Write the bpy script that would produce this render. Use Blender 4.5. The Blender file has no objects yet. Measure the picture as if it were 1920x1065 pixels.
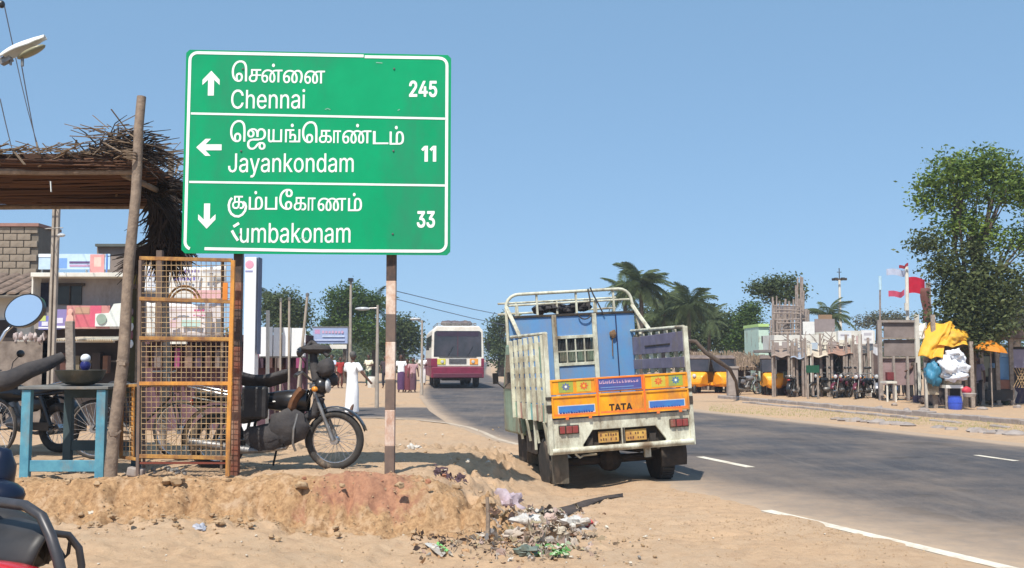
import bpy, bmesh, math, random
import numpy as np
from mathutils import Vector, Matrix, noise, Euler
rnd = random.Random(7)
PI = math.pi
sc = bpy.context.scene
COL = bpy.context.collection

# ---------------------------------------------------------------- camera, sky, sun
F = 1900.0; CAMH = 1.6; PITCH = math.atan((672-532.5)/F)
cam_d = bpy.data.cameras.new('camera'); cam = bpy.data.objects.new('camera', cam_d); COL.objects.link(cam)
cam.location = (0, 0, CAMH); cam.rotation_euler = (PI/2+PITCH, 0, 0)
cam_d.sensor_width = 36; cam_d.lens = 36*F/1920; cam_d.clip_start = .05; cam_d.clip_end = 3000
sc.camera = cam
SUN_AZ = math.atan2(-.32, -.947)          # where the sun stands (x, y): behind the camera, to its left
SUN_EL = math.radians(56)
world = bpy.data.worlds.new('World'); sc.world = world; world.use_nodes = True
wn = world.node_tree.nodes; wl = world.node_tree.links; wn.clear()
sky = wn.new('ShaderNodeTexSky'); sky.sky_type = 'NISHITA'; sky.sun_disc = False
sky.sun_elevation = SUN_EL; sky.sun_rotation = math.atan2(-.32, -.947) 
sky.altitude = 60; sky.air_density = 1.0; sky.dust_density = .7; sky.ozone_density = 2.2
bg = wn.new('ShaderNodeBackground'); bg.inputs[1].default_value = .13
wo = wn.new('ShaderNodeOutputWorld'); stc = wn.new('ShaderNodeTexCoord'); sad = wn.new('ShaderNodeVectorMath'); sad.operation = 'ADD'; sad.inputs[1].default_value = (0, 0, .11)
wl.new(stc.outputs['Generated'], sad.inputs[0]); snm = wn.new('ShaderNodeVectorMath'); snm.operation = 'NORMALIZE'; wl.new(sad.outputs[0], snm.inputs[0]); wl.new(snm.outputs[0], sky.inputs[0])
smx = wn.new('ShaderNodeMix'); smx.data_type = 'RGBA'; smx.inputs[0].default_value = .40; smx.inputs[7].default_value = (1.95, 3.75, 5.6, 1)   # even pale haze over the whole sky
wl.new(sky.outputs[0], smx.inputs[6]); wl.new(smx.outputs[2], bg.inputs[0]); wl.new(bg.outputs[0], wo.inputs[0])
sd = bpy.data.lights.new('sun', 'SUN'); sd.energy = 4.6; sd.angle = math.radians(.6); sd.color = (1, .95, .86)
so = bpy.data.objects.new('sun', sd); COL.objects.link(so)
sdir = Vector((-.32*math.cos(SUN_EL), -.947*math.cos(SUN_EL), math.sin(SUN_EL))).normalized()
so.rotation_euler = sdir.to_track_quat('Z', 'Y').to_euler(); so.location = (-8, -12, 20)
sc.view_settings.view_transform = 'Standard'; sc.view_settings.look = 'None'
sc.view_settings.exposure = .30; sc.view_settings.gamma = 1; sc.view_settings.use_curve_mapping = False

# ---------------------------------------------------------------- helpers
def W(px, py, Y):                        # the point that the photo shows at a pixel, at distance Y
    x = (px-960)/F; y = (532.5-py)/F
    d = Vector((x, math.cos(PITCH)-y*math.sin(PITCH), math.sin(PITCH)+y*math.cos(PITCH)))
    return Vector((0, 0, CAMH)) + d*(Y/d.y)
def G(px, py, z=0.0):                    # the ground point at a pixel
    x = (px-960)/F; y = (532.5-py)/F
    d = Vector((x, math.cos(PITCH)-y*math.sin(PITCH), math.sin(PITCH)+y*math.cos(PITCH)))
    return Vector((0, 0, CAMH)) + d*((z-CAMH)/d.z)
def sm(t):
    t = max(0., min(1., t)); return t*t*(3-2*t)
def lin(c):
    if c == 0: return (0, 0, 0)
    return tuple((v/255/12.92 if v/255 <= .04045 else ((v/255+.055)/1.055)**2.4) for v in c)
def n2(x, y, s=1., o=0.): return noise.noise(Vector((x*s+o, y*s-o, o*.7)))

_M = {}
def mat(name, c1, c2=None, scale=6., rough=.7, bump=0., bscale=None, metal=0., spec=.4, dirt=None, dirt_amt=.0, emit=None, island=False, detail=6, coat=0., trans=0.):
    if name in _M: return _M[name]
    m = bpy.data.materials.new(name); m.use_nodes = True; nt = m.node_tree; N = nt.nodes; L = nt.links
    b = N['Principled BSDF']; b.inputs['Roughness'].default_value = rough; b.inputs['Metallic'].default_value = metal
    b.inputs['Specular IOR Level'].default_value = spec
    if coat: b.inputs['Coat Weight'].default_value = coat; b.inputs['Coat Roughness'].default_value = .15
    if c2 is None: c2 = tuple(v*.78 for v in c1)
    tc = N.new('ShaderNodeTexCoord')
    if island:
        g = N.new('ShaderNodeNewGeometry'); src = g.outputs['Random Per Island']
    else:
        nz = N.new('ShaderNodeTexNoise'); nz.inputs['Scale'].default_value = scale; nz.inputs['Detail'].default_value = detail
        nz.inputs['Roughness'].default_value = .65
        L.new(tc.outputs['Object'], nz.inputs['Vector'])
        r = N.new('ShaderNodeValToRGB'); r.color_ramp.elements[0].position = .35; r.color_ramp.elements[1].position = .65
        L.new(nz.outputs['Fac'], r.inputs[0]); src = r.outputs[0]
    mx = N.new('ShaderNodeMix'); mx.data_type = 'RGBA'
    mx.inputs[6].default_value = (*c1, 1); mx.inputs[7].default_value = (*c2, 1); L.new(src, mx.inputs[0])
    out = mx.outputs[2]
    if dirt_amt:
        nz2 = N.new('ShaderNodeTexNoise'); nz2.inputs['Scale'].default_value = scale*.37; nz2.inputs['Detail'].default_value = 9; nz2.inputs['Roughness'].default_value = .75
        mpp = N.new('ShaderNodeMapping'); mpp.inputs['Scale'].default_value = (1, 1, .38); L.new(tc.outputs['Object'], mpp.inputs[0]); L.new(mpp.outputs[0], nz2.inputs['Vector'])
        r2 = N.new('ShaderNodeValToRGB'); r2.color_ramp.elements[0].position = .62-dirt_amt*.35; r2.color_ramp.elements[1].position = .72-dirt_amt*.15
        L.new(nz2.outputs['Fac'], r2.inputs[0])
        mx2 = N.new('ShaderNodeMix'); mx2.data_type = 'RGBA'; L.new(r2.outputs[0], mx2.inputs[0]); L.new(out, mx2.inputs[6])
        mx2.inputs[7].default_value = (*(dirt or (.28, .2, .13)), 1); out = mx2.outputs[2]
    L.new(out, b.inputs['Base Color'])
    if bump:
        nb = N.new('ShaderNodeTexNoise'); nb.inputs['Scale'].default_value = bscale or scale*3; nb.inputs['Detail'].default_value = 5
        L.new(tc.outputs['Object'], nb.inputs['Vector'])
        bp = N.new('ShaderNodeBump'); bp.inputs['Strength'].default_value = bump; bp.inputs['Distance'].default_value = .02
        L.new(nb.outputs['Fac'], bp.inputs['Height']); L.new(bp.outputs[0], b.inputs['Normal'])
    if trans:
        tr = N.new('ShaderNodeBsdfTranslucent'); L.new(out, tr.inputs[0])
        ms = N.new('ShaderNodeMixShader'); ms.inputs[0].default_value = trans
        L.new(b.outputs[0], ms.inputs[1]); L.new(tr.outputs[0], ms.inputs[2]); L.new(ms.outputs[0], N['Material Output'].inputs[0])
    _M[name] = m; return m
def paint(name, rgb=None, rough=.45, dirt=.0, **k):
    if name in _M: return _M[name]
    c = lin(rgb); return mat(name, c, tuple(v*.85 for v in c), rough=rough, dirt_amt=dirt, **k)

def frame_of(d):
    d = d.normalized(); up = Vector((0, 0, 1)) if abs(d.z) < .95 else Vector((1, 0, 0))
    a = d.cross(up).normalized(); return a, a.cross(d).normalized()
class MB:
    def __init__(s, M=None): s.v = []; s.f = []; s.m = []; s.M = M; s.mi = 0
    def add(s, vs, fs, mi=None):
        o = len(s.v)
        if s.M is not None: vs = [s.M @ Vector(v) for v in vs]
        s.v += [tuple(v) for v in vs]; s.f += [tuple(i+o for i in f) for f in fs]; s.m += [s.mi if mi is None else mi]*len(fs); return s
    def box(s, c, d, R=None, mi=None):
        x, y, z = d[0]/2, d[1]/2, d[2]/2; c = Vector(c)
        vs = [Vector((a*x, b*y, e*z)) for e in (-1, 1) for b in (-1, 1) for a in (-1, 1)]
        if R is not None: vs = [R @ v for v in vs]
        return s.add([c+v for v in vs], [(0,2,3,1),(4,5,7,6),(0,1,5,4),(2,6,7,3),(0,4,6,2),(1,3,7,5)], mi)
    def bx(s, x0, x1, y0, y1, z0, z1, mi=None): return s.box(((x0+x1)/2, (y0+y1)/2, (z0+z1)/2), (x1-x0, y1-y0, z1-z0), mi=mi)
    def beam(s, p, q, w, h=None, mi=None, up=None):
        p, q = Vector(p), Vector(q); h = h or w; a, b = frame_of(q-p)
        if up is not None:
            a = (q-p).cross(Vector(up)).normalized(); b = a.cross((q-p)).normalized()
        vs = [c+a*i*w/2+b*j*h/2 for c in (p, q) for j in (-1, 1) for i in (-1, 1)]
        return s.add(vs, [(0,2,3,1),(4,5,7,6),(0,1,5,4),(2,6,7,3),(0,4,6,2),(1,3,7,5)], mi)
    def path(s, pts, r, n=8, mi=None, caps=True, closed=False):
        pts = [Vector(p) for p in pts]; k = len(pts)
        if not hasattr(r, '__len__'): r = [r]*k
        vs = []; a = None
        for i, p in enumerate(pts):
            if closed: d = pts[(i+1) % k]-pts[i-1]
            else: d = pts[min(i+1, k-1)]-pts[max(i-1, 0)]
            if d.length < 1e-9: d = Vector((0, 0, 1))
            d.normalize()
            if a is None: a, b = frame_of(d)
            else:
                a = (a-d*a.dot(d));
                a = a.normalized() if a.length > 1e-6 else frame_of(d)[0]
                b = a.cross(d)
            for j in range(n):
                t = 2*PI*j/n; vs.append(p+(a*math.cos(t)+b*math.sin(t))*r[i])
        fs = []
        for i in range(k if closed else k-1):
            i2 = (i+1) % k
            for j in range(n): fs.append((i*n+j, i*n+(j+1) % n, i2*n+(j+1) % n, i2*n+j))
        if caps and not closed: fs += [tuple(range(n))[::-1], tuple((k-1)*n+j for j in range(n))]
        return s.add(vs, fs, mi)
    def tube(s, p, q, r, r2=None, n=8, mi=None): return s.path([p, q], [r, r if r2 is None else r2], n, mi)
    def ring(s, c, R, r, ax=(1, 0, 0), n=24, m=8, mi=None, sq=1., a0=0, a1=2*PI):
        a, b = frame_of(Vector(ax)); c = Vector(c); full = abs(a1-a0-2*PI) < 1e-6
        k = n if full else n+1
        pts = [c+(a*math.cos(a0+(a1-a0)*i/n)+b*math.sin(a0+(a1-a0)*i/n))*R for i in range(k)]
        return s.path(pts, r, m, mi, closed=full)
    def lathe(s, prof, c=(0, 0, 0), n=16, ax=None, mi=None):
        c = Vector(c); R = Vector(ax).to_track_quat('Z', 'Y').to_matrix() if ax else Matrix.Identity(3)
        vs = [c+R @ Vector((r*math.cos(2*PI*j/n), r*math.sin(2*PI*j/n), z)) for r, z in prof for j in range(n)]
        fs = [(i*n+j, i*n+(j+1) % n, (i+1)*n+(j+1) % n, (i+1)*n+j) for i in range(len(prof)-1) for j in range(n)]
        if prof[0][0] > 1e-4: fs.append(tuple(range(n))[::-1])
        if prof[-1][0] > 1e-4: fs.append(tuple((len(prof)-1)*n+j for j in range(n)))
        return s.add(vs, fs, mi)
    def ell(s, c, r, n=12, m=8, R=None, mi=None, warp=0., seed=0):
        if not hasattr(r, '__len__'): r = (r, r, r)
        vs = []; c = Vector(c)
        for i in range(m+1):
            for j in range(n):
                t = PI*i/m; u = 2*PI*j/n; v = Vector((math.sin(t)*math.cos(u), math.sin(t)*math.sin(u), -math.cos(t)))
                if warp: v *= 1+warp*noise.noise(v*1.7+Vector((seed*3.1, seed, 0)))
                v = Vector((v.x*r[0], v.y*r[1], v.z*r[2]))
                if R is not None: v = R @ v
                vs.append(c+v)
        return s.add(vs, [(i*n+j, i*n+(j+1) % n, (i+1)*n+(j+1) % n, (i+1)*n+j) for i in range(m) for j in range(n)], mi)
    def prism(s, poly, o, u, v, w, mi=None):       # polygon in the plane o + a*u + b*v, extruded along w
        o, u, v, w = map(Vector, (o, u, v, w)); n = len(poly)
        vs = [o+u*a+v*b for a, b in poly]+[o+u*a+v*b+w for a, b in poly]
        return s.add(vs, [tuple(range(n)), tuple(range(2*n-1, n-1, -1))]+[(i, (i+1) % n, (i+1) % n+n, i+n)[::-1] for i in range(n)], mi)
    def grid(s, fn, nu, nv, mi=None):
        vs = [fn(i/nu, j/nv) for j in range(nv+1) for i in range(nu+1)]
        return s.add(vs, [(j*(nu+1)+i, j*(nu+1)+i+1, (j+1)*(nu+1)+i+1, (j+1)*(nu+1)+i) for j in range(nv) for i in range(nu)], mi)
    def prect(s, x0, y0, x1, y1, Y, dep, mi=None): # box whose front face covers a rectangle of the photo at distance Y
        a = W(x0, y1, Y); b = W(x1, y0, Y); return s.bx(a.x, b.x, Y, Y+dep, a.z, b.z, mi)
    def build(s, name, mats, parent=None, smooth=None, bevel=0., local=False, sub=0, label=None, kind=None, solid=0):
        if not isinstance(mats, (list, tuple)): mats = [mats]
        vs = [Vector(v) for v in s.v]; loc = Vector()
        if parent is not None:
            if not local:
                Mi = wm(parent).inverted(); vs = [Mi @ v for v in vs]
        elif not local:
            lo = [min(v[i] for v in vs) for i in range(3)]; hi = [max(v[i] for v in vs) for i in range(3)]
            loc = Vector(((lo[0]+hi[0])/2, (lo[1]+hi[1])/2, lo[2])); vs = [v-loc for v in vs]
        me = bpy.data.meshes.new(name); me.from_pydata([tuple(v) for v in vs], [], s.f)
        for m in mats: me.materials.append(m)
        if len(mats) > 1: me.polygons.foreach_set('material_index', s.m)
        fix(me)
        if smooth is not None:
            me.shade_smooth(); me.set_sharp_from_angle(angle=math.radians(smooth))
        o = bpy.data.objects.new(name, me); COL.objects.link(o); o.location = loc
        if parent is not None: o.parent = parent
        if bevel:
            b = o.modifiers.new('bevel', 'BEVEL'); b.width = bevel; b.segments = 2; b.limit_method = 'ANGLE'; b.angle_limit = .6
        if solid:
            b = o.modifiers.new('solid', 'SOLIDIFY'); b.thickness = solid
        if sub:
            b = o.modifiers.new('sub', 'SUBSURF'); b.levels = sub; b.render_levels = sub
        if label: o['label'] = label
        if kind: o['kind'] = kind
        return o
def fix(me):
    me.update(); me.validate()
    bm = bmesh.new(); bm.from_mesh(me); bmesh.ops.recalc_face_normals(bm, faces=bm.faces); bm.to_mesh(me); bm.free()
def wm(o):
    m = Matrix.LocRotScale(o.location, o.rotation_euler, o.scale)
    return wm(o.parent) @ m if o.parent else m
def thing(name, label, cat, loc=(0, 0, 0), rot=(0, 0, 0), group=None, scale=1.):
    o = bpy.data.objects.new(name, None); COL.objects.link(o); o.location = loc; o.rotation_euler = rot; o.scale = (scale,)*3
    o.empty_display_size = .2; return tag(o, label, cat, group)
def tag(o, label=None, cat=None, group=None, kind=None):
    if label: o['label'] = label
    if cat: o['category'] = cat
    if group: o['group'] = group
    if kind: o['kind'] = kind
    return o
KIDS = {}
def copy_tree(o, loc=None, rot=None, label=None, scale=None, mats=None):
    m = {}
    for x in bpy.data.objects:
        if x.parent is not None: m.setdefault(x.parent.name, []).append(x)
    def cp(a, par):
        c = a.copy(); COL.objects.link(c)
        if par is not None: c.parent = par
        if mats and c.type == 'MESH' and any(k in [mm.name for mm in c.data.materials] for k in mats):
            key = (c.data.name,)+tuple(sorted((k, v.name) for k, v in mats.items()))
            if key not in KIDS:
                d = c.data.copy()
                for i, mm in enumerate(d.materials):
                    if mm.name in mats: d.materials[i] = mats[mm.name]
                KIDS[key] = d
            c.data = KIDS[key]
        for ch in m.get(a.name, []): cp(ch, c)
        return c
    c = cp(o, None)
    if loc is not None: c.location = loc
    if rot is not None: c.rotation_euler = rot
    if label: c['label'] = label
    if scale: c.scale = (scale,)*3
    return c
def np_mesh(name, V, nper, mat_, parent=None, loc=None):
    n = len(V)//nper; me = bpy.data.meshes.new(name); me.vertices.add(len(V)); V = np.asarray(V, dtype=np.float32)
    if parent is not None:
        Mi = np.array(wm(parent).inverted()); V = V @ Mi[:3, :3].T+Mi[:3, 3]
    me.vertices.foreach_set('co', V.astype(np.float32).ravel()); me.loops.add(n*nper); me.loops.foreach_set('vertex_index', np.arange(n*nper))
    me.polygons.add(n); me.polygons.foreach_set('loop_start', np.arange(n)*nper); me.polygons.foreach_set('loop_total', np.full(n, nper))
    me.update(); me.materials.append(mat_)
    o = bpy.data.objects.new(name, me); COL.objects.link(o)
    if parent is not None: o.parent = parent
    return o
import os
try: FONT = bpy.data.fonts.load(os.path.join(bpy.utils.system_resource('DATAFILES', path='fonts'), 'Inter.woff2'))
except Exception: FONT = None
def txt_mesh(s, bold=0., rows=54):                # lettering outlines filled as thin slabs, with strokes widened by bold
    key = (s, bold)
    if key in KIDS: return KIDS[key]
    c = bpy.data.curves.new('lettering', 'FONT'); c.body = s; c.size = 1
    if FONT and ord(s[0]) < 128: c.font = FONT
    o = bpy.data.objects.new('lettering', c); COL.objects.link(o); bpy.context.view_layer.update()
    cu = o.to_curve(bpy.context.evaluated_depsgraph_get()); edges = []
    for sp in cu.splines:
        bp = sp.bezier_points; P = []; n = len(bp)
        for i in range(n):
            a, b = bp[i], bp[(i+1) % n]; p0, p1, p2, p3 = a.co, a.handle_right, b.handle_left, b.co
            for k in range(5):
                t = k/5; P.append((p0*(1-t)**3+p1*3*t*(1-t)**2+p2*3*t*t*(1-t)+p3*t**3)[:2])
        edges += [(P[i], P[(i+1) % len(P)]) for i in range(len(P))]
    o.to_curve_clear(); bpy.data.objects.remove(o); bpy.data.curves.remove(c)
    y0 = min(e[0][1] for e in edges); y1 = max(e[0][1] for e in edges); h = (y1-y0)/rows; iv = []
    for r in range(rows):
        y = y0+(r+.5)*h; cr = []
        for (ax, ay), (bx_, by) in edges:
            if (ay <= y) != (by <= y): cr.append((ax+(bx_-ax)*(y-ay)/(by-ay), 1 if by > ay else -1))
        cr.sort(); w = 0; row = []
        for x, d in cr:
            if w == 0: st = x
            w += d
            if w == 0: row.append((st, x))
        iv.append(row)
    V = []; Fc = []; m = int(bold/h) if bold else 0
    for r in range(-m, rows+m):
        it = []
        for k in range(-m, m+1):
            if 0 <= r+k < rows: e = math.sqrt(max(0, bold*bold-(k*h)**2)); it += [(a-e, b+e) for a, b in iv[r+k]]
        it.sort(); mg = []
        for a, b in it:
            if mg and a <= mg[-1][1]: mg[-1][1] = max(mg[-1][1], b)
            else: mg.append([a, b])
        for a, b in mg:
            n = len(V); V += [Vector((a, y0+r*h, 0)), Vector((b, y0+r*h, 0)), Vector((b, y0+(r+1)*h, 0)), Vector((a, y0+(r+1)*h, 0))]; Fc.append((n, n+1, n+2, n+3))
    KIDS[key] = (V, Fc); return V, Fc
def put_text(mb, s, fit, to3, bold=0.):           # fit = (x0, y0, x1, y1) box that the ink fills, to3 maps (x, y) to space
    V, Fc = txt_mesh(s, bold)
    a = min(v.x for v in V); b = max(v.x for v in V); c = min(v.y for v in V); d = max(v.y for v in V)
    x0, y0, x1, y1 = fit
    mb.add([to3(x0+(v.x-a)/(b-a)*(x1-x0), y1-(v.y-c)/max(d-c, 1e-6)*(y1-y0)) for v in V], Fc)

# ---------------------------------------------------------------- shape of the ground
def EL(y): return float(np.interp(y, [-5, 4, 7.7, 10.9, 15.6, 19.9, 24, 31, 42, 52, 70, 110, 400], [8.4, 5.2, 3.79, 2.58, 1.1, -.26, -1.3, -2.4, -3.7, -4.6, -5.6, -7, -16]))
def ER(y): return float(np.interp(y, [-5, 4, 8, 18.65, 31, 42, 52, 70, 110, 400], [17.5, 14.2, 12.9, 9.4, 5.6, 3.4, 1.8, -.6, -2.6, -9]))
def SE(x): return float(np.interp(x, [-60, -20, -6, -2.55, -1.3, -.26], [30, 29, 28, 26.9, 24.7, 19.9]))
TYAW = math.radians(12); TO = Vector((.54, 12.72, -.10))
def H(x, y):
    fl = .12*n2(x, 0, 1.3, 3)+.05*n2(x, 0, 5, 9)
    right = sm((x+3.4)/2.2)
    left = 1-sm((x+2.6)/1.9); yb = 9.12+fl+.12*right+.10*left; w = .60-.32*right*(.6+.4*n2(x, 1, 2, 4))
    top = sm((y-yb)/w); back = 1-sm((y-12.2)/7.5)
    side = 1-sm((x+1.15-.10*(y-10)+.2*n2(y, x, 1.1, 8))/1.7)
    k = top*side*back
    z = .43*k+(1-k)*.14*left*(1-sm((y-12)/5))
    z += .07*math.exp(-((x+1.25)/.75)**2-((y-9.72)/.22)**2)*(1+.5*n2(x, y, 5))
    near = sm((-1.0-x)/.5)*(1-sm((y-4.6)/1.4)); z = z*(1-near)+.45*near
    e = EL(y)
    calm = sm((e-.15-x)/.9) if y < 300 else 0
    # hollow in the shoulder where the truck's left wheels stand
    lx = (x-TO.x)*math.cos(TYAW)+(y-TO.y)*math.sin(TYAW); ly = -(x-TO.x)*math.sin(TYAW)+(y-TO.y)*math.cos(TYAW)
    m = sm((lx+1.1)/.9)*(1-sm((lx-.3)/1.2))*sm((ly+1.2)/1.0)*(1-sm((ly-4.2)/1.5))
    z -= (.10+.025*ly)*m*(1-k)*sm((e-.15-x)/.4)
    if x < 0: calm *= 1-sm((y-SE(x)+.9)/.6)*(1-sm((y-34.2)/.6))
    dist = math.hypot(x, y)
    if dist < 45 and x < e:
        rough = calm*(.25+.75*max(sm((y-yb+.5)/.4)*(1-sm((y-yb-w-.4)/.5))*side, .15))
        z += rough*(.10*n2(x, y, 2.2, 2)*.5+.065*n2(x, y, 7, 5)+.04*n2(x, y, 17, 1))*(1.15 if k < .98 else .6)
        z += calm*.035*n2(x, y, .8, 7)
    if k > .03 and k < .97 and x < 0: z -= k*(1-k)*4*.11*max(0, 1-abs(n2(x*3.2, y*1.6, 1, 12)+.35*n2(x*11, y*6, 1, 3))*5); z += k*(1-k)*4*(.10*n2(x*6, y*2.2, 1, 6)+.075*n2(x*15, y*4, 1, 2)+.04*n2(x*26, y*20, 1, 4))
    if y < 60: z += (.030+.02*n2(x, y, 2.5, 8))*sm((e+.10+.22*n2(x*.6, y, 1.5, 11)+.08*n2(x, y, 6, 2)-x)/.30)*sm((x-e+2.5)/2)*(1-sm((y-SE(x)+.9)/.5) if x < 0 else 1)
    if 7 < y < 9.3 and x < .6:
        for x0_, am in ((-2.62, 1.), (-1.02, .7)): z -= .022*am*math.exp(-((x-x0_-.10*(y-8)-.08*n2(y, 1, 1.2))/.09)**2)*(1+.5*math.sin(y*55))*sm((9.0-y)/.4)
        z += .02*n2(x, y, 4.5, 31)
    if x > ER(y)+.3 and y < 80: z += .03*sm((x-ER(y)-.3)/1.)+.02*n2(x, y, .9, 4)
    return z

# ---------------------------------------------------------------- ground, roads
def ground_mat():
    m = bpy.data.materials.new('sand'); m.use_nodes = True; nt = m.node_tree; N = nt.nodes; L = nt.links; b = N['Principled BSDF']
    b.inputs['Roughness'].default_value = .95; b.inputs['Specular IOR Level'].default_value = .15
    at = N.new('ShaderNodeAttribute'); at.attribute_name = 'soil'
    tc = N.new('ShaderNodeTexCoord')
    sep = N.new('ShaderNodeSeparateColor'); L.new(at.outputs['Color'], sep.inputs[0])
    def nz(s, d=7, ro=.7):
        n = N.new('ShaderNodeTexNoise'); n.inputs['Scale'].default_value = s; n.inputs['Detail'].default_value = d; n.inputs['Roughness'].default_value = ro
        L.new(tc.outputs['Object'], n.inputs['Vector']); return n.outputs['Fac']
    def ramp(src, a, c):
        r = N.new('ShaderNodeValToRGB'); r.color_ramp.elements[0].position = a; r.color_ramp.elements[1].position = c; L.new(src, r.inputs[0]); return r.outputs[0]
    def mix(fac, A, B, mode='MIX'):
        x = N.new('ShaderNodeMix'); x.data_type = 'RGBA'; x.blend_type = mode
        L.new(fac, x.inputs[0]) if not isinstance(fac, float) else setattr(x.inputs[0], 'default_value', fac)
        for i, v in ((6, A), (7, B)):
            if isinstance(v, tuple): x.inputs[i].default_value = (*v, 1)
            else: L.new(v, x.inputs[i])
        return x.outputs[2]
    c = mix(ramp(nz(.7, 5), .4, .62), (.50, .335, .205), (.455, .325, .215))
    c = mix(ramp(nz(6), .45, .7), c, (.40, .265, .165))
    c = mix(ramp(nz(45, 4), .58, .72), c, (.56, .42, .29))
    c = mix(ramp(nz(90, 3), .62, .7), c, (.24, .16, .10))
    def mulr(a, f):
        q = N.new('ShaderNodeMath'); q.operation = 'MULTIPLY_ADD'; L.new(a, q.inputs[0]); q.inputs[1].default_value = f; q.inputs[2].default_value = 0; return q.outputs[0]
    def noisy(mask, s):
        q = N.new('ShaderNodeMath'); q.operation = 'ADD'; L.new(mask, q.inputs[0]); L.new(nz(s), q.inputs[1]); return ramp(q.outputs[0], .85, 1.15)
    c = mix(noisy(sep.outputs[1], 5), c, mix(ramp(nz(20), .4, .65), (.46, .285, .15), (.25, .145, .075)))
    c = mix(noisy(sep.outputs[0], 3.5), c, mix(ramp(nz(14), .4, .6), (.42, .215, .13), (.30, .15, .095)))
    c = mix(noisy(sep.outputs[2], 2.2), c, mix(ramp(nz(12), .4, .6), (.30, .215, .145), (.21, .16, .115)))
    L.new(c, b.inputs['Base Color'])
    bp = N.new('ShaderNodeBump'); bp.inputs['Strength'].default_value = .55; bp.inputs['Distance'].default_value = .05
    L.new(nz(16, 9, .75), bp.inputs['Height']); L.new(bp.outputs[0], b.inputs['Normal'])
    return m
def lines(segs):
    out = []
    for a, b, s in segs: out += list(np.arange(a, b, s))
    return out
xs = lines([(-900, -200, 100), (-200, -40, 16), (-40, -10, 1.2), (-10, -5, .12), (-5, .8, .032), (.8, 4, .09), (4, 20, .5), (20, 60, 2.5), (60, 240, 18), (240, 1000, 95)])
ys = lines([(-60, -6, 9), (-6, 6.5, .35), (6.5, 8.6, .07), (8.6, 8.95, .036), (8.95, 10.1, .024), (10.1, 11.2, .036), (11.2, 18, .1), (18, 40, .5), (40, 90, 2.5), (90, 300, 15), (300, 1600, 100)])
gv = []; gc = []
for y in ys:
    for x in xs:
        z = H(x, y); gv.append((x, y, z))
        red = math.exp(-((x+1.35)/.85)**2)*sm((y-9.2)/.3)*(1-sm((y-10.1)/.5))*.56
        yb = 9.1; bank = sm((y-8.9)/.25)*(1-sm((y-9.95)/.3))*(1-sm((x-.15)/.5)) * .52
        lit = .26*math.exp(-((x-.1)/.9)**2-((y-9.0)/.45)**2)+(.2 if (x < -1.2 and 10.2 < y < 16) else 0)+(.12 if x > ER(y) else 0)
        gc.append((red, bank, lit, 1))
nx = len(xs); gf = [(j*nx+i, j*nx+i+1, (j+1)*nx+i+1, (j+1)*nx+i) for j in range(len(ys)-1) for i in range(nx-1)]
gm = bpy.data.meshes.new('ground'); gm.from_pydata(gv, [], gf); gm.materials.append(ground_mat())
ca = gm.color_attributes.new('soil', 'FLOAT_COLOR', 'POINT'); ca.data.foreach_set('color', np.array(gc, dtype=np.float32).ravel())
gm.shade_smooth()
ground = bpy.data.objects.new('ground', gm); COL.objects.link(ground); ground['kind'] = 'structure'

def road_mat(name, dusty=1.):
    m = bpy.data.materials.new(name); m.use_nodes = True; nt = m.node_tree; N = nt.nodes; L = nt.links; b = N['Principled BSDF']
    b.inputs['Roughness'].default_value = .85; b.inputs['Specular IOR Level'].default_value = .25
    at = N.new('ShaderNodeAttribute'); at.attribute_name = 'dust'; tc = N.new('ShaderNodeTexCoord')
    def nz(s, d=6, st=(1, 1, 1)):
        mp = N.new('ShaderNodeMapping'); mp.inputs['Scale'].default_value = st; L.new(tc.outputs['Object'], mp.inputs[0])
        n = N.new('ShaderNodeTexNoise'); n.inputs['Scale'].default_value = s; n.inputs['Detail'].default_value = d; n.inputs['Roughness'].default_value = .7
        L.new(mp.outputs[0], n.inputs['Vector']); return n.outputs['Fac']
    def mix(f, A, B):
        x = N.new('ShaderNodeMix'); x.data_type = 'RGBA'; L.new(f, x.inputs[0])
        for i, v in ((6, A), (7, B)):
            if isinstance(v, tuple): x.inputs[i].default_value = (*v, 1)
            else: L.new(v, x.inputs[i])
        return x.outputs[2]
    def ramp(s, a, c):
        r = N.new('ShaderNodeValToRGB'); r.color_ramp.elements[0].position = a; r.color_ramp.elements[1].position = c; L.new(s, r.inputs[0]); return r.outputs[0]
    c = mix(ramp(nz(.8, 5, (1.4, .35, 1)), .35, .7), (.045, .044, .050), (.075, .071, .075))
    c = mix(ramp(nz(60, 3), .5, .75), c, (.14, .133, .13))
    c = mix(ramp(nz(2.6, 8, (2.2, .12, 1)), .5, .66), c, (.098, .09, .088))
    c = mix(ramp(nz(.33, 3), .60, .615), c, (.047, .046, .050))
    q = N.new('ShaderNodeMath'); q.operation = 'MULTIPLY_ADD'; L.new(nz(1.1, 9), q.inputs[0]); q.inputs[1].default_value = .7; q.inputs[2].default_value = -.35
    q2 = N.new('ShaderNodeMath'); q2.operation = 'ADD'; q2.use_clamp = True; L.new(q.outputs[0], q2.inputs[0]); L.new(at.outputs['Fac'], q2.inputs[1])
    c = mix(q2.outputs[0], c, mix(ramp(nz(5), .4, .7), (.42, .305, .21), (.33, .255, .19)))
    L.new(c, b.inputs['Base Color'])
    bp = N.new('ShaderNodeBump'); bp.inputs['Strength'].default_value = .25; bp.inputs['Distance'].default_value = .01
    L.new(nz(70, 3), bp.inputs['Height']); L.new(bp.outputs[0], b.inputs['Normal']); return m
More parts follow.
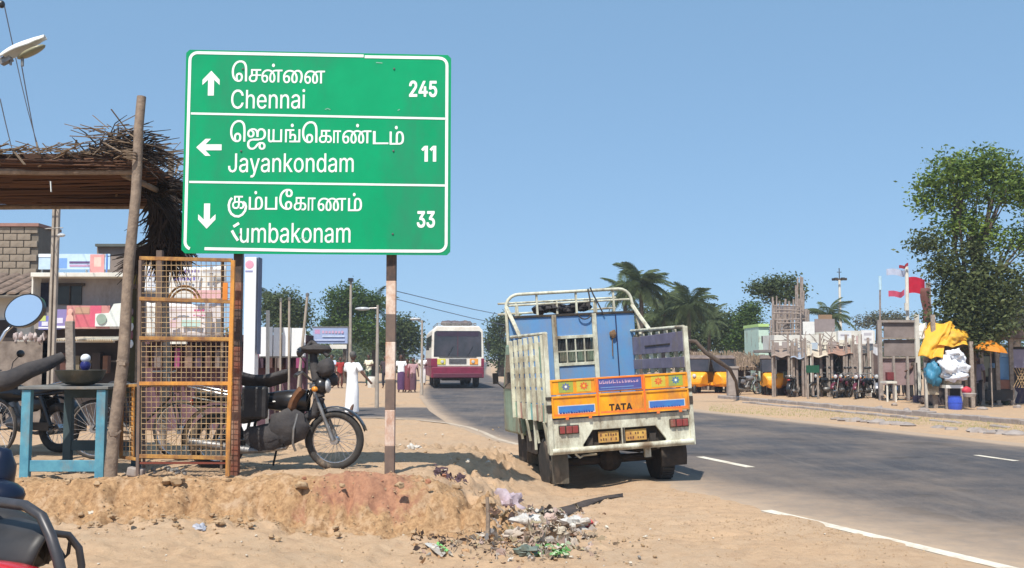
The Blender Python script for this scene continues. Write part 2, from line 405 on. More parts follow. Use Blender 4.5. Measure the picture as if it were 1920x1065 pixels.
def strip(name, ylist, left, right, z, nu, m, dust=None, seg=None):
    vs = []; fs = []; dd = []
    for y in ylist:
        l, r = left(y), right(y)
        for i in range(nu+1):
            x = l+(r-l)*i/nu; vs.append((x, y, z)); dd.append(dust(x, y) if dust else 0)
    k = nu+1
    fs = [(j*k+i, j*k+i+1, (j+1)*k+i+1, (j+1)*k+i) for j in range(len(ylist)-1) for i in range(nu)]
    me = bpy.data.meshes.new(name); me.from_pydata(vs, [], fs); me.materials.append(m)
    a = me.attributes.new('dust', 'FLOAT', 'POINT'); a.data.foreach_set('value', np.array(dd, dtype=np.float32))
    o = bpy.data.objects.new(name, me); COL.objects.link(o); o['kind'] = 'structure'; return o
def dust_main(x, y):
    l, r = EL(y), ER(y); d = x-l; n = n2(x, y, .5, 3)
    wid = float(np.interp(y, [5, 9, 14, 20, 40], [3.3, 2.5, 1.5, .6, .3]))
    a = float(np.interp(d/wid*(1+.3*n), [-.2, .02, .15, .5, .85, 1.1], [1.3, 1.1, .70, .50, .16, 0]))
    a = max(a, 1.15-1.1*sm((r-x)/.55)+.2*n)
    return a+.06+.05*n
ra = road_mat('asphalt')
yl = lines([(-5, 30, .35), (30, 80, 1.2), (80, 420, 12)])
road = strip('road', yl, lambda y: EL(y)-.12, lambda y: ER(y)+.35, .012, 26, ra, dust_main)
vs = []; 
sx = [-60, -40, -25, -15, -9, -6, -4.5, -3.4, -2.6, -1.9, -1.3]
me = bpy.data.meshes.new('side_road')
vv = []; dd = []
for x in sx:
    a = SE(x)-.1; b_ = 33.6+.2*n2(x, 0)
    for i in range(7): vv.append((x, a+(b_-a)*i/6, .008)); dd.append(1.0 if i in (0, 6) else .12)
me.from_pydata(vv, [], [(j*7+i, (j+1)*7+i, (j+1)*7+i+1, j*7+i+1) for j in range(len(sx)-1) for i in range(6)]); me.materials.append(ra)
at_ = me.attributes.new('dust', 'FLOAT', 'POINT'); at_.data.foreach_set('value', np.array(dd, dtype=np.float32))
o = bpy.data.objects.new('side_road', me); COL.objects.link(o); o['kind'] = 'structure'
wpaint2 = mat('road_paint_worn', (.60, .54, .43), (.46, .37, .27), 7, .85, dirt=(.43, .33, .24), dirt_amt=.75)
wpaint = mat('road_paint', (.74, .68, .56), (.60, .53, .42), 9, .8, dirt=(.42, .32, .22), dirt_amt=.35)
def marking(name, pts, w, z=.016, m=None):
    mb = MB(); n = len(pts)
    vs = []
    for i, p in enumerate(pts):
        d = (Vector(pts[min(i+1, n-1)])-Vector(pts[max(i-1, 0)])).normalized(); nrm = Vector((-d.y, d.x))
        ww = w*(1+.16*n2(p[0]*3, p[1]*3, 1, 5)); vs += [(p[0]-nrm.x*ww/2, p[1]-nrm.y*ww/2, z), (p[0]+nrm.x*ww/2, p[1]+nrm.y*ww/2, z)]
    mb.add(vs, [(2*i, 2*i+1, 2*i+3, 2*i+2) for i in range(n-1)])
    o = mb.build(name, m or wpaint); o['kind'] = 'structure'; return o
marking('edge_line_marking', [(EL(y)+.02, y) for y in np.arange(5, 10.85, .25)], .15)
marking('edge_line_marking', [(EL(y)+.05, y) for y in np.arange(18.3, 20.1, .3)]+[(-.33, 20.4), (-.62, 22), (-1.0, 23.6), (-1.55, 25), (-2.4, 26.3), (-3.6, 27.2)], .13, m=wpaint2)
a, b = G(1312, 858), G(1408, 878); marking('lane_line_marking', [(a.x+(b.x-a.x)*t, a.y+(b.y-a.y)*t) for t in np.linspace(0, 1, 7)], .15)
a, b = G(1830, 855), G(1906, 866); marking('lane_line_marking', [(a.x+(b.x-a.x)*t, a.y+(b.y-a.y)*t) for t in np.linspace(0, 1, 7)], .12)

# low concrete drain wall and kerb stones beyond the road
conc = mat('concrete', (.36, .31, .275), (.25, .21, .19), 5, .9, bump=.5, dirt_amt=.2)
P0 = G(1352, 748); P1 = G(1935, 800); P1b = P1+(P1-P0)*.4
dr = thing('drain_wall', 'long low weathered concrete drain wall along the far side of the road', 'wall', (P0.x, P0.y, 0))
n = 34
for i in range(n):
    a = P0.lerp(P1b, i/n); b = P0.lerp(P1b, (i+.965)/n); hh = .15+.05*n2(i*.7, 2); z0 = -.1
    mb = MB(); off = Vector((0, rnd.uniform(-.03, .03), 0)); mb.beam(a+off+Vector((0, 0, hh/2+z0/2)), b+off+Vector((0, 0, hh/2+z0/2+rnd.uniform(-.015, .015))), .32, hh-z0, up=(0, 0, 1)); mb.build('concrete_block', conc, dr, bevel=.02)
P0 = G(1395, 757); P1 = G(1960, 812)
dr2 = thing('drain_edge', 'second low crumbling concrete edge in front of the drain wall', 'kerb', (P0.x, P0.y, 0))
for i in range(26):
    a = P0.lerp(P1, i/26); b = P0.lerp(P1, (i+.94)/26)
    if rnd.random() < .12: continue
    mb = MB(); mb.beam(a+Vector((0, 0, .02)), b+Vector((0, 0, .02+rnd.uniform(-.02, .02))), .16, .13+rnd.uniform(-.03, .03), up=(0, 0, 1)); mb.build('concrete_block', conc, dr2, bevel=.02)
P0 = G(1560, 788); P1 = G(1935, 822)
dr3 = thing('kerb_row', 'broken row of small half buried kerb stones on the dirt verge', 'kerb', (P0.x, P0.y, 0))
for i in range(30):
    if rnd.random() < .3: continue
    a = P0.lerp(P1, (i+rnd.uniform(.1, .4))/30); s_ = rnd.uniform(.1, .2)
    mb = MB(); mb.ell((a.x, a.y+rnd.uniform(-.2, .2), .03), (s_*1.4, s_, s_*.5), 7, 5, warp=.5, seed=i); mb.build('stone', conc, dr3, smooth=50)
grassm = mat('dry_grass', (.22, .24, .07), (.34, .30, .12), 3, .9, island=True)

# ---------------------------------------------------------------- the road sign
sgreen = mat('sign_green', (.0, .33, .135), (.0, .29, .118), 2, .6, spec=.15, dirt=(.02, .235, .115), dirt_amt=.45)
swhite = mat('sign_white', (.86, .88, .84), (.76, .80, .76), 10, .45)
smetal = mat('sign_back', (.12, .12, .12), None, 5, .6)
SY = 10.1
A = W(343, 93, SY); B = W(845, 104, SY); A0 = W(340, 475, SY)
Wd = (B.x-A.x); yaw = math.radians(4.0); Hh = A.z-A0.z; z0 = A0.z
sign = thing('road_direction_sign', 'big green road direction sign with white Tamil and English town names', 'road sign', (A.x, SY, H(A.x, SY)))
U = Vector((math.cos(yaw), math.sin(yaw), 0)); NRM = Vector((math.sin(yaw), -math.cos(yaw), 0)); OR = Vector((A0.x, SY, z0)); kx_ = W(846, 104, SY).x/SY; Wd = (kx_*SY-A0.x)/(math.cos(yaw)-kx_*math.sin(yaw))
def SB(px, py, lift=.003):
    u = (px-341.5)/502.5; yt = 93+11*u; yb = 475.5+4*u; v = 1-(py-yt)/(yb-yt); return OR+U*(u*Wd)+Vector((0, 0, v*Hh))+NRM*lift
mb = MB(); rr = .035
mb.prism([(rr, 0), (Wd-rr, 0), (Wd, rr), (Wd, Hh-rr), (Wd-rr, Hh), (rr, Hh), (0, Hh-rr), (0, rr)], OR, U, (0, 0, 1), -NRM*.006)
mb.build('board', sgreen, sign)
mb = MB()
for v in (.12, .5, .88):
    mb.beam(OR-NRM*.03+Vector((0, 0, Hh*v)), OR+U*Wd-NRM*.03+Vector((0, 0, Hh*v)), .045, .045, up=(0, 0, 1))
mb.build('back_frame', smetal, sign)
def ribbon(pts, w, lift=.0035, closed=False):     # flat stroke on the board, points and width in photo pixels
    vs = []; n = len(pts); k = w/2
    for i, p in enumerate(pts):
        if closed: a, b = pts[i-1], pts[(i+1) % n]
        else: a, b = pts[max(i-1, 0)], pts[min(i+1, n-1)]
        dx, dy = b[0]-a[0], b[1]-a[1]; l = math.hypot(dx, dy) or 1; nx_, ny_ = -dy/l*k, dx/l*k
        vs += [SB(p[0]+nx_, p[1]+ny_, lift), SB(p[0]-nx_, p[1]-ny_, lift)]
    return vs, [(2*i, 2*i+1, (2*i+3) % (2*n), (2*i+2) % (2*n)) for i in range(n if closed else n-1)]
def arc(cx, cy, rx, ry, a0, a1, n=12): return [(cx+rx*math.cos(math.radians(a0+(a1-a0)*i/n)), cy+ry*math.sin(math.radians(a0+(a1-a0)*i/n))) for i in range(n+1)]
# rim with a worn gap at the lower left and a hairline break in the top run
rim = [(357, 467)]+arc(362, 454, 14, 14, 120, 180, 5)+arc(363, 113, 14, 14, 180, 270, 6)+[(676, 105.5)]
mb = MB(); mb.add(*ribbon(rim, 5.5))
mb.add(*ribbon([(678, 107), (820, 109.5)]+arc(822, 124, 14, 14, 270, 360, 6)+arc(822, 458, 14, 14, 0, 90, 6)+[(600, 471), (384, 467)], 5.5))
mb.build('border_stripe', swhite, sign)
for y0, y1 in ((214.2, 224.6), (342.8, 350)):
    mb = MB(); mb.add(*ribbon([(353, y0), (834.5, y1)], 4)); mb.build('divider_stripe', swhite, sign)
def arrow(tip, ang, L=49):
    c, s = math.cos(ang), math.sin(ang)
    pol = [(0, 0), (16, 17), (16, 27), (5.6, 17), (5.6, L), (-5.6, L), (-5.6, 17), (-16, 27), (-16, 17)]
    return [(tip[0]+a*c-b*s, tip[1]+a*s+b*c) for a, b in pol]
for tip, ang in (((389.3, 133.5), 0), ((364.5, 278), -PI/2), ((387, 430), PI)):
    p = arrow(tip, ang, 47); mb = MB(); mb.add([SB(*q) for q in p], [tuple(range(9))]); mb.build('arrow', swhite, sign)
E_ = '\u0bc6'; PU = '\u0bcd'; AI = '\u0bc8'; EE = '\u0bc7'; AA = '\u0bbe'
def word(items, label, extra=()):
    mb = MB()
    for it in items:
        s, fit = it[0], it[1]; put_text(mb, s, fit, lambda x, y: SB(x, y), it[2] if len(it) > 2 else .010)
    for p, w in extra: mb.add(*ribbon(p, w))
    mb.build('lettering', swhite, sign, label=label)
word([(E_, (427.6, 113.8, 456.3, 154.4)), ('ச', (459.7, 130.4, 482.6, 155)), ('ன', (483.2, 131, 522.7, 156)), (PU, (502.8, 120, 508.2, 126.5)), (AI, (523.9, 132, 561.1, 157)), ('ன', (564, 133, 603, 158.2))], 'white Tamil town name in the top panel')
word([('Chennai', (427.5, 168.5, 566, 205.5), .005)], 'white word Chennai in the top panel')
word([('245', (763.4, 152.4, 817.3, 183.8), .026)], 'white distance 245 in the top panel')
q = lambda a, b, c, d: (415+a/5.486, 215+b/5.486, 415+c/5.486, 215+d/5.486)
word([(E_, q(65, 65, 222, 292)), ('ஜ', q(240, 150, 432, 370)), ('ய', q(452, 160, 598, 295)), ('ங', q(628, 160, 785, 295)), (PU, q(686, 102, 716, 138)), (E_, q(803, 78, 962, 303)), ('க', q(978, 168, 1112, 302)),
      (AA, q(1126, 172, 1206, 303)), ('ண', q(1220, 170, 1522, 308)), (PU, q(1362, 105, 1392, 141)), ('ட', q(1538, 180, 1700, 315)), ('ம', q(1712, 182, 1862, 320)), (PU, q(1766, 126, 1796, 162))], 'white Tamil town name in the middle panel')
word([('Jayankondam', (424.5, 289.5, 659.5, 334.5), .005)], 'white word Jayankondam in the middle panel')
word([], 'white distance 11 in the middle panel', [(p_, w_) for x_ in (0, 16) for p_, w_ in (([(797+x_, 275.6), (797+x_, 305.4)], 6.4), ([(794.6+x_, 278), (789.2+x_, 284)], 5))])
q = lambda a, b, c, d: (415+a/6.982, 350+b/6.982, 415+c/6.982, 350+d/6.982)
t = lambda a, b: (415+a/6.982, 350+b/6.982)
word([('க', q(128, 132, 285, 302)), ('ம', q(343, 142, 527, 312)), (PU, q(414, 68, 448, 112)), ('ப', q(553, 145, 713, 312)), (EE, q(738, 42, 912, 314)), ('க', q(928, 148, 1092, 322)), (AA, q(1112, 155, 1212, 325)),
      ('ண', q(1240, 158, 1612, 330)), ('ம', q(1638, 160, 1822, 332)), (PU, q(1702, 95, 1736, 139))], 'white Tamil town name in the bottom panel',
     [([t(125, 158), t(98, 195), t(84, 250), t(92, 315), t(120, 365), t(165, 395), t(215, 400), t(262, 375), t(298, 325), t(308, 275), t(296, 232), t(268, 210)], 4.4)])
word([('umbakonam', (448.7, 419.5, 655, 456.5), .005)], 'white word Kumbakonam with its K partly worn off', [([t(222, 486), t(185, 510), t(150, 532)], 5), ([t(132, 582), t(168, 648), t(212, 712)], 5)])
word([('33', (780, 397.5, 814.6, 428.6), .026)], 'white distance 33 in the bottom panel')
mb = MB()
for p_ in ([(604, 207), (609, 205), (614, 207.5)], [(742, 209), (746, 207)], [(700, 118), (712, 119)], [(560, 448), (572, 447.5)]): mb.add(*ribbon(p_, 1.6))
mb.build('scuff_mark', mat('scuff', (.25, .5, .38), None, 9, .7), sign, kind='stuff')
for px_ in (448, 734.5):
    for py_ in (130, 285, 440):
        mb = MB(); mb.lathe([(.011, 0), (.009, .006), (0, .008)], SB(px_, py_, .004), 8, NRM); mb.build('bolt', smetal, sign)
# posts, painted in worn dark and whitish bands
pd = mat('post_dark', (.045, .035, .032), (.10, .06, .045), 9, .7, dirt=(.22, .12, .07), dirt_amt=.25)
pw = mat('post_pale', (.72, .64, .55), (.55, .36, .26), 9, .75, dirt=(.33, .12, .06), dirt_amt=.5)
pbr = mat('post_brown', (.13, .095, .08), (.19, .13, .10), 9, .75, dirt_amt=.2)
prd = mat('post_red', (.22, .07, .04), (.13, .06, .04), 9, .75, dirt=(.35, .22, .15), dirt_amt=.3)
def post(px, bands, w):
    bt = W(px, 470, SY); uu = (bt.x-A0.x)/math.cos(yaw); bt = W(px, 470, SY+uu*math.sin(yaw)+.115); x, y = bt.x, bt.y; zb = H(x, y)-.3; zt = z0+Hh*.93
    mb = MB(); mb.bx(x-w/2+.003, x+w/2-.003, y-w/2+.003, y+w/2-.003, zb, zt); p = mb.build('post', pbr, sign)
    for a, b, m in bands:
        za, zb_ = W(px, a, y).z, W(px, b, y).z; mb = MB()
        mb.bx(x-w/2, x+w/2, y-w/2, y+w/2, max(zb_, zb), za); mb.build('painted_band', m, p, bevel=.006)
post(734.5, [(471, 527, pd), (527, 590, pw), (590, 641, pbr), (641, 712, pw), (712, 768, pbr), (768, 836, pw), (836, 905, pbr)], .098)
post(448, [(471, 530, pd), (530, 580, prd), (580, 650, pd), (650, 712, prd), (712, 905, prd)], .085)

# ---------------------------------------------------------------- thatch shelter
wood = mat('old_wood', (.30, .225, .165), (.17, .125, .095), 12, .85, bump=.4, bscale=40)
wood2 = mat('grey_wood', (.36, .30, .25), (.21, .17, .14), 9, .9, bump=.4, bscale=40)
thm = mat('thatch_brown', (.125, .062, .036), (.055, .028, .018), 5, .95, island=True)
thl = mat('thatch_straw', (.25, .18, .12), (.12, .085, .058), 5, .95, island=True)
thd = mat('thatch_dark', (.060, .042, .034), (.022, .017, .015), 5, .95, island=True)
def log(p0, p1, r0, r1, wob=.02, n=9, seed=0):
    p0, p1 = Vector(p0), Vector(p1); pts = []; rs = []
    for i in range(13):
        t = i/12; p = p0.lerp(p1, t)+Vector((n2(t*3, seed, 1, 1), n2(t*3, seed+5, 1, 2), 0))*wob*(1 if 0 < i < 12 else .3)
        pts.append(p); rs.append((r0+(r1-r0)*t)*(1+.10*n2(t*9, seed+3)))
    return pts, rs
sh0 = W(150, 890, 11.5)
shel = thing('thatched_shelter', 'rough roadside shelter of crooked logs under a brown palm thatch roof', 'shelter', (sh0.x, 11.5, H(sh0.x, 11.5)))
def pole(pa, pb, Ya, Yb, r0, r1, seed, m=wood, name='pole', sink=.25):
    a = W(*pa, Ya); b = W(*pb, Yb); a.z -= sink; mb = MB(); p, r = log(a, b, r0, r1, .05, seed=seed); mb.path(p, r, 9); 
    for k in range(3):
        i = rnd.randint(2, 10); mb.ell(p[i], r[i]*1.12, 7, 5, warp=.3, seed=k+seed)
    return mb.build(name, m, shel, smooth=50)
pole((209, 897), (266, 181), 9.95, 10.25, .063, .046, 1)
pole((303, 860), (321, 285), 12.2, 12.2, .045, .035, 2, wood2)
pole((-60, 880), (-40, 300), 10.6, 10.6, .06, .05, 3)
RZ = 3.60
xr0, xr1 = W(258, 300, 10.3).x, W(332, 375, 13).x
mb = MB(); R_ = random.Random(3)
for i in range(430):            # under side: long brown stalks laid along the road
    t = R_.random()**.9; y = 10.35+2.65*t; xe = xr0+(xr1-xr0)*t+R_.uniform(-.25, .22); L_ = R_.uniform(1.2, 3.4); x1 = xe-R_.choice([0, 0, 1, 2, 3])*R_.random()
    z = RZ+R_.uniform(-.03, .09); r = R_.uniform(.009, .024)
    a = Vector((x1-L_, y+R_.uniform(-.06, .06), z+R_.uniform(-.04, .04))); b = Vector((x1, y+R_.uniform(-.06, .06), z+R_.uniform(-.03, .03)))
    mb.path([a, a.lerp(b, .5)+Vector((0, 0, R_.uniform(-.02, .02))), b], [r, r, r*.5], 4)
mb.bx(-9, min(xr0, xr1)+.35, 10.45, 12.95, RZ+.06, RZ+.13)
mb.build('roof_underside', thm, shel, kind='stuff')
mb = MB()
for i in range(1500):           # straw and stalk ends on top and hanging over the near edge
    x = R_.uniform(-9, xr0+.05); y = 10.25+R_.random()**1.6*2.4
    px = 960+x/10.4*F; heap = .30*math.exp(-((px-205)/52)**2)+.035
    z = RZ+.12+heap*R_.random()*1.0; l = R_.uniform(.10, .42); an = R_.gauss(0, .55)
    d = Vector((math.cos(an)*R_.choice((-1, 1)), R_.uniform(-.5, .5), math.sin(an)*.55))
    mb.beam((x, y, z), Vector((x, y, z))+d*l, R_.uniform(.010, .028), .006)
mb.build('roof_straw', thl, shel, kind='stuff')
mb = MB()
for i in range(240):
    px = R_.gauss(215, 38); y = 10.3+R_.random()*.8; x = (px-960)/F*y
    h = max(0, 1-abs(px-205)/75); z = RZ+.12+.26*h*R_.random(); an = R_.uniform(-.9, 2.2)
    L_ = R_.uniform(.15, .5)*(1.1 if h > .3 else .6); d = Vector((math.cos(an), R_.uniform(-.3, .3), math.sin(an)*.7)); c = Vector((x, y, z))
    mb.path([c, c+d*L_*.5, c+d*L_+Vector((.05, 0, -.08))], [.008, .007, .003], 4)
mb.build('roof_sticks', thd, shel, kind='stuff')
# ragged palm leaf bundle hanging from the far right corner
mb = MB()
for i in range(900):
    t = R_.random(); px = 298+34*t**.8*1.0+R_.gauss(0, 11)-18*(t > .75); py = 368+108*t; Y = 12+R_.uniform(-.25, .35)
    c = W(px, py, Y); an = R_.gauss(-1.45, .45); l = R_.uniform(.12, .42); d = Vector((math.cos(an), R_.uniform(-.3, .3), math.sin(an)))
    mb.path([c, c+d*l*.6, c+d*l+Vector((R_.uniform(-.05, .05), 0, -.02))], [.014, .011, .003], 3)
for i in range(120):
    px = R_.uniform(262, 310); py = 345+R_.random()*30; c = W(px, py, 11.6); d = Vector((R_.uniform(.2, 1), R_.uniform(-.2, .2), R_.uniform(-1, .5))).normalized(); l = R_.uniform(.15, .5)
    mb.path([c, c+d*l*.5+Vector((0, 0, .05)), c+d*l], [.009, .007, .003], 3)
for i in range(170):            # the diagonal run of leaves down to the left
    t = R_.random(); px = 322-60*t+R_.gauss(0, 5); py = 425+60*t+R_.gauss(0, 5); c = W(px, py, 12.3); an = R_.gauss(-2.35, .3); l = R_.uniform(.15, .5)
    mb.path([c, c+Vector((math.cos(an), 0, math.sin(an)))*l], [.016, .004], 3)
mb.build('hanging_leaf_bundle', thd, shel, kind='stuff')
for i, (a, b, Y) in enumerate([((232, 290), (345, 372), 10.6), ((-20, 372), (345, 376), 12.9), ((-20, 318), (262, 312), 10.45)]):
    p = W(*a, Y); q_ = W(*b, 12.6 if i == 0 else Y); p.z = q_.z = RZ-.06+.0*i; mb = MB(); mb.path(*log(p, q_, .035, .03, .03, seed=9+i), 7); mb.build('beam', wood, shel, smooth=50)
mb = MB()
for dz in (0, .03, .06): mb.ring(W(243, 297, 10.16)+Vector((0, 0, dz)), .066, .008, (.1, 0, 1), 12, 5)
mb.build('rope_tie', thl, shel)
mb = MB(); a = W(95, 340, 10.3); mb.beam(a, a+Vector((.01, 0, -.11)), .02, .006); mb.build('tag_strip', swhite, shel)

# ---------------------------------------------------------------- wire mesh cage
cy = mat('cage_yellow', lin((196, 148, 75)), lin((140, 95, 55)), 9, .7, dirt=(.16, .08, .045), dirt_amt=.5)
cyo = mat('cage_orange', lin((214, 150, 62)), lin((196, 130, 62)), 9, .7, dirt=(.22, .11, .05), dirt_amt=.4)
wire = mat('wire', lin((196, 168, 125)), lin((120, 92, 68)), 9, .6, metal=.0)
wcab = W(345, 865, 10.0); Yc = 10.0
cage = thing('wire_mesh_rack', 'tall rusty yellow rack of square wire mesh panels under the road sign', 'mesh rack', (wcab.x, Yc, H(wcab.x, Yc)))
def framebar(a, b, w, m, Ya=Yc, Yb=Yc, d=None):
    mb = MB(); mb.beam(W(*a, Ya), W(*b, Yb), w, d or w, up=(0, -1, 0)); mb.build('frame_bar', m, cage, bevel=.003)
framebar((263.5, 488), (258, 893), .030, pbr); framebar((437.5, 488), (427, 893), .040, cyo)
for ya, yb, m in ((484, 488, cy), (560, 566, cy), (634, 636, cy), (719, 719, cyo), (855, 859, cy)):
    framebar((262, ya), (436, yb), .036, m)
mb = MB(); mb.beam(W(262, 868, Yc+.01), W(432, 868, Yc+.01), .02); mb.build('frame_bar', mat('rust_red', (.20, .05, .03), None, 8, .8), cage)
def mesh_panel(x0, y0, x1, y1, Ya, Yb, nx_, ny_):
    a = W(x0, y0, Ya); b = W(x1, y0, Yb); c = W(x0, y1, Ya); d = W(x1, y1, Yb); mb = MB()
    for i in range(nx_+1):
        t = i/nx_; j_ = Vector((n2(i, 1)*.004, .006*n2(i, 3), 0)); mb.path([a.lerp(b, t), a.lerp(b, t).lerp(c.lerp(d, t), .5)+j_+Vector((0, .01*math.sin(PI*t), 0)), c.lerp(d, t)], .0034, 4, caps=False)
    for i in range(ny_+1):
        t = i/ny_; mb.path([a.lerp(c, t), a.lerp(c, t).lerp(b.lerp(d, t), .5)+Vector((0, .01, n2(i, 7)*.004)), b.lerp(d, t)], .0034, 4, caps=False)
    return mb.build('wire_mesh', wire, cage, kind='stuff')
for y0, y1, k in ((487, 560, 7), (566, 634, 7), (640, 718, 8), (724, 855, 13)): mesh_panel(265, y0, 433, y1, Yc, Yc, 18, k)
# side wing folded back on the left
for a, b, m in (((229, 720), (227, 858), cy), ((250, 722), (249, 860), cyo)): framebar(a, b, .03, m, Yc+.12, Yc+.12)
framebar((226, 724), (262, 722), .028, cy, Yc+.12, Yc); framebar((226, 857), (262, 862), .028, cy, Yc+.12, Yc)
mesh_panel(229, 726, 250, 856, Yc+.12, Yc+.06, 3, 14)
# back frame of the rack
framebar((300, 470), (297, 640), .06, pbr, Yc+.45, Yc+.45)
framebar((268, 486), (270, 880), .025, pbr, Yc+.4, Yc+.4); framebar((418, 488), (415, 880), .025, pbr, Yc+.4, Yc+.4)
framebar((268, 858), (416, 858), .025, pbr, Yc+.4, Yc+.4)
mb = MB(); c = W(345, 566, Yc+.2)
for r in (.16, .125): mb.ring(c, r, .012, (0, 1, 0), 14, 5, a0=0, a1=PI)
o = mb.build('bent_hoop', cy, cage)
tagm = mat('tag_orange', lin((215, 130, 50)), None, 5, .6)
mb = MB(); mb.prect(417, 530, 427, 562, Yc-.02, .01); mb.build('tag', tagm, cage)

# olive kiosk panels with hanging packets, behind the log
oli = paint('olive_paint', (128, 118, 52), .6, .2); olid = paint('olive_dark', (72, 66, 40), .7, .2)
kx = W(248, 860, 12.9)
ki = thing('olive_kiosk', 'narrow olive green kiosk panel behind the crooked log with packets hanging on it', 'kiosk', (kx.x, 13, H(kx.x, 13)))
mb = MB(); mb.prect(231, 505, 262, 533, 13, .05); mb.build('shutter', oli, ki, bevel=.01)
mb = MB(); mb.prect(229, 533, 263, 540, 12.97, .08); mb.prect(229, 500, 263, 505, 12.97, .08); mb.build('rail', pbr, ki)
mb = MB(); mb.prect(232, 541, 263, 715, 13.02, .05); mb.build('panel', olid, ki)
mb = MB(); mb.prect(251, 500, 258, 880, 12.9, .07); mb.build('post', wood, ki)
for i, (x, y, c) in enumerate([(236, 560, (225, 150, 60)), (236, 578, (205, 95, 60)), (238, 592, (230, 175, 60)), (246, 584, (150, 130, 140)), (247, 612, (235, 235, 235)), (246, 628, (150, 95, 105)), (246, 645, (240, 240, 240)), (247, 600, (120, 140, 60)), (240, 610, (110, 120, 50))]):
    mb = MB(); p = W(x, y, 12.88); mb.ell(p, (.026, .012, .05), 8, 6, warp=.4, seed=i); mb.build('packet', paint('packet%d' % i, c, .35), ki, smooth=60)

# ---------------------------------------------------------------- blue table and what is on it
tb = mat('table_blue', lin((96, 156, 172)), lin((72, 128, 150)), 6, .6, dirt=(.20, .20, .18), dirt_amt=.22)
tbt = mat('table_top', (.20, .20, .19), (.12, .12, .115), 8, .75, dirt_amt=.2)
tx0, tx1 = W(38, 885, 10.05).x, W(196, 885, 10.05).x; tzb = H((tx0+tx1)/2, 10.05); tzt = W(100, 724, 10.05).z
tab = thing('blue_table', 'light blue wooden stall table with worn grey top at the sandy edge', 'table', ((tx0+tx1)/2, 10.4, tzb))
for x in (tx0+.045, tx1-.045):
    for y in (10.05, 11.0):
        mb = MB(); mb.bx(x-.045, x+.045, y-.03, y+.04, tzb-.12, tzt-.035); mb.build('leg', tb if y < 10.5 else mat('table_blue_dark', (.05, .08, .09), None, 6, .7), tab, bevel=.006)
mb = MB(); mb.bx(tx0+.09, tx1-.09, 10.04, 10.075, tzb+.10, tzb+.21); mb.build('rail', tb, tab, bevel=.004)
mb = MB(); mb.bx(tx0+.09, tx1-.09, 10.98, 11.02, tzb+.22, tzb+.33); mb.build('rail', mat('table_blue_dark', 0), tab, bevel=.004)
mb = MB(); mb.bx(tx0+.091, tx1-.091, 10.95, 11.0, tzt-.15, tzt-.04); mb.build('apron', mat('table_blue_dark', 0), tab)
for i in range(5):
    ya = 10.0+i*.215; mb = MB(); mb.bx(tx0-.03, tx1+.03, ya, ya+.21, tzt-.033+rnd.uniform(0, .004), tzt+rnd.uniform(-.003, .003)); mb.build('plank', tbt, tab, bevel=.004)
blk = mat('black_iron', (.030, .032, .026), (.055, .055, .042), 6, .5, dirt=(.10, .085, .06), dirt_amt=.2)
p = W(151, 713, 10.25); zt = tzt
mb = MB(); mb.lathe([(.03, zt+.003), (.13, zt+.012), (.20, zt+.055), (.232, zt+.12), (.245, zt+.155), (.235, zt+.157), (.215, zt+.10), (.12, zt+.04), (.0, zt+.03)], (p.x, p.y, 0), 24)
wok = mb.build('cooking_pan', blk, smooth=40); tag(wok, 'wide black iron cooking pan standing on the blue table', 'pan')
cl = mat('black_cloth', (.035, .033, .036), (.07, .062, .06), 5, .9, bump=.6, bscale=14)
mb = MB(); pts = [W(-30, 722, 10.35), W(20, 712, 10.35), W(55, 694, 10.4), W(90, 682, 10.5), W(118, 668, 10.6)]
mb.path(pts, [.11, .10, .085, .07, .05], 12); o = mb.build('rolled_tarpaulin', cl, smooth=60); tag(o, 'long roll of black tarpaulin lying across the left end of the blue table', 'tarpaulin')
mb = MB(); a = W(133, 712, 10.62); b = W(131, 602, 10.62); mb.beam(a, b, .085, .06, up=(0, 1, 0)); o = mb.build('wooden_stake', wood2, bevel=.008); tag(o, 'short square wooden stake standing up behind the black pan', 'stake')
bt = thing('water_pot', 'small white and dark blue plastic pot behind the black pan', 'pot', W(160, 690, 10.5)); P_ = W(160, 690, 10.5)
mb = MB(); mb.lathe([(.03, -.03), (.05, .0), (.055, .03), (.04, .065)], P_, 14); mb.build('body', paint('navy_plastic', (38, 42, 105), .35), bt, smooth=40)
mb = MB(); mb.ell(P_+Vector((0, 0, .10)), (.05, .05, .045), 12, 8); mb.build('lid', paint('white_plastic', (228, 232, 240), .35), bt, smooth=60)
mb = MB(); mb.tube(P_+Vector((0, 0, -.16)), P_+Vector((0, 0, -.04)), .06, n=12); mb.build('stand', cl, bt)

# ---------------------------------------------------------------- two-wheelers
rub = mat('tyre_rubber', (.028, .026, .025), (.05, .045, .04), 8, .85, dirt=(.22, .16, .11), dirt_amt=.2)
chrome = mat('chrome', (.62, .62, .64), (.45, .43, .42), 10, .25, metal=.9, dirt=(.2, .15, .1), dirt_amt=.12)
steel = mat('dull_steel', (.30, .29, .28), (.18, .17, .16), 10, .5, metal=.6, dirt_amt=.2)
blackp = mat('black_paint', (.014, .013, .014), (.022, .02, .02), 6, .32, dirt=(.07, .055, .045), dirt_amt=.15, coat=.3)
seatm = mat('seat_black', (.020, .019, .020), (.04, .037, .036), 8, .5, dirt=(.10, .08, .065), dirt_amt=.15)
lampm = mat('lamp_glass', (.55, .56, .56), (.4, .4, .4), 10, .12)
amber = mat('amber_plastic', (.75, .28, .03), None, 8, .3)
redl = mat('red_plastic', (.40, .03, .025), None, 8, .3)
mirm = mat('mirror_glass', (.9, .9, .9), (.88, .88, .88), 3, .06, metal=1.0)
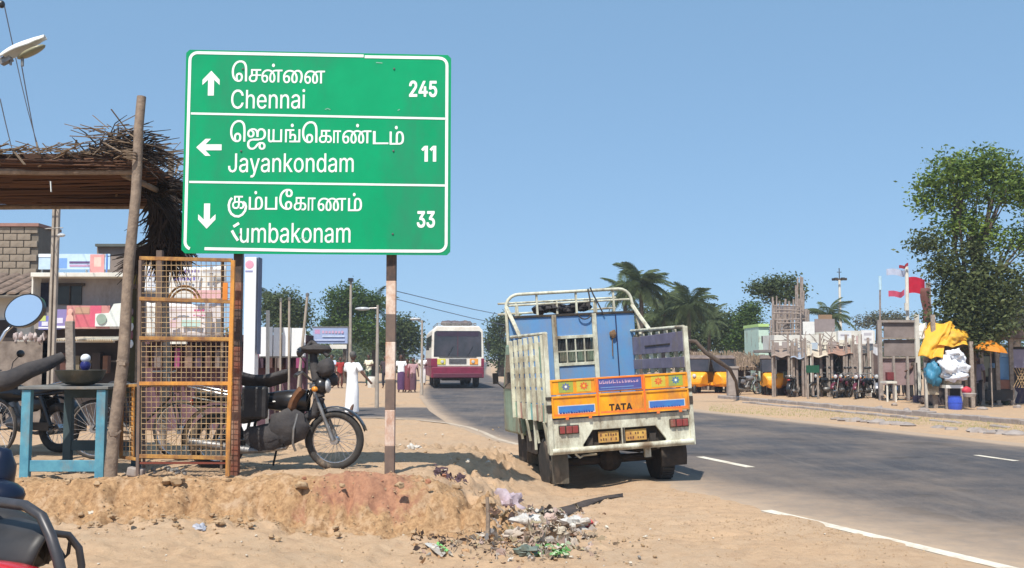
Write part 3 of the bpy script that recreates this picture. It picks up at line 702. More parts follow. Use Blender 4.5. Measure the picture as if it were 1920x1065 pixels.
def wheel(par, x, r, w=.05, spokes=20, M=None, name='wheel', rimm=None, low=False):
    c = Vector((x, 0, r)); mb = MB(M); mb.ring(c, r-w, w, (0, 1, 0), 20 if low else 36, 6 if low else 10); t = mb.build(name, rub, par, smooth=60, local=True)
    mb = MB(M); mb.ring(c, r-w*1.9, .011, (0, 1, 0), 16 if low else 30, 5); mb.tube(c-Vector((0, .05, 0)), c+Vector((0, .05, 0)), .045, n=10)
    for i in range(8 if low else spokes):
        a = 2*PI*i/(8 if low else spokes); s = .03*(-1)**i; mb.tube(c+Vector((math.cos(a+.35)*.04, s, math.sin(a+.35)*.04)), c+Vector((math.cos(a)*(r-w*1.9), 0, math.sin(a)*(r-w*1.9))), .0028 if not low else .005, n=3)
    mb.build('rim', rimm or chrome, t, local=True)
    return t
def motorcycle(label, loc, rot, tankm, group=None, low=False, big=False):
    m = thing('motorcycle', label, 'motorcycle', loc, rot, group)
    B = lambda mb, n, mm, sm_=50, p=m, **k: mb.build(n, mm, p, smooth=sm_, local=True, **k)
    wheel(m, .64, .31, .038, 24, low=low); wheel(m, -.63, .31, .055, 24, low=low)
    mb = MB()
    for s in (-1, 1): mb.path([(.64, s*.075, .31), (.52, s*.075, .62), (.41, s*.075, .90)], [.024, .021, .017], 8)
    mb.bx(.40, .46, -.10, .10, .86, .90); B(mb, 'fork', steel)
    mb = MB()
    for i in range(13):
        a = math.radians(20+i*11)
    mb.grid(lambda u, v: (.64+math.cos(math.radians(15+u*140))*.345, (v-.5)*.13, .31+math.sin(math.radians(15+u*140))*.345+.012*(1-(2*v-1)**2)), 14, 4); B(mb, 'front_mudguard', tankm, solid=.006)
    mb = MB(); mb.grid(lambda u, v: (-.63+math.cos(math.radians(60+u*130))*.36, (v-.5)*.16, .33+math.sin(math.radians(60+u*130))*.36+.012*(1-(2*v-1)**2)), 12, 4); B(mb, 'rear_mudguard', blackp, solid=.006)
    mb = MB(); mb.path([(.40, 0, .84), (.30, 0, .62), (.26, 0, .36), (.0, 0, .27), (-.28, 0, .33), (-.63, 0, .31)], .022, 8)
    for s in (-1, 1): mb.path([(.38, 0, .80), (.1, s*.08, .73), (-.25, s*.10, .70), (-.62, s*.10, .74), (-.86, s*.09, .78)], .014, 6); mb.path([(-.20, s*.10, .69), (-.28, s*.10, .36)], .016, 6); mb.path([(-.44, s*.12, .70), (-.61, s*.12, .34)], [.030, .026], 8)
    B(mb, 'frame', blackp)
    mb = MB(); mb.ell((.02, 0, .36), (.19, .13, .11), 12, 8); mb.path([(.06, 0, .42), (.14, 0, .60)], [.085, .075], 12)
    for i in range(6): mb.box((.085+.012*i, 0, .46+.024*i), (.20, .18, .008), Matrix.Rotation(-.32, 3, 'Y'))
    B(mb, 'engine', steel)
    mb = MB(); mb.grid(lambda u, v: ((lambda t, a: (.36-.52*t, (.055+.085*math.sin(PI*min(1, t*1.15+.12)))*math.cos(a)*1.0, .70+.06*t*0+(.115-.045*t+.02*math.sin(PI*t))*math.sin(a)+.03))(u, v*2*PI)), 12, 14); B(mb, 'fuel_tank', tankm, 80)
    mb = MB()
    for i in range(1): pass
    mb.grid(lambda u, v: (-.12-.72*u, (v-.5)*.27*(1-.25*u), .77+.035*math.sin(PI*u*1.0)*0+.05*u*u+.045*math.sin(PI*v)-.02*math.sin(2*PI*u)), 12, 6); B(mb, 'seat', seatm, 80, solid=.07)
    mb = MB()
    for s in (-1, 1): mb.ell((-.30, s*.11, .60), (.17, .035, .10), 10, 6)
    B(mb, 'side_panel', tankm)
    mb = MB(); mb.ell((-.80, 0, .74), (.10, .075, .05), 10, 6); B(mb, 'tail', tankm)
    mb = MB(); mb.ell((-.895, 0, .735), (.02, .07, .035), 10, 6); B(mb, 'tail_light', redl)
    mb = MB(); mb.path([(-.42, -.15, .80), (-.62, -.16, .84), (-.88, -.14, .90), (-.95, 0, .91), (-.88, .14, .90), (-.62, .16, .84), (-.42, .15, .80)], .013, 8); B(mb, 'grab_rail', chrome)
    mb = MB(); mb.path([(.16, -.10, .56), (.26, -.13, .42), (.16, -.14, .25), (-.1, -.15, .22), (-.3, -.17, .24), (-.85, -.18, .33)], [.02, .02, .02, .022, .045, .05], 10); B(mb, 'exhaust', steel)
    mb = MB(); mb.path([(.34, -.36, 1.00), (.36, -.22, 1.03), (.42, -.1, .94), (.42, .1, .94), (.36, .22, 1.03), (.34, .36, 1.00)], .013, 8); hb = B(mb, 'handlebar', steel)
    for s in (-1, 1):
        mb = MB(); mb.tube((.345, s*.26, 1.025), (.33, s*.38, .99), .019); B(mb, 'grip', seatm, p=hb)
        mb = MB(); mb.path([(.38, s*.2, 1.03), (.40, s*.24, 1.12), (.36, s*.30, 1.20)], .006, 6); mb.ell((.36, s*.32, 1.23), (.022, .068, .05), 14, 8); B(mb, 'mirror', blackp, p=hb)
    mb = MB(); mb.ell((.50, 0, .88), (.09, .095, .095), 14, 10); hl = B(mb, 'headlight_shell', tankm)
    mb = MB(); mb.ell((.572, 0, .88), (.03, .078, .078), 14, 8); B(mb, 'headlight_glass', lampm, p=hl)
    for s in (-1, 1):
        mb = MB(); mb.ell((.47, s*.15, .85), (.035, .028, .028), 8, 6); B(mb, 'indicator', amber)
    mb = MB(); mb.path([(-.02, .14, .25), (-.12, .3, .03)], .012, 6)
    mb.path([(.14, -.22, .28), (.14, .22, .28)], .011, 6); mb.path([(-.3, -.24, .34), (-.3, .24, .34)], .010, 6); B(mb, 'stand', blackp)
    if not low:
        for s in (-1, 1): mb = MB(); mb.path([(.30, s*.19, .60), (.27, s*.23, .45), (.26, s*.23, .30), (.28, s*.2, .22)], .012, 6); B(mb, 'crash_guard', steel)
        mb = MB(); mb.bx(-.6, -.15, .13, .145, .28, .38); B(mb, 'chain_guard', blackp)
    return m
def bicycle(label, loc, rot, group=None):
    m = thing('bicycle', label, 'bicycle', loc, rot, group)
    for x in (.52, -.52): wheel(m, x, .34, .020, 28)
    mb = MB(); P = dict(h=(.38, 0, .86), h2=(.41, 0, .74), bb=(-.05, 0, .30), s=(-.20, 0, .80), r=(-.52, 0, .34), f=(.52, 0, .34))
    for a, b in (('h', 's'), ('h2', 'bb'), ('s', 'bb'), ('h', 'h2')): mb.tube(P[a], P[b], .015)
    for s in (-1, 1):
        q_ = lambda k: Vector(P[k])+Vector((0, s*.05, 0)); mb.tube(q_('r'), q_('bb'), .009); mb.tube(q_('r'), q_('s'), .008); mb.tube(q_('f'), q_('h2'), .010)
    mb.build('frame', blackp, m, local=True, smooth=50)
    mb = MB(); mb.path([(.36, 0, .84), (.36, 0, .98), (.38, -.1, 1.0), (.30, -.27, 1.0)], .011, 6); mb.path([(.36, 0, .98), (.38, .1, 1.0), (.30, .27, 1.0)], .011, 6); mb.build('handlebar', steel, m, local=True, smooth=50)
    mb = MB(); mb.ell((-.24, 0, .86), (.14, .09, .035), 10, 6); mb.build('saddle', seatm, m, local=True, smooth=60)
    mb = MB(); mb.ring((-.05, .03, .30), .09, .006, (0, 1, 0), 16, 4); mb.tube((-.05, .08, .30), (.05, .08, .16), .008); mb.tube((-.05, -.08, .30), (-.15, -.08, .44), .008); mb.bx(.01, .09, .06, .14, .15, .17); mb.build('crank', steel, m, local=True)
    mb = MB(); mb.bx(-.80, -.36, -.07, .07, .70, .715); mb.tube((-.75, .05, .70), (-.52, .05, .34), .006); mb.tube((-.75, -.05, .70), (-.52, -.05, .34), .006); mb.build('carrier', steel, m, local=True)
    return m
mx_ = W(631, 830, 10.75); mc = motorcycle('black motorcycle parked side on behind the mesh rack and the sign posts', (mx_.x-.64, 10.75, H(mx_.x-.64, 10.8)+.0), (0, -.02, math.radians(-5)), blackp)
mc['detail'] = 1; del mc['detail']
# covers and the bag hanging at the handlebar of the black motorcycle
mb = MB(); c = W(583, 655, 10.75)
mb.ell(W(592, 655, 10.75), (.17, .12, .05), 10, 8, warp=.5, seed=3); mb.path([W(560, 668, 10.7), W(585, 640, 10.75), W(615, 668, 10.7)], [.02, .035, .02], 8)
mb.path([W(585, 640, 10.8), W(590, 690, 10.75), W(600, 745, 10.7)], [.03, .05, .055], 9); mb.ell(W(618, 712, 10.75), (.11, .06, .06), 10, 8, warp=.5, seed=5)
mb.ell(W(612, 690, 10.7), (.10, .13, .09), 10, 8, warp=.4, seed=8); mb.path([W(600, 745, 10.7), W(590, 775, 10.7), W(560, 790, 10.7)], [.055, .06, .03], 8)
mb.build('handlebar_cover', cl, mc, smooth=60)
mb = MB(); mb.box(W(478, 755, 10.55), (.26, .12, .34)); mb.build('side_box', seatm, mc, bevel=.03)
mb = MB(); mb.ell(W(540, 800, 10.58), (.24, .08, .17), 12, 8, warp=.4, seed=4); mb.ell(W(505, 820, 10.6), (.26, .07, .13), 12, 8, warp=.4, seed=6); mb.build('lower_cover', cl, mc, smooth=60)
bag = mat('orange_cloth', (.20, .085, .035), (.03, .02, .015), 5, .9, bump=.5)
mb = MB(); mb.grid(lambda u, v: W(560-20*v+u*14-5*math.sin(3*v), 726+v*40+u*6, 10.6+.04*math.sin(u*9)), 8, 8); o = mb.build('hanging_bag', bag, smooth=60, solid=.03); tag(o, 'orange brown cloth bag hanging on the side of the black motorcycle', 'bag')
mb = MB(); mb.grid(lambda u, v: W(452+u*88, 696+7*math.sin(u*4)+v*18, 10.66+.14*v+.02*math.sin(9*u)), 10, 4); mb.build('seat_cover', cl, mc, smooth=60, solid=.05)
# bicycles
b1 = W(345, 785, 11.6); bicycle('black bicycle standing behind the wire mesh rack', (b1.x-.52, 11.6, H(b1.x, 11.6)+.03), (0, 0, math.radians(-8)))
b2 = W(6, 790, 12.2); bicycle('bicycle with silver rims at the left edge beside the blue table', (b2.x-.5, 12.2, H(b2.x, 12.2)+.02), (0, 0, math.radians(-20)))
b3 = G(128, 768, .1); bicycle('far bicycle seen between the legs of the blue table', (b3.x, b3.y, H(b3.x, b3.y)), (0, 0, math.radians(15)))
b4 = W(48, 735, 12.6); mc2 = motorcycle('dark motorcycle half hidden under the black tarpaulin at the left edge', (b4.x-.2, 12.9, H(b4.x, 12.9)), (0, 0, math.radians(160)), blackp)
# the near motorcycle, cut by the left edge of the photo: tail and grab rail in view, round mirror above
redp = mat('red_paint', lin((190, 40, 45)), lin((150, 25, 35)), 4, .25, coat=.5, dirt_amt=.05)
ta = W(70, 1010, 2.62)
nb = thing('motorcycle', 'red and black motorcycle cut off by the lower left corner with a round mirror above', 'motorcycle', (ta.x, ta.y, .45))
def nbd(mb, n, m, **k): return mb.build(n, m, nb, smooth=60, **k)
mb = MB()
def seatf(u, v):
    c = W(-95+170*u, 957+34*u*u, 2.95-.35*u); a = -PI*v
    w = .12*(1-.55*u**5)
    return c+Vector((.0, -math.cos(PI*v)*w*1.05, -(.10*(1-math.sin(PI*v))))) + Vector((.03*math.sin(PI*v)*u, 0, 0))
mb.grid(seatf, 14, 10); nbd(mb, 'seat', seatm, solid=.01)
mb = MB(); mb.ell(W(-20, 1003, 2.78), (.19, .085, .085), 20, 12, Matrix.Rotation(.25, 3, 'Y')); nbd(mb, 'seat_base', seatm)
mb = MB(); mb.ell(W(-24, 1100, 2.50), (.18, .09, .062), 20, 12, Matrix.Rotation(.05, 3, 'Y')); nbd(mb, 'tail_panel', redp)
mb = MB(); mb.path([W(-60, 940, 2.75), W(-5, 941, 2.66), W(48, 948, 2.58), W(78, 968, 2.54), W(95, 1005, 2.52), W(108, 1045, 2.5), W(118, 1090, 2.5)], .0135, 10); nbd(mb, 'grab_rail', mat('satin_grey', (.07, .065, .07), (.04, .04, .042), 9, .4, metal=.3))
mb = MB(); mb.path([W(100, 1000, 2.75), W(128, 1003, 2.78), W(148, 1028, 2.8), W(153, 1060, 2.8), W(150, 1100, 2.8)], .010, 10); mb.path([W(112, 1030, 2.8), W(122, 1046, 2.8), W(128, 1038, 2.8), W(132, 1010, 2.8)], .005, 6); nbd(mb, 'rear_carrier', mat('satin_grey', 0))
mb = MB(); mb.ell(W(2, 890, 3.2), (.045, .05, .085), 14, 10, warp=.2); mb.ell(W(-10, 930, 3.1), (.09, .07, .05), 12, 8); nbd(mb, 'tank', mat('navy_paint', lin((20, 28, 48)), None, 4, .3))
mp = W(45, 582, 3.75); Rm = Matrix.Rotation(math.radians(33), 3, 'Y') @ Matrix.Identity(3)
tilt = Matrix.Rotation(math.radians(-8), 3, 'X')
def disc(rx, rz, y0, y1, n=36):
    mb_ = MB(); 
    vs = [mp+tilt @ (Matrix.Rotation(-math.radians(28), 3, 'Y') @ Vector((rx*math.cos(2*PI*i/n), yy, rz*math.sin(2*PI*i/n)))) for yy in (y0, y1) for i in range(n)]
    mb_.add(vs, [tuple(range(n))[::-1], tuple(range(n, 2*n))]+[(i, (i+1) % n, n+(i+1) % n, n+i) for i in range(n)]); return mb_
nbd(disc(.075, .060, .0, .022), 'mirror_shell', blackp)
disc(.070, .055, -.002, .001).build('mirror_glass', mirm, nb)
mb = MB(); mb.path([mp+Vector((-.05, .03, -.05)), W(10, 622, 3.75), W(-12, 660, 3.75), W(-30, 720, 3.72)], .0065, 8); nbd(mb, 'mirror_stem', chrome)
mb = MB(); mb.path([W(-30, 720, 3.72), W(-90, 735, 3.7), W(-200, 740, 3.85)], .012, 8); mb.tube(W(-40, 725, 3.72), W(-12, 722, 3.6), .018); nbd(mb, 'handlebar', steel)
for x, Y in ((-90, 2.7), (-330, 3.6)):
    c = W(x, 1000, Y); mb = MB(); mb.ring((c.x, c.y, .45+.31), .26, .05, (.55, -.83, 0), 24, 8); nbd(mb, 'tyre', rub)
mb = MB(); mb.path([W(-90, 1010, 2.7), W(-140, 980, 3.0), W(-200, 900, 3.4), W(-200, 760, 3.8)], .05, 8); nbd(mb, 'frame', blackp)

# ---------------------------------------------------------------- the truck
cream = mat('cream_paint', lin((220, 220, 200)), lin((190, 188, 168)), 7, .6, bump=.12, bscale=9, dirt=(.20, .145, .09), dirt_amt=.5)
yel = mat('truck_yellow', lin((246, 172, 30)), lin((228, 140, 24)), 5, .5, dirt=(.36, .15, .06), dirt_amt=.42)
ylo = mat('truck_orange', lin((240, 130, 45)), lin((225, 110, 50)), 6, .5, dirt=(.45, .2, .1), dirt_amt=.3)
blu = mat('truck_blue', lin((94, 148, 194)), lin((104, 138, 186)), 2.5, .6, bump=.15, bscale=3, dirt=(.22, .26, .34), dirt_amt=.42)
gry = mat('board_purple_grey', lin((128, 122, 142)), lin((108, 102, 122)), 7, .7, dirt=(.22, .18, .14), dirt_amt=.25)
under = mat('chassis_dark', (.028, .025, .022), (.06, .045, .035), 6, .85, dirt=(.12, .09, .06), dirt_amt=.2)
flap = mat('mud_flap', (.14, .125, .095), (.09, .08, .065), 6, .85, dirt=(.30, .23, .16), dirt_amt=.3)
grn = mat('faded_green', lin((120, 165, 140)), lin((150, 175, 150)), 6, .6, dirt_amt=.2)
TM = 1.84
tr = thing('pickup_truck', 'cream and yellow pickup truck with blue front board seen from behind on the sandy shoulder', 'truck', TO)
tr.rotation_mode = 'XYZ'
Rt = Matrix.Rotation(TYAW, 4, 'Z') @ Matrix.Rotation(math.radians(-3.1), 4, 'Y') @ Matrix.Rotation(math.radians(-1.3), 4, 'X')
tr.rotation_euler = Rt.to_euler('XYZ')
def T(mb, n, m, bevel=0., p=tr, **k): return mb.build(n, m, p, local=True, bevel=bevel, **k)
# chassis
mb = MB(); 
for x in (.5, TM-.5): mb.bx(x-.04, x+.04, .05, 3.3, .56, .68)
for y in (.15, .9, 1.7, 2.4): mb.bx(.5, TM-.5, y-.03, y+.03, .57, .66)
mb.tube((.2, .62, .34), (TM-.2, .62, .34), .055, n=10); mb.ell((TM/2, .62, .34), (.17, .14, .16), 12, 8); mb.tube((TM/2, .7, .36), (TM/2, 2.5, .5), .035)
for x in (.42, TM-.42): mb.path([(x, .1, .50), (x, .62, .42), (x, 1.15, .50)], .03, 6)
mb.bx(.62, 1.15, .9, 1.5, .36, .56); mb.path([(1.3, .5, .45), (1.3, 1.4, .42), (1.3, 2.4, .45)], .045, 8); mb.tube((1.3, .12, .45), (1.3, .5, .45), .028)
mb.bx(.25, TM-.25, 2.2, 3.2, .34, .6)
T(mb, 'chassis', under)
# load bed floor and rear cross panel with the notch
mb = MB(); mb.bx(.03, TM-.03, .06, 2.1, .88, .93); T(mb, 'bed_floor', under)
mb = MB()
mb.prism([(0, .51), (.0, .93), (TM, .93), (TM, .51), (1.50, .51), (1.50, .60), (1.37, .775), (.53, .775), (.40, .60), (.40, .51)], (0, 0, 0), (1, 0, 0), (0, 0, 1), (0, .045, 0)); T(mb, 'rear_panel', cream, .006)
mb = MB(); mb.tube((-.01, -.015, .545), (TM+.02, -.015, .545), .036, n=10); mb.bx(-.02, TM+.03, -.02, .05, .50, .56); T(mb, 'bumper', cream, .008)
mb = MB(); mb.tube((.93, .0, .57), (.93, 0, .78), .018); mb.bx(.38, 1.5, .10, .12, .55, .80, ); T(mb, 'notch_backing', under)
mb = MB(); mb.bx(.905, .945, -.012, .02, .565, .79); T(mb, 'notch_bar', cream)
plm = mat('number_plate', lin((205, 165, 85)), lin((170, 120, 70)), 9, .5, dirt_amt=.2); plt = mat('plate_marks', (.16, .07, .04), None, 8, .6)
for k, (x0, x1) in enumerate(((.61, .88), (.97, 1.25))):
    mb = MB(); mb.bx(x0, x1, .035, .045, .605, .745); o = T(mb, 'number_plate', plm, .003)
    mb = MB()
    for r in range(2):
        for i in range(7):
            if rnd.random() < .8: mb.bx(x0+.025+i*.033, x0+.043+i*.033, .0315, .034, .63+r*.055, .63+r*.055+rnd.uniform(.02, .034))
    T(mb, 'worn_lettering', plt, p=o)
for x0, zc in ((.10, .80), (1.56, .79)):
    mb = MB(); mb.bx(x0-.012, x0+.252, -.02, .0, zc-.055, zc+.055); h = T(mb, 'tail_lamp_housing', under, .01)
    mb = MB()
    for i, w in enumerate((.07, .08, .078)): mb.bx(x0+i*.081, x0+i*.081+w-.004, -.04, -.018, zc-.045, zc+.045)
    T(mb, 'tail_lamp', mat('lamp_red_dusty', (.30, .045, .04), (.20, .05, .045), 12, .35, dirt=(.25, .15, .1), dirt_amt=.3), .008, p=h)
# yellow tailgate of three panels
tg = [(0.01, .605), (.615, 1.225), (1.235, TM-.01)]
for k, (x0, x1) in enumerate(tg):
    mb = MB(); mb.bx(x0, x1, -.03, -.005, .955, 1.225); o = T(mb, 'tailgate_panel', yel, .006)
    mb = MB()
    for z in (.962, 1.213): mb.bx(x0+.005, x1-.005, -.045, -.0302, z-.01, z+.012)
    for x in (x0+.012, x1-.012): mb.bx(x-.01, x+.01, -.0455, -.0303, .975, 1.2)
    T(mb, 'rim_fold', yel, p=o)
    mb = MB(); mb.bx(x0+.012, x1-.012, -.042, -.032, .974, 1.0); T(mb, 'lower_band', ylo, p=o)
    mb = MB(); mb.bx(x0, x1, -.022, .0, 1.24, 1.43); o = T(mb, 'upper_board', yel, .006)
    mb = MB()
    for x in (x0+.01, x1-.01): mb.bx(x-.01, x+.01, -.035, -.0222, 1.245, 1.425)
    mb.bx(x0+.022, x1-.022, -.034, -.0223, 1.408, 1.425); T(mb, 'rim_fold', ylo if k == 1 else yel, p=o)
    if k != 1:
        for j, (c, cc) in enumerate((((90, 100, 170), (225, 225, 215)), ((232, 80, 50), (250, 190, 60))) if k == 0 else (((232, 80, 50), (245, 150, 60)), ((60, 110, 170), (215, 225, 225)))):
            fx = x0+.20+j*.235; fz = 1.335
            mb = MB(); mb.bx(fx-.095, fx+.095, -.0245, -.0222, fz-.072, fz+.068); T(mb, 'painted_square', paint('flower_ground_%d' % (j+k), ((160, 175, 70), (205, 185, 70))[(j+k//2) % 2], .5, .3), p=o)
            mb = MB()
            for a in range(8):
                an = a*PI/4; mb.add([(fx+math.cos(an+u)*r, -.0265, fz+math.sin(an+u)*r*.9) for u, r in ((0, .012), (-.3, .038), (0, .058), (.3, .038))], [(0, 1, 2, 3)])
            T(mb, 'painted_flower', paint('petal%s' % (c,), c, .5), p=o)
            mb = MB(); mb.add([(fx+math.cos(a*PI/4)*.017, -.0275, fz+math.sin(a*PI/4)*.017) for a in range(8)], [tuple(range(8))]); T(mb, 'flower_heart', paint('heart%s' % (cc,), cc, .5), p=o)
# TATA lettering and the blue lettered plates
dk = mat('letter_dark', (.03, .018, .012), None, 6, .5)
mb = MB(); put_text(mb, 'TATA', (.755, 0, 1.065, .095), lambda x, y: (x, -.0325, 1.085-y), .03); T(mb, 'lettering', dk, label='dark maker name lettering on the middle yellow panel')
bl2 = mat('plate_blue', lin((60, 125, 185)), lin((70, 105, 175)), 9, .5); blw = mat('letter_pale', (.62, .62, .60), None, 9, .5); bld = mat('letter_navy', (.02, .05, .22), None, 9, .5)
for x0, x1, z in ((.10, .56, 1.045), (1.295, 1.76, 1.035)):
    mb = MB(); mb.bx(x0-.012, x1+.012, -.034, -.0305, z-.058, z+.058); o = T(mb, 'lettered_plate', blw)
    mb = MB(); mb.bx(x0, x1, -.037, -.0342, z-.028, z+.048); T(mb, 'blue_band', bl2, p=o)
    mb = MB()
    x = x0+.01
    while x < x1-.04:
        w = rnd.uniform(.016, .034); h = rnd.uniform(.022, .034); mb.bx(x, x+w, -.0385, -.0372, z-.042, z-.042+h*.45)
        if rnd.random() < .6: mb.bx(x+w*.2, x+w*.5, -.0386, -.0373, z-.042, z-.042+h)
        x += w+rnd.uniform(.005, .012)
    T(mb, 'worn_lettering', bld, p=o)
mb = MB(); mb.bx(.63, 1.21, -.028, -.0225, 1.255, 1.405); o = T(mb, 'lettered_plate', mat('plate_indigo', lin((62, 88, 150)), lin((90, 80, 140)), 6, .5, dirt_amt=.15))
mb = MB(); x = .65
for z, h in ((1.345, .042),):
    while x < 1.17:
        w = rnd.uniform(.018, .04); mb.bx(x, x+w, -.0295, -.0282, z, z+.009); mb.bx(x, x+.008, -.0296, -.0283, z-.004, z+rnd.uniform(.02, h)); 
        if rnd.random() < .6: mb.bx(x+w-.007, x+w, -.0297, -.0284, z, z+h*.7)
        x += w+.012
T(mb, 'worn_lettering', paint('letter_pink', (215, 175, 195), .5), p=o)
mb = MB(); mb.bx(.63, 1.21, -.0295, -.0282, 1.262, 1.268); mb.bx(.66, 1.1, -.0295, -.0282, 1.29, 1.30); T(mb, 'worn_line', paint('letter_blue2', (120, 150, 195), .5), p=o)
mb = MB()
for x in (.61, 1.23):
    mb.bx(x-.012, x+.012, -.055, -.03, .95, 1.43)
for x in (.2, .5, 1.4, 1.7): mb.bx(x-.02, x+.02, -.05, -.03, .925, .965)
T(mb, 'hinge', ylo, .004)
# corner posts and side boards
for x in (-.015, TM+.015):
    mb = MB(); mb.beam((x, .0, .50), (x, .0, 2.02), .05, .06); T(mb, 'corner_post', cream, .006)
    mb = MB(); mb.bx(x-.03, x+.03, -.035, .035, 1.02, 1.12); mb.bx(x-.032, x+.032, -.037, .037, 1.18, 1.22); T(mb, 'hinge_bracket', under, .004)
def side(x, sgn, pm, rm, zs):
    for z0_, z1_ in zs:
        mb = MB(); mb.bx(x-.012, x+.012, .04, 2.06, z0_, z1_); T(mb, 'side_board', pm, .004)
    for i in range(7):
        y = .10+i*.32; mb = MB(); mb.beam((x+sgn*.03, y, .90), (x+sgn*.03, y, 2.0), .028, .055, up=(1, 0, 0)); T(mb, 'side_rib', rm, .004)
    mb = MB(); mb.tube((x, .0, 2.015), (x, 2.1, 2.06), .022); T(mb, 'top_rail', cream)
side(.0, -1, cream, cream, [(1.13, 1.30), (1.34, 1.46), (1.52, 1.61), (1.68, 1.76), (1.84, 1.92)])
mb = MB(); mb.bx(-.02, -.012, 1.72, 2.0, .95, 1.1)
ca = [grn, paint('faded_pink', (205, 150, 140), .6, .3), paint('faded_teal', (130, 190, 190), .6, .3), cream, paint('faded_pink', 0), grn]
for i in range(6):
    mb = MB(); mb.bx(-.014, .012, .04+i*.337, .04+i*.337+.33, .90, 1.115); T(mb, 'lower_side_panel', ca[i], .004)
mb = MB(); mb.bx(-.032, -.0125, .12, .30, 1.55, 1.86); T(mb, 'green_patch', grn, .004)
side(TM, 1, gry, cream, [(1.0, 1.22), (1.25, 1.42), (1.49, 1.63), (1.70, 1.96)])
mb = MB(); mb.bx(TM-.02, TM-.013, .5, 1.5, 1.80, 1.82); T(mb, 'dark_scratch', under)
for i in range(4):
    mb = MB(); y = .3+.5*i; mb.beam((-.02, y, .90), (.03, y+.05, .60), .03, .03); T(mb, 'support_bracket', cream); mb = MB(); mb.beam((TM+.01, y, .90), (TM-.03, y+.05, .62), .03, .03); T(mb, 'support_bracket', cream)
# front board of the bed
YB = 2.1; ZT = 2.33
xs_ = [(-.02, .62), (.69, 1.235), (1.305, 1.90)]
for i, (x0, x1) in enumerate(xs_):
    if i != 1: mb = MB(); mb.bx(x0, x1, YB, YB+.03, .93, ZT); T(mb, 'blue_panel', blu, .004)
    else:
        mb = MB(); mb.bx(x0, x1, YB, YB+.03, .93, 1.60); T(mb, 'blue_panel', blu, .004); mb = MB(); mb.bx(x0, x1, YB, YB+.03, 2.03, ZT); T(mb, 'blue_panel', blu, .004)
for x in (.655, 1.27):
    mb = MB(); mb.bx(x-.034, x+.034, YB-.03, YB+.03, .93, ZT+.02); T(mb, 'upright_bar', cream, .006)
mb = MB(); x0, x1 = .69, 1.235
mb.bx(x0, x1, YB-.02, YB+.02, 1.595, 1.64); g_ = T(mb, 'window_frame', cream, .004)
mb = MB(); mb.bx(x0, x1, YB-.02, YB+.02, 1.995, 2.04); T(mb, 'window_frame', cream, .004)
mb = MB(); mb.bx(x0, x1, YB+.12, YB+.14, 1.6, 2.03); T(mb, 'window_dark', mat('dark_glass', (.03, .03, .03), None, 5, .15), p=g_)
for i in range(1, 4): mb = MB(); mb.bx(x0+(x1-x0)*i/4-.009, x0+(x1-x0)*i/4+.009, YB-.012, YB+.012, 1.64, 2.0); T(mb, 'grille_bar', cream, p=g_)
mb = MB(); mb.bx(x0, x1, YB-.010, YB+.010, 1.80, 1.818); T(mb, 'grille_bar', cream, p=g_)
mb = MB()
for i in range(24): x = x0+(x1-x0)*(i+.5)/24; mb.tube((x, YB+.02, 1.64), (x, YB+.02, 2.0), .003, n=4)
T(mb, 'fine_grille', steel, p=g_)
mb = MB(); mb.bx(1.60, 1.615, YB-.012, YB-.001, .95, ZT-.01); T(mb, 'door_gap', mat('seam_navy', (.02, .03, .10), None, 8, .7))
mb = MB(); mb.ell((1.545, YB-.03, 2.03), (.055, .03, .06), 8, 6, warp=.4); mb.tube((1.53, YB-.02, 1.97), (1.52, YB-.02, 1.7), .008); T(mb, 'rusty_lock', mat('rust', (.14, .075, .04), (.22, .14, .08), 14, .9))
mb = MB(); mb.bx(-.03, 1.91, YB-.02, YB+.04, ZT, ZT+.035); T(mb, 'top_ledge', under, .004)
mb = MB()   # arch of pipes above the board
pts = [(-.05, YB, 1.95), (-.05, YB, 2.50)]+[(-.05+.20-.20*math.cos(a), YB, 2.50+.18*math.sin(a)) for a in np.linspace(.3, PI/2, 5)]+[(1.68, YB, 2.70)]+[(1.68+.2*math.sin(a), YB, 2.50+.2*math.cos(a)) for a in np.linspace(.3, PI/2, 5)]+[(1.92, YB-.04, 2.33), (1.93, YB-.15, 2.0)]
mb.path(pts, .024, 8); T(mb, 'pipe_arch', cream, smooth=50)
mb = MB(); mb.path([(-.05, YB, 2.50), (.02, YB-.15, 2.25), (.06, YB-.35, 2.03)], .03, 6); T(mb, 'pipe_brace', cream, smooth=50)
mb = MB(); mb.path([(1.88, YB, 2.45), (1.93, YB-.2, 2.25), (1.95, YB-.55, 2.02)], .03, 6); T(mb, 'pipe_brace', cream, smooth=50)
for z, y in ((2.52, YB+.02), (2.60, YB+.7), (2.44, YB+.75)): mb = MB(); mb.tube((-.03, y, z), (1.86, y, z+.02), .016); T(mb, 'rack_rail', cream)
for i, x in enumerate((.12, .42, .72, 1.02, 1.32, 1.60)):
    mb = MB(); mb.beam((x, YB+.02, 2.34), (x, YB+.02, 2.69 if i % 2 else 2.53), .035, .03); T(mb, 'rack_post', cream, .003)
for i, x in enumerate((.25, .9, 1.5)):
    mb = MB(); mb.beam((x, YB+.7, 2.1), (x, YB+.7, 2.62), .03, .03); T(mb, 'rack_post', cream, .003)
mb = MB()
for i in range(9): mb.ell((.50+.085*i+rnd.uniform(-.02, .02), YB+.16+rnd.uniform(-.04, .04), 2.45+.03*math.sin(i)), (.10, .12, .075), 10, 7, warp=.6, seed=i)
o = mb.build('load', cl, smooth=60, local=True); o.parent = None
o.matrix_world = Matrix.Translation(TO) @ Rt; tag(o, 'crumpled dark sheet bundled on the roof rack of the truck', 'bundle')
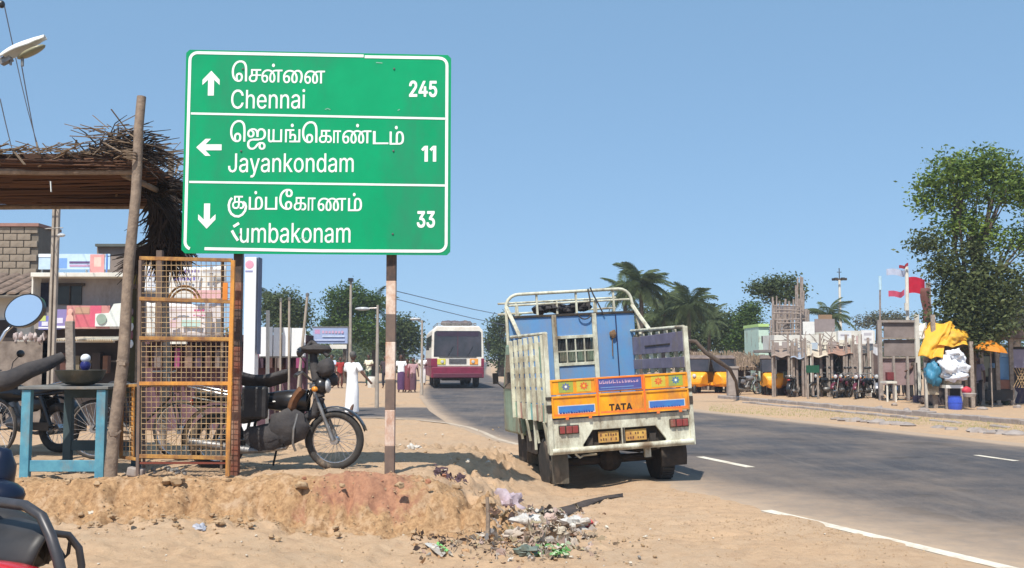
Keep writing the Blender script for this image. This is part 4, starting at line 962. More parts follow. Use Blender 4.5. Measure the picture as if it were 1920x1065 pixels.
mb = MB(); mb.path([(1.24, YB-.02, 2.74), (1.28, YB-.03, 2.62), (1.34, YB-.03, 2.5), (1.42, YB-.03, 2.32)], .012, 6); mb.path([(1.2, YB-.03, 2.72), (1.22, YB-.04, 2.55), (1.2, YB-.03, 2.42)], .012, 6)
mb.path([(1.12+.10*math.cos(a), YB-.05, 2.36+.09*math.sin(a)) for a in np.linspace(PI, 2*PI, 9)], .011, 6); T(mb, 'rope', cl)
# cab
mb = MB(); c0, c1 = .10, TM-.10
mb.prism([(2.2, .62), (2.2, 1.80), (2.32, 1.98), (3.05, 1.98), (3.42, 1.30), (3.5, .62)], (c0, 0, 0), (0, 1, 0), (0, 0, 1), (c1-c0, 0, 0)); T(mb, 'cab', mat('cab_green', lin((150, 172, 150)), lin((120, 146, 126)), 5, .5, dirt=(.2, .15, .1), dirt_amt=.5), .04)
for x, s in ((c0-.004, -1), (c1+.004, 1)):
    mb = MB(); mb.prism([(2.42, 1.30), (2.42, 1.82), (3.0, 1.82), (3.24, 1.30)], (x, 0, 0), (0, 1, 0), (0, 0, 1), (s*.006, 0, 0)); T(mb, 'cab_window', mat('dark_glass', 0))
mb = MB(); mb.path([(c0-.02, 2.3, 1.0), (c0-.05, 2.33, 1.35), (c0-.04, 2.36, 1.75), (c0+.05, 2.4, 1.99)], .022, 8); T(mb, 'door_frame', grn)
mb = MB(); mb.path([(c0, 3.3, 1.3), (c0-.16, 3.35, 1.45)], .012, 6); mb.bx(c0-.17, c0-.08, 3.33, 3.36, 1.38, 1.55); T(mb, 'side_mirror', blackp, .01)
# wheels and flaps
def twheel(x, y, w, r=.33):
    mb = MB(); mb.lathe([(r*.55, -w/2), (r*.93, -w/2), (r, -w/2+.03), (r, w/2-.03), (r*.93, w/2), (r*.55, w/2)], (x, y, r), 28, (1, 0, 0)); t = T(mb, 'tyre', rub, smooth=35)
    mb = MB(); mb.lathe([(.0, -w/2+.05), (r*.3, -w/2+.04), (r*.56, -w/2+.01), (r*.56, w/2-.01), (r*.3, w/2-.04), (0, w/2-.05)], (x, y, r), 20, (1, 0, 0)); T(mb, 'rim', steel, smooth=35, p=t)
    mb = MB()
    for i in range(28):
        a = 2*PI*i/28; c = Vector((x, y+math.cos(a)*(r+.002), r+math.sin(a)*(r+.002))); mb.box(c, (w*.82, .028, .02), Matrix.Rotation(a-PI/2, 3, 'X'))
    T(mb, 'tread', rub, p=t, kind='stuff')
twheel(.13, .62, .20); twheel(TM-.22, .62, .20); twheel(.30, 2.75, .17, .32); twheel(TM-.30, 2.75, .17, .32)
for x0, x1, z0_, m in ((.02, .23, .12, flap), (TM-.36, TM-.02, .24, under)):
    mb = MB(); mb.grid(lambda u, v: (x0+(x1-x0)*u, .20-.03*math.sin(v*3)+.015*math.sin(u*5), z0_+(.52-z0_)*v), 6, 6); T(mb, 'mud_flap', m, solid=.012)
mb = MB(); mb.grid(lambda u, v: (.18+.17*u, 2.32-.03*v, .18+.33*v), 3, 3); T(mb, 'mud_flap', flap, solid=.012)
mb = MB(); mb.bx(.06, .42, 1.2, 1.75, .42, .72); T(mb, 'battery_box', under, .01)
for y in (.28, 1.0):
    mb = MB(); mb.beam((.02, y, .5), (.02, y, .9), .045, .03); T(mb, 'side_stay', cream, .004)
mb = MB(); mb.path([(.30, .04, .49), (.36, .06, .44), (.42, .1, .46), (.6, .12, .46)], .014, 6); T(mb, 'pipe_stub', cream); mb = MB(); mb.bx(1.22, 1.30, .05, .1, .38, .50); T(mb, 'tow_bracket', cream)

# ---------------------------------------------------------------- people
def skin(name, V, E, R, m, par, lv=2, label=None):
    bm = bmesh.new(); ly = bm.verts.layers.skin.verify(); vs = []
    for i, v in enumerate(V):
        w = bm.verts.new(v); r = R[i]; w[ly].radius = (r, r) if not hasattr(r, '__len__') else r; w[ly].use_root = (i == 0); vs.append(w)
    for a, b in E: bm.edges.new((vs[a], vs[b]))
    me = bpy.data.meshes.new(name); bm.to_mesh(me); bm.free(); me.materials.append(m)
    o = bpy.data.objects.new(name, me); COL.objects.link(o); o.parent = par
    s = o.modifiers.new('skin', 'SKIN'); s.use_smooth_shade = True
    b = o.modifiers.new('sub', 'SUBSURF'); b.levels = lv; b.render_levels = lv; return o
skn = mat('skin_brown', (.115, .055, .034), (.085, .04, .026), 20, .6)
hair = mat('hair_black', (.012, .011, .011), (.03, .028, .027), 30, .7)
def person(label, loc, face, h, top, bottom, arms='down', lungi=False, stride=.0, hairm=hair, group=None, sit=False):
    k = h/1.7; p = thing('person', label, 'person', loc, (0, 0, face), group, k)     # local: faces +y
    if sit: hip, kn, an = .50, [(-.11, .38, .50), (.11, .40, .50)], [(-.11, .36, .08), (.11, .42, .08)]
    else: hip = .90; kn = [(-.10, .05+stride*.5, .48), (.10, .05-stride*.35, .48)]; an = [(-.10, stride, .08), (.10, -stride*1.1, .08+abs(stride)*.12)]
    d = hip-.90
    AR = {'down': [(-.25, -.02, 1.12), (-.27, .06, .86), (.25, -.02, 1.12), (.27, .06, .86)], 'out': [(-.24, .02, 1.12), (-.22, .14, .90), (.34, .02, 1.13), (.50, .10, .93)], 'fold': [(-.24, -.04, 1.14), (-.06, .19, 1.14), (.24, -.04, 1.14), (.06, .20, 1.10)], 'up': [(-.25, .05, 1.12), (-.22, .2, .9), (.30, .14, 1.35), (.20, .28, 1.52)], 'fwd': [(-.22, .12, 1.14), (-.18, .36, 1.05), (.22, .12, 1.14), (.18, .36, 1.05)]}[arms]
    AR = [(a, b, c+d) for a, b, c in AR]
    def hd(el, wr): e, w = Vector(el), Vector(wr); return w+(w-e).normalized()*.09
    V = [(0, 0, hip), (0, .0, hip+.22), (0, -.01, hip+.42), (0, 0, hip+.53), (0, .02, hip+.60),
         (-.17, -.01, 1.36+d), AR[0], AR[1], hd(AR[0], AR[1]), (.17, -.01, 1.36+d), AR[2], AR[3], hd(AR[2], AR[3]),
         (-.09, .0, hip-.06), kn[0], an[0], (an[0][0], an[0][1]+.15, .035), (.09, .0, hip-.06), kn[1], an[1], (an[1][0], an[1][1]+.15, an[1][2]-.045)]
    E = [(0, 1), (1, 2), (2, 3), (3, 4), (2, 5), (5, 6), (6, 7), (7, 8), (2, 9), (9, 10), (10, 11), (11, 12), (0, 13), (13, 14), (14, 15), (15, 16), (0, 17), (17, 18), (18, 19), (19, 20)]
    R = [(.15, .10), (.13, .09), (.15, .10), .052, .05, .062, .043, .030, .034, .062, .043, .030, .034, .085, .058, .038, .034, .085, .058, .038, .034]
    skin('body', V, E, R, skn, p)
    S = [(0, 0, hip+.02), (0, 0, hip+.22), (0, -.01, hip+.42), (0, 0, hip+.49), (-.18, -.01, 1.37+d), tuple(Vector(AR[0])*.75+Vector((-.17, -.01, 1.36+d))*.25), (.18, -.01, 1.37+d), tuple(Vector(AR[2])*.75+Vector((.17, -.01, 1.36+d))*.25), (0, 0, hip-.14)]
    skin('shirt', S, [(0, 1), (1, 2), (2, 3), (2, 4), (4, 5), (2, 6), (6, 7), (0, 8)], [(.175, .13), (.165, .12), (.175, .125), .075, .083, .075, .083, .075, (.185, .14)], top, p)
    if lungi:
        mb = MB(); c = [(an[0][1]+an[1][1])/2*.6, 0]
        prof = [(hip+.05, .155, .125), (hip-.15, .185, .155), (.5, .185, .165), (.22, .17, .16+abs(stride)*.3), (.13, .165, .155+abs(stride)*.35)]
        n = 20; vs = []
        for z, rx, ry in prof:
            for j in range(n):
                a = 2*PI*j/n; f = 1+.07*math.sin(a*7+z*3)*(1-z/1.2)+.04*math.sin(a*3+z*8); vs.append((rx*math.cos(a)*f, ry*math.sin(a)*f+c[0]*(1-z/hip), z))
        mb.add(vs, [(i*n+j, i*n+(j+1) % n, (i+1)*n+(j+1) % n, (i+1)*n+j) for i in range(len(prof)-1) for j in range(n)]); mb.build('lungi', bottom, p, smooth=80, local=True, sub=1)
    else:
        q_ = [(0, 0, hip+.03), (-.09, 0, hip-.06), kn[0], tuple(Vector(an[0])+Vector((0, 0, .04))), (.09, 0, hip-.06), kn[1], tuple(Vector(an[1])+Vector((0, 0, .04)))]
        skin('trousers', q_, [(0, 1), (1, 2), (2, 3), (0, 4), (4, 5), (5, 6)], [(.165, .12), .105, .078, .066, .105, .078, .066], bottom, p)
    hz = hip+.705
    mb = MB(); mb.ell((0, .03, hz), (.075, .095, .115), 16, 12); mb.ell((0, .125, hz-.01), (.016, .022, .026), 8, 6); mb.ell((0, .108, hz-.055), (.026, .014, .010), 8, 5)
    for s in (-1, 1): mb.ell((s*.075, .02, hz-.005), (.012, .022, .032), 8, 6)
    hdo = mb.build('head', skn, p, smooth=80, local=True)
    mb = MB()
    for s in (-1, 1): mb.ell((s*.030, .112, hz+.022), (.013, .009, .008), 8, 5)
    mb.build('eyes', hair, hdo, smooth=80, local=True)
    mb = MB(); mb.ell((0, .008, hz+.035), (.084, .098, .098), 16, 10, warp=.12, seed=3); mb.build('hair', hairm, hdo, smooth=80, local=True)
    return p
cloth = lambda n, rgb, **k: mat('cloth_'+n, lin(rgb), tuple(v*.8 for v in lin(rgb)), 6, .85, bump=.4, bscale=12, **k)
white_c = mat('cloth_white', (.86, .87, .88), (.78, .79, .82), 5, .8, bump=.3, bscale=12)
g = G(660, 781); person('person in white clothes walking away past the black motorcycle, one arm held out', (g.x, g.y, H(g.x, g.y)), math.radians(-28), 1.76, white_c, white_c, 'out', True, .20, mat('hair_grey', (.12, .11, .10), (.06, .055, .05), 30, .7))
def stand(label, px, py, hpx, rot, top, bot, arms='down', lungi=False, **k):
    g = G(px, py); return person(label, (g.x, g.y, H(g.x, g.y) if g.y < 45 else 0), math.radians(rot), min(1.8, max(1.5, hpx/F*g.y)), top, bot, arms, lungi, **k)
stand('person in pale yellow shirt and green trousers right of the walking person in white', 691, 724, 60, 160, cloth('pale', (232, 228, 200)), cloth('green', (58, 84, 66)), 'fold')
stand('person in light blue shirt under the small billboard', 622, 728, 62, 150, cloth('lblue', (200, 212, 232)), cloth('greyt', (88, 88, 100)))
stand('person in red shirt beside the one in light blue under the small billboard', 637, 728, 58, -150, cloth('red', (170, 50, 45)), cloth('brownt', (100, 60, 50)))
stand('person in white top and purple skirt, first right of the banded sign post', 752, 736, 70, 180, white_c, cloth('purple', (88, 58, 96)), lungi=True)
stand('person in dull red dress in the middle of the group right of the sign post', 764, 736, 62, 160, cloth('dullred', (132, 72, 78)), cloth('dullred2', (112, 58, 66)), lungi=True)
stand('person in pink grey clothes at the right end of the group by the sign post', 774, 736, 64, -160, cloth('pinkg', (190, 150, 152)), cloth('darkp', (100, 70, 82)), lungi=True)
stand('person in dark shirt just left of the sign post', 722, 728, 60, 170, cloth('darks', (70, 56, 60)), cloth('darkt', (52, 48, 56)))
stand('person in white sitting at the road edge left of the bus', 793, 722, 58, 180, white_c, white_c, 'fold', True)
# white motor scooter far by the sign post
# right side
stand('person in dark brown clothes bending beside the notice board frame', 1706, 752, 92, 120, cloth('dkbrown', (72, 62, 54)), cloth('dkgrey', (62, 60, 62)), 'fwd')
stand('person in grey shirt leaning on a post in front of the grey notice board', 1722, 752, 90, -120, cloth('grg', (96, 102, 92)), cloth('olive', (90, 96, 78)), 'fold')
stand('person in grey lilac shirt carrying a red bag beside the white sacks', 1833, 762, 92, 140, cloth('lilac', (128, 120, 138)), cloth('blk', (40, 38, 46)))
stand('person in green clothes behind the blue water barrel', 1757, 760, 84, 180, cloth('mossy', (88, 100, 70)), cloth('mossd', (68, 80, 60)), lungi=True)
stand('person in a dark shirt near the big tree trunk', 1815, 757, 88, 200, cloth('maroon', (86, 50, 56)), cloth('blk', 0))
stand('person in blue shirt standing in the shop gloom under the orange parasol', 1868, 757, 90, 190, cloth('sblue', (120, 160, 200)), cloth('dkgrey', 0))
stand('person in a navy shirt standing by the orange rickshaw', 1438, 742, 66, 170, cloth('navy', (40, 48, 92)), cloth('dkgrey', 0))
stand('person in white shirt standing by the row of motorcycles', 1690, 744, 70, 150, white_c, cloth('dkgrey', 0))

# ---------------------------------------------------------------- bus
bw = mat('bus_white', lin((232, 228, 216)), lin((215, 205, 190)), 3, .4, dirt_amt=.12)
bm_ = mat('bus_maroon', lin((132, 40, 68)), lin((112, 36, 58)), 3, .45, dirt_amt=.15)
bgl = mat('bus_glass', (.018, .02, .024), (.06, .05, .06), 1.1, .08, spec=.6)
bus0 = G(858, 729); bus = thing('bus', 'white and maroon bus with luggage on its roof coming down the road', 'bus', (bus0.x, bus0.y, .04), (0, 0, math.radians(6.5)), scale=1.1)
def Bz(mb, n, m, bevel=0., p=bus, **k): return mb.build(n, m, p, local=True, bevel=bevel, **k)   # front looks along -y
hw = 1.25
mb = MB(); mb.prism([(-hw, 1.02), (hw, 1.02), (hw+.02, 1.5), (hw-.03, 2.75), (hw-.22, 2.98), (-hw+.22, 2.98), (-hw+.03, 2.75), (-hw-.02, 1.5)], (0, 0, 0), (1, 0, 0), (0, 0, 1), (0, 9.5, 0)); Bz(mb, 'body', bw, .05)
mb = MB(); mb.bx(-hw-.015, hw+.015, -.03, 9.5, .48, 1.02); Bz(mb, 'lower_body', bm_, .04)
mb = MB(); mb.bx(-hw-.025, -hw+.28, -.02, 9.4, 1.021, 1.42); mb.bx(hw-.12, hw+.025, -.02, 9.4, 1.021, 1.42); Bz(mb, 'side_band', bm_, .02)
mb = MB(); mb.bx(-hw+.08, hw-.08, -.07, -.03, .50, .70); Bz(mb, 'bumper', mat('bumper_dark', lin((98, 45, 62)), None, 4, .5), .02)
mb = MB(); mb.prism([(-1.15, 1.50), (1.15, 1.50), (1.13, 2.66), (1.05, 2.74), (-1.05, 2.74), (-1.13, 2.66)], (0, -.012, 0), (1, 0, 0), (0, 0, 1), (0, .02, 0)); ws = Bz(mb, 'windscreen', bgl)
mb = MB(); mb.bx(-.012, .012, -.02, -.013, 1.5, 2.74); Bz(mb, 'centre_strip', mat('bumper_dark', 0), p=ws)
mb = MB(); mb.bx(-1.0, 1.0, -.020, -.013, 2.48, 2.70); Bz(mb, 'sun_visor_strip', mat('visor_purple', (.045, .028, .05), None, 3, .4), p=ws)
for s in (-.5, .45): mb = MB(); mb.path([(s, -.03, 1.5), (s+.28, -.035, 2.0)], .012, 5); Bz(mb, 'wiper', blackp, p=ws)
mb = MB(); mb.path([(-.9, -.025, 1.49), (.9, -.025, 1.49)], .02, 6); Bz(mb, 'screen_seal', blackp, p=ws)
mb = MB(); mb.bx(-.42, .42, -.03, .0, 1.17, 1.40); gr = Bz(mb, 'grille', mat('bus_grille', (.10, .09, .10), None, 8, .6), .01)
for i in range(6): mb = MB(); mb.bx(-.40, .40, -.04, -.031, 1.185+i*.037, 1.20+i*.037); Bz(mb, 'grille_slat', steel, p=gr)
for s, c in ((-1, (215, 205, 90)), (1, (235, 160, 70))):
    mb = MB(); mb.bx(s*.78-.2, s*.78+.2, -.03, .0, 1.12, 1.40); hp = Bz(mb, 'headlamp_panel', paint('bus_lamp_panel%d' % s, c, .4), .02)
    mb = MB(); mb.lathe([(.085, 0), (.07, .03), (0, .04)], (s*.74, -.031, 1.26), 14, (0, -1, 0)); Bz(mb, 'headlight', lampm, p=hp)
for sx_ in (-1, 1):
    for i in range(7):
        mb = MB(); y = .6+i*1.22; mb.bx(sx_*(hw-.01)-.012, sx_*(hw-.01)+.012, y, y+1.05, 1.75, 2.55); Bz(mb, 'window', bgl, .01)
    mb = MB(); mb.path([(sx_*1.2, .05, 2.3), (sx_*1.45, -.15, 2.3), (sx_*1.45, -.18, 2.1)], .02, 6); mb.bx(sx_*1.45-.07, sx_*1.45+.07, -.22, -.18, 1.8, 2.15); Bz(mb, 'mirror', blackp, .01)
for x in (-.98, .98):
    for y, dual in ((1.4, 0), (6.9, 0)):
        mb = MB(); mb.lathe([(.2, -.13), (.48, -.13), (.5, -.1), (.5, .1), (.48, .13), (.2, .13)], (x, y, .5), 20, (1, 0, 0)); Bz(mb, 'wheel', rub, smooth=40)
        if y > 5: mb = MB(); mb.lathe([(.2, -.13), (.48, -.13), (.5, -.1), (.5, .1), (.48, .13), (.2, .13)], (x*.7, y, .5), 20, (1, 0, 0)); Bz(mb, 'wheel', rub, smooth=40)
mb = MB(); mb.bx(-.7, .7, .5, 9, .35, .6); Bz(mb, 'chassis', under)
mb = MB()
for z in (3.05, 3.14): mb.path([(-.95, .9, z), (.95, .9, z), (.95, 7, z), (-.95, 7, z), (-.95, .9, z)], .018, 5)
for i in range(6): mb.tube((-.95+.38*i, .9, 2.95), (-.95+.38*i, .9, 3.15), .015)
Bz(mb, 'roof_rack', steel)
mb = MB()
for i in range(8): mb.ell((-.55+.17*i, 1.6+rnd.uniform(-.3, .5), 3.16), (.22, .35, .13), 9, 6, warp=.5, seed=i+20)
Bz(mb, 'roof_luggage', mat('luggage_cloth', (.10, .085, .11), (.16, .12, .10), 3, .9), smooth=60)

# ---------------------------------------------------------------- autorickshaws and far motorcycles
ory = mat('rickshaw_yellow', lin((248, 172, 36)), lin((240, 150, 30)), 3, .4, dirt_amt=.08)
def rickshaw(label, px, py, rot, group):
    g = G(px, py); a = thing('autorickshaw', label, 'autorickshaw', (g.x, g.y, .0), (0, 0, math.radians(rot)), group)
    B = lambda mb, n, m, bevel=0., p=a, **k: mb.build(n, m, p, local=True, bevel=bevel, **k)       # front along +x
    mb = MB(); mb.prism([(-1.25, .35), (-1.3, .75), (-1.22, 1.0), (-.3, 1.0), (-.2, .55), (.45, .50), (.62, .95), (.80, 1.02), (1.05, .78), (1.1, .45), (.9, .33)], (0, -.62, 0), (1, 0, 0), (0, 0, 1), (0, 1.24, 0)); mb.v = [(x_, y_*(1-.62*sm((x_-.1)/1.0)*(.4+.6*sm((.95-z_)/.5)))*(1-.12*sm((-x_-.8)/.5)), z_) for x_, y_, z_ in mb.v]; B(mb, 'body', ory, .10)
    mb = MB(); mb.prism([(-1.26, 1.01), (-1.2, 1.55), (-1.0, 1.72), (.35, 1.74), (.62, 1.62), (.60, 1.55), (.3, 1.62), (-.45, 1.58), (-.5, 1.01)], (0, -.62, 0), (1, 0, 0), (0, 0, 1), (0, 1.24, 0)); B(mb, 'hood', mat('hood_dark', lin((128, 112, 104)), lin((92, 80, 76)), 3, .7), .12)
    for s in (-.6, .6):
        mb = MB(); mb.tube((.80, s*.92, 1.0), (.56, s, 1.64), .022); B(mb, 'windscreen_frame', blackp)
        mb = MB(); mb.tube((-.1, s, .6), (-.12, s, 1.6), .02); B(mb, 'door_post', blackp)
    mb = MB(); mb.add([(.78, -.52, 1.03), (.78, .52, 1.03), (.57, .56, 1.58), (.57, -.56, 1.58)], [(0, 1, 2, 3)]); B(mb, 'windscreen', bgl)
    mb = MB(); mb.bx(-.95, -.45, -.52, .52, .62, .82); mb.bx(-1.05, -.92, -.52, .52, .8, 1.3); mb.bx(.0, .3, -.25, .25, .6, .75); B(mb, 'seats', seatm, .03)
    for x, y in ((-.85, -.55), (-.85, .55), (.95, 0)):
        mb = MB(); mb.ring((x, y, .21), .15, .06, (0, 1, 0), 18, 8); mb.tube((x, y-.05, .21), (x, y+.05, .21), .09, n=10); B(mb, 'wheel', rub, smooth=50)
    mb = MB(); mb.ell((1.08, 0, .82), (.06, .09, .09), 10, 8); B(mb, 'headlight', lampm, smooth=60)
    mb = MB(); mb.path([(.6, -.3, 1.08), (.66, 0, 1.0), (.6, .3, 1.08)], .018, 6); B(mb, 'handlebar', blackp)
    return a
rickshaw('orange yellow autorickshaw standing alone in front of the scaffold poles', 1454, 742, 255, 'orange yellow autorickshaws')
rickshaw('left autorickshaw of the two parked just right of the truck', 1313, 738, 246, 'orange yellow autorickshaws')
rickshaw('right autorickshaw of the two parked just right of the truck, beside the grey hut post', 1346, 738, 285, 'orange yellow autorickshaws')
g = G(1515, 744); bluep = mat('moto_blue', lin((60, 80, 115)), None, 4, .3, coat=.4); marp = mat('moto_maroon', lin((100, 35, 50)), None, 4, .3, coat=.4); silp = mat('moto_silver', lin((150, 152, 158)), None, 4, .3, metal=.3)
far = motorcycle('blue motorcycle, first of the parked row right of the lone autorickshaw', (g.x, g.y, 0), (0, 0, math.radians(210)), bluep, 'motorcycles parked in front of the shops', low=True)
spots = [(1490, 745, 60, blackp, 'dark motorcycle squeezed between the lone autorickshaw and the blue motorcycle'), (1535, 743, 250, silp, 'silver motorcycle under the small green board'), (1552, 746, 200, blackp, 'black motorcycle right of the small green board'),
         (1578, 747, 230, marp, 'maroon motorcycle in front of the open shop, left in its cluster'), (1594, 746, 215, blackp, 'black motorcycle between two maroon ones before the open shop'), (1612, 748, 240, marp, 'maroon motorcycle left of the white shop pillar'),
         (1628, 747, 220, blackp, 'black motorcycle at the foot of the white shop pillar'), (1645, 748, 250, silp, 'silver motorcycle left of the notice board frame'), (1672, 750, 260, bluep, 'dark blue motorcycle standing in front of the notice board frame'), (1400, 742, 30, silp, 'silver motorcycle in front of the thatched hut')]
for px, py, r, m_, l in spots:
    g = G(px, py+rnd.uniform(-1, 1)); copy_tree(far, (g.x, g.y, 0), (0, 0, math.radians(r)), l, mats={'moto_blue': m_} if m_ is not bluep else None)

# ---------------------------------------------------------------- buildings and stalls on the left
plast = mat('plaster_grey', lin((158, 152, 148)), lin((138, 130, 126)), 1.5, .9, bump=.2, dirt=(.18, .15, .13), dirt_amt=.3)
plw = mat('plaster_white', lin((225, 222, 212)), lin((200, 195, 184)), 1.5, .85, dirt=(.28, .24, .20), dirt_amt=.3)
blk_m = mat('cement_block', lin((152, 138, 122)), lin((128, 116, 102)), 3, .95, bump=.5, dirt=(.17, .13, .10), dirt_amt=.3)
mort = mat('mortar', lin((120, 110, 98)), None, 5, .95)
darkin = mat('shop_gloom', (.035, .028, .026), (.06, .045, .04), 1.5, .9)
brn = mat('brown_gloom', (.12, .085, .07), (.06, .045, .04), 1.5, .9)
def bld(name, label, cat, px, py, Y, group=None):
    p = W(px, py, Y); return thing(name, label, cat, (p.x, Y, 0), group=group)
def pr(par, name, m, x0, y0, x1, y1, Y, dep=.1, bevel=0., toground=False, **k):
    mb = MB(); a = W(x0, y1, Y); b = W(x1, y0, Y); mb.bx(a.x, b.x, Y, Y+dep, (H(a.x, Y)-.2 if Y < 45 else -.2) if toground else a.z, b.z)
    return mb.build(name, m, par, bevel=bevel, **k)
# unplastered block building
bb = bld('block_building', 'unplastered grey brown block building at the left edge above the shop roofs', 'building', 20, 672, 31)
a = W(-60, 530, 31); b = W(72, 425, 31)
mb = MB(); mb.bx(a.x, b.x, 31.03, 32.4, -.2, b.z-.01); mb.build('wall', mort, bb)
bwid, bh = .42, .215; bm0 = None; rows = int((b.z-a.z)/bh)+9
for r in range(rows):
    z = b.z-bh*(r+1); 
    if z < 2.6: break
    for c in range(5):
        x1 = b.x-c*bwid-(.21 if r % 2 else 0); 
        if x1-bwid < a.x-.3: continue
        if bm0 is None:
            mb = MB(); mb.box((0, 0, 0), (bwid-.025, .06, bh-.025)); o = mb.build('cement_block', blk_m, bb, local=True, bevel=.006); bm0 = o
        else: o = bm0.copy(); COL.objects.link(o); o.parent = bb
        o.location = Vector((x1-bwid/2, 31.0+rnd.uniform(-.008, .008), z+bh/2))-bb.location
mb = MB(); mb.bx(a.x, b.x+.05, 30.9, 32.5, b.z, b.z+.10); mb.build('coping', mat('coping_red', lin((160, 120, 108)), None, 3, .9), bb)
# tiled lean-to roof at the left edge
lt = bld('tiled_shed', 'low shed with grey tiled roof and white wall behind the round mirror', 'shed', 40, 672, 27)
tile = mat('roof_tile', lin((140, 120, 105)), lin((105, 88, 76)), 3, .9, dirt_amt=.2)
p0 = W(-70, 518, 28.6); p1 = W(62, 552, 26.4)
tm = None
for r in range(9):
    for c in range(9):
        t = r/9; x0 = p0.x+(p1.x-p0.x)*c/9; z = p0.z+(p1.z-p0.z)*t; y = 28.6-2.2*t
        if tm is None: mb = MB(); mb.prism([(-.13, 0), (-.09, .035), (0, .05), (.09, .035), (.13, 0), (.1, -.02), (-.1, -.02)], (0, 0, 0), (1, 0, 0), (0, 0, 1), (0, .36, .11)); tm = mb.build('roof_tile', tile, lt, local=True); o = tm
        else: o = tm.copy(); COL.objects.link(o); o.parent = lt
        o.location = Vector((x0+.13, y-.3, z-.05+rnd.uniform(-.01, .01)))-lt.location
mb = MB(); mb.add([W(-70, 520, 28.6)-Vector((0, 0, .08)), W(62, 520, 28.6)-Vector((0, 0, .08)), W(62, 553, 26.3)-Vector((0, 0, .08)), W(-70, 553, 26.3)-Vector((0, 0, .08))], [(0, 1, 2, 3)]); mb.build('roof_deck', mort, lt, solid=.05)
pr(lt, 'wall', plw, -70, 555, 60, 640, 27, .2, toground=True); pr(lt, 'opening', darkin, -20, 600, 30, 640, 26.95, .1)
pr(lt, 'lower_boarding', mat('wood_grey_board', lin((140, 128, 118)), lin((105, 94, 86)), 4, .9), -60, 640, 105, 690, 24.5, .08, toground=True)
mb = MB()
for i in range(7): mb.ell(W(30+i*9, 634+rnd.uniform(-6, 6), 24.5), (.06, .05, .09), 9, 7, warp=.9, seed=i)
o = mb.build('hanging_goods', mat('goods_pale', lin((205, 198, 195)), lin((150, 130, 130)), 3, .8), lt, smooth=60)
# main shop with window
Ys = 24.
sp = bld('shop_building', 'grey plastered two storey shop with a dark window and a ribbed white awning', 'building', 150, 672, Ys)
mb = MB(); a = W(62, 640, Ys); b = W(236, 520, Ys); mb.bx(a.x, b.x, Ys+.02, Ys+5, 2.3, b.z); mb.build('wall', plast, sp)
pr(sp, 'wall', plw, 57, 515, 63, 600, Ys-.4, .5); pr(sp, 'roof_slab', plw, 57, 511, 238, 519, Ys-.5, 5.6, .01)
wf = pr(sp, 'window', mat('dark_window', (.012, .014, .012), (.03, .035, .03), 3, .3), 108, 535, 153, 571, Ys-.02, .05)
pr(wf, 'frame', under, 104, 531, 157, 536, Ys-.06, .08); pr(wf, 'frame', under, 129, 536, 132, 571, Ys-.05, .03)
pr(sp, 'doorway', mat('navy_gloom', (.02, .025, .05), None, 3, .9), 72, 530, 90, 575, Ys-.02, .05)
corr = mat('awning_ribbed', lin((222, 212, 190)), lin((190, 176, 152)), 3, .6, dirt_amt=.2)
mb = MB(); a = W(98, 647, Ys-1.6); b = W(212, 647, Ys-1.6); zt2 = W(98, 640, Ys).z
def aw(u, v): x = a.x+(b.x-a.x)*u; return (x, Ys-1.6*v, 2.30+(a.z-2.30)*0+(1.6+(672-641)/F*Ys-2.30)*(1-v)-.40*v+.10+.022*math.sin(u*2*PI*27))
mb.grid(aw, 216, 3); mb.build('awning', corr, sp, solid=.01)
pr(sp, 'awning_edge', plw, 98, 636, 212, 642, Ys-.1, .12)
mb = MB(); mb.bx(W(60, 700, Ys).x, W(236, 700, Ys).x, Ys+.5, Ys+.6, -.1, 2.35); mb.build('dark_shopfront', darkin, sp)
for i, (x, w, c) in enumerate([(112, 14, (92, 60, 52)), (140, 9, (120, 110, 90)), (172, 16, (70, 62, 60)), (192, 10, (128, 96, 80))]): pr(sp, 'shelf_goods', paint('goods%d' % i, c, .8), x, 662+5*(i % 2), x+w, 700, Ys+.2, .2)
# shop fascia boards (each its own print)
def board(label, x0, y0, x1, y1, Y, rgb, cat='sign board', prints=(), posts=()):
    p = W((x0+x1)/2, y1, Y); t = thing('sign_board', label, cat, (p.x, Y, p.z))
    pr(t, 'board', paint('print%s' % (rgb,), rgb, .6, .08), x0, y0, x1, y1, Y, .04)
    for k_, (a_, b_, c_, d_, rg) in enumerate(prints):
        pr(t, 'print_patch', paint('print%s' % (rg,), rg, .6), a_, b_, c_, d_, Y-.004-.003*k_, .002)
    for (a_, b_, c_, d_) in posts: pr(t, 'post', plw, a_, b_, c_, d_, Y+.05, .08)
    return t
board('blue violet and white shop board with a yellow green corner under the window', 72, 592, 114, 618, Ys-.3, (118, 118, 185), prints=[(74, 592, 86, 602, (195, 205, 120)), (72, 613, 114, 616, (225, 225, 235)), (78, 603, 90, 611, (215, 215, 235))])
board('violet and pale shop board between the grey pole and the pink board', 104, 580, 126, 616, Ys-.34, (140, 128, 180), prints=[(106, 596, 118, 606, (215, 210, 230)), (104, 611, 126, 615, (235, 235, 240))])
bp_ = board('pink and tan shop fascia with a painted figure, left of the crooked log', 124, 573, 206, 616, Ys-.38, (205, 142, 135), prints=[(141, 590, 176, 613, (205, 105, 115)), (168, 573, 190, 613, (214, 96, 120)), (141, 576, 168, 588, (190, 150, 125)), (128, 580, 138, 612, (226, 178, 165))])
mb = MB(); mb.prism([(0, 0), (1.1, 0), (1.1, .52), (.75, .5), (.55, .30), (0, .28)], W(178, 612, Ys-.42), (1/1.1*.62, 0, 0), (0, 0, 1.05), (0, .02, 0)); mb.build('print_patch', paint('print_white', (228, 230, 222), .6), bp_)
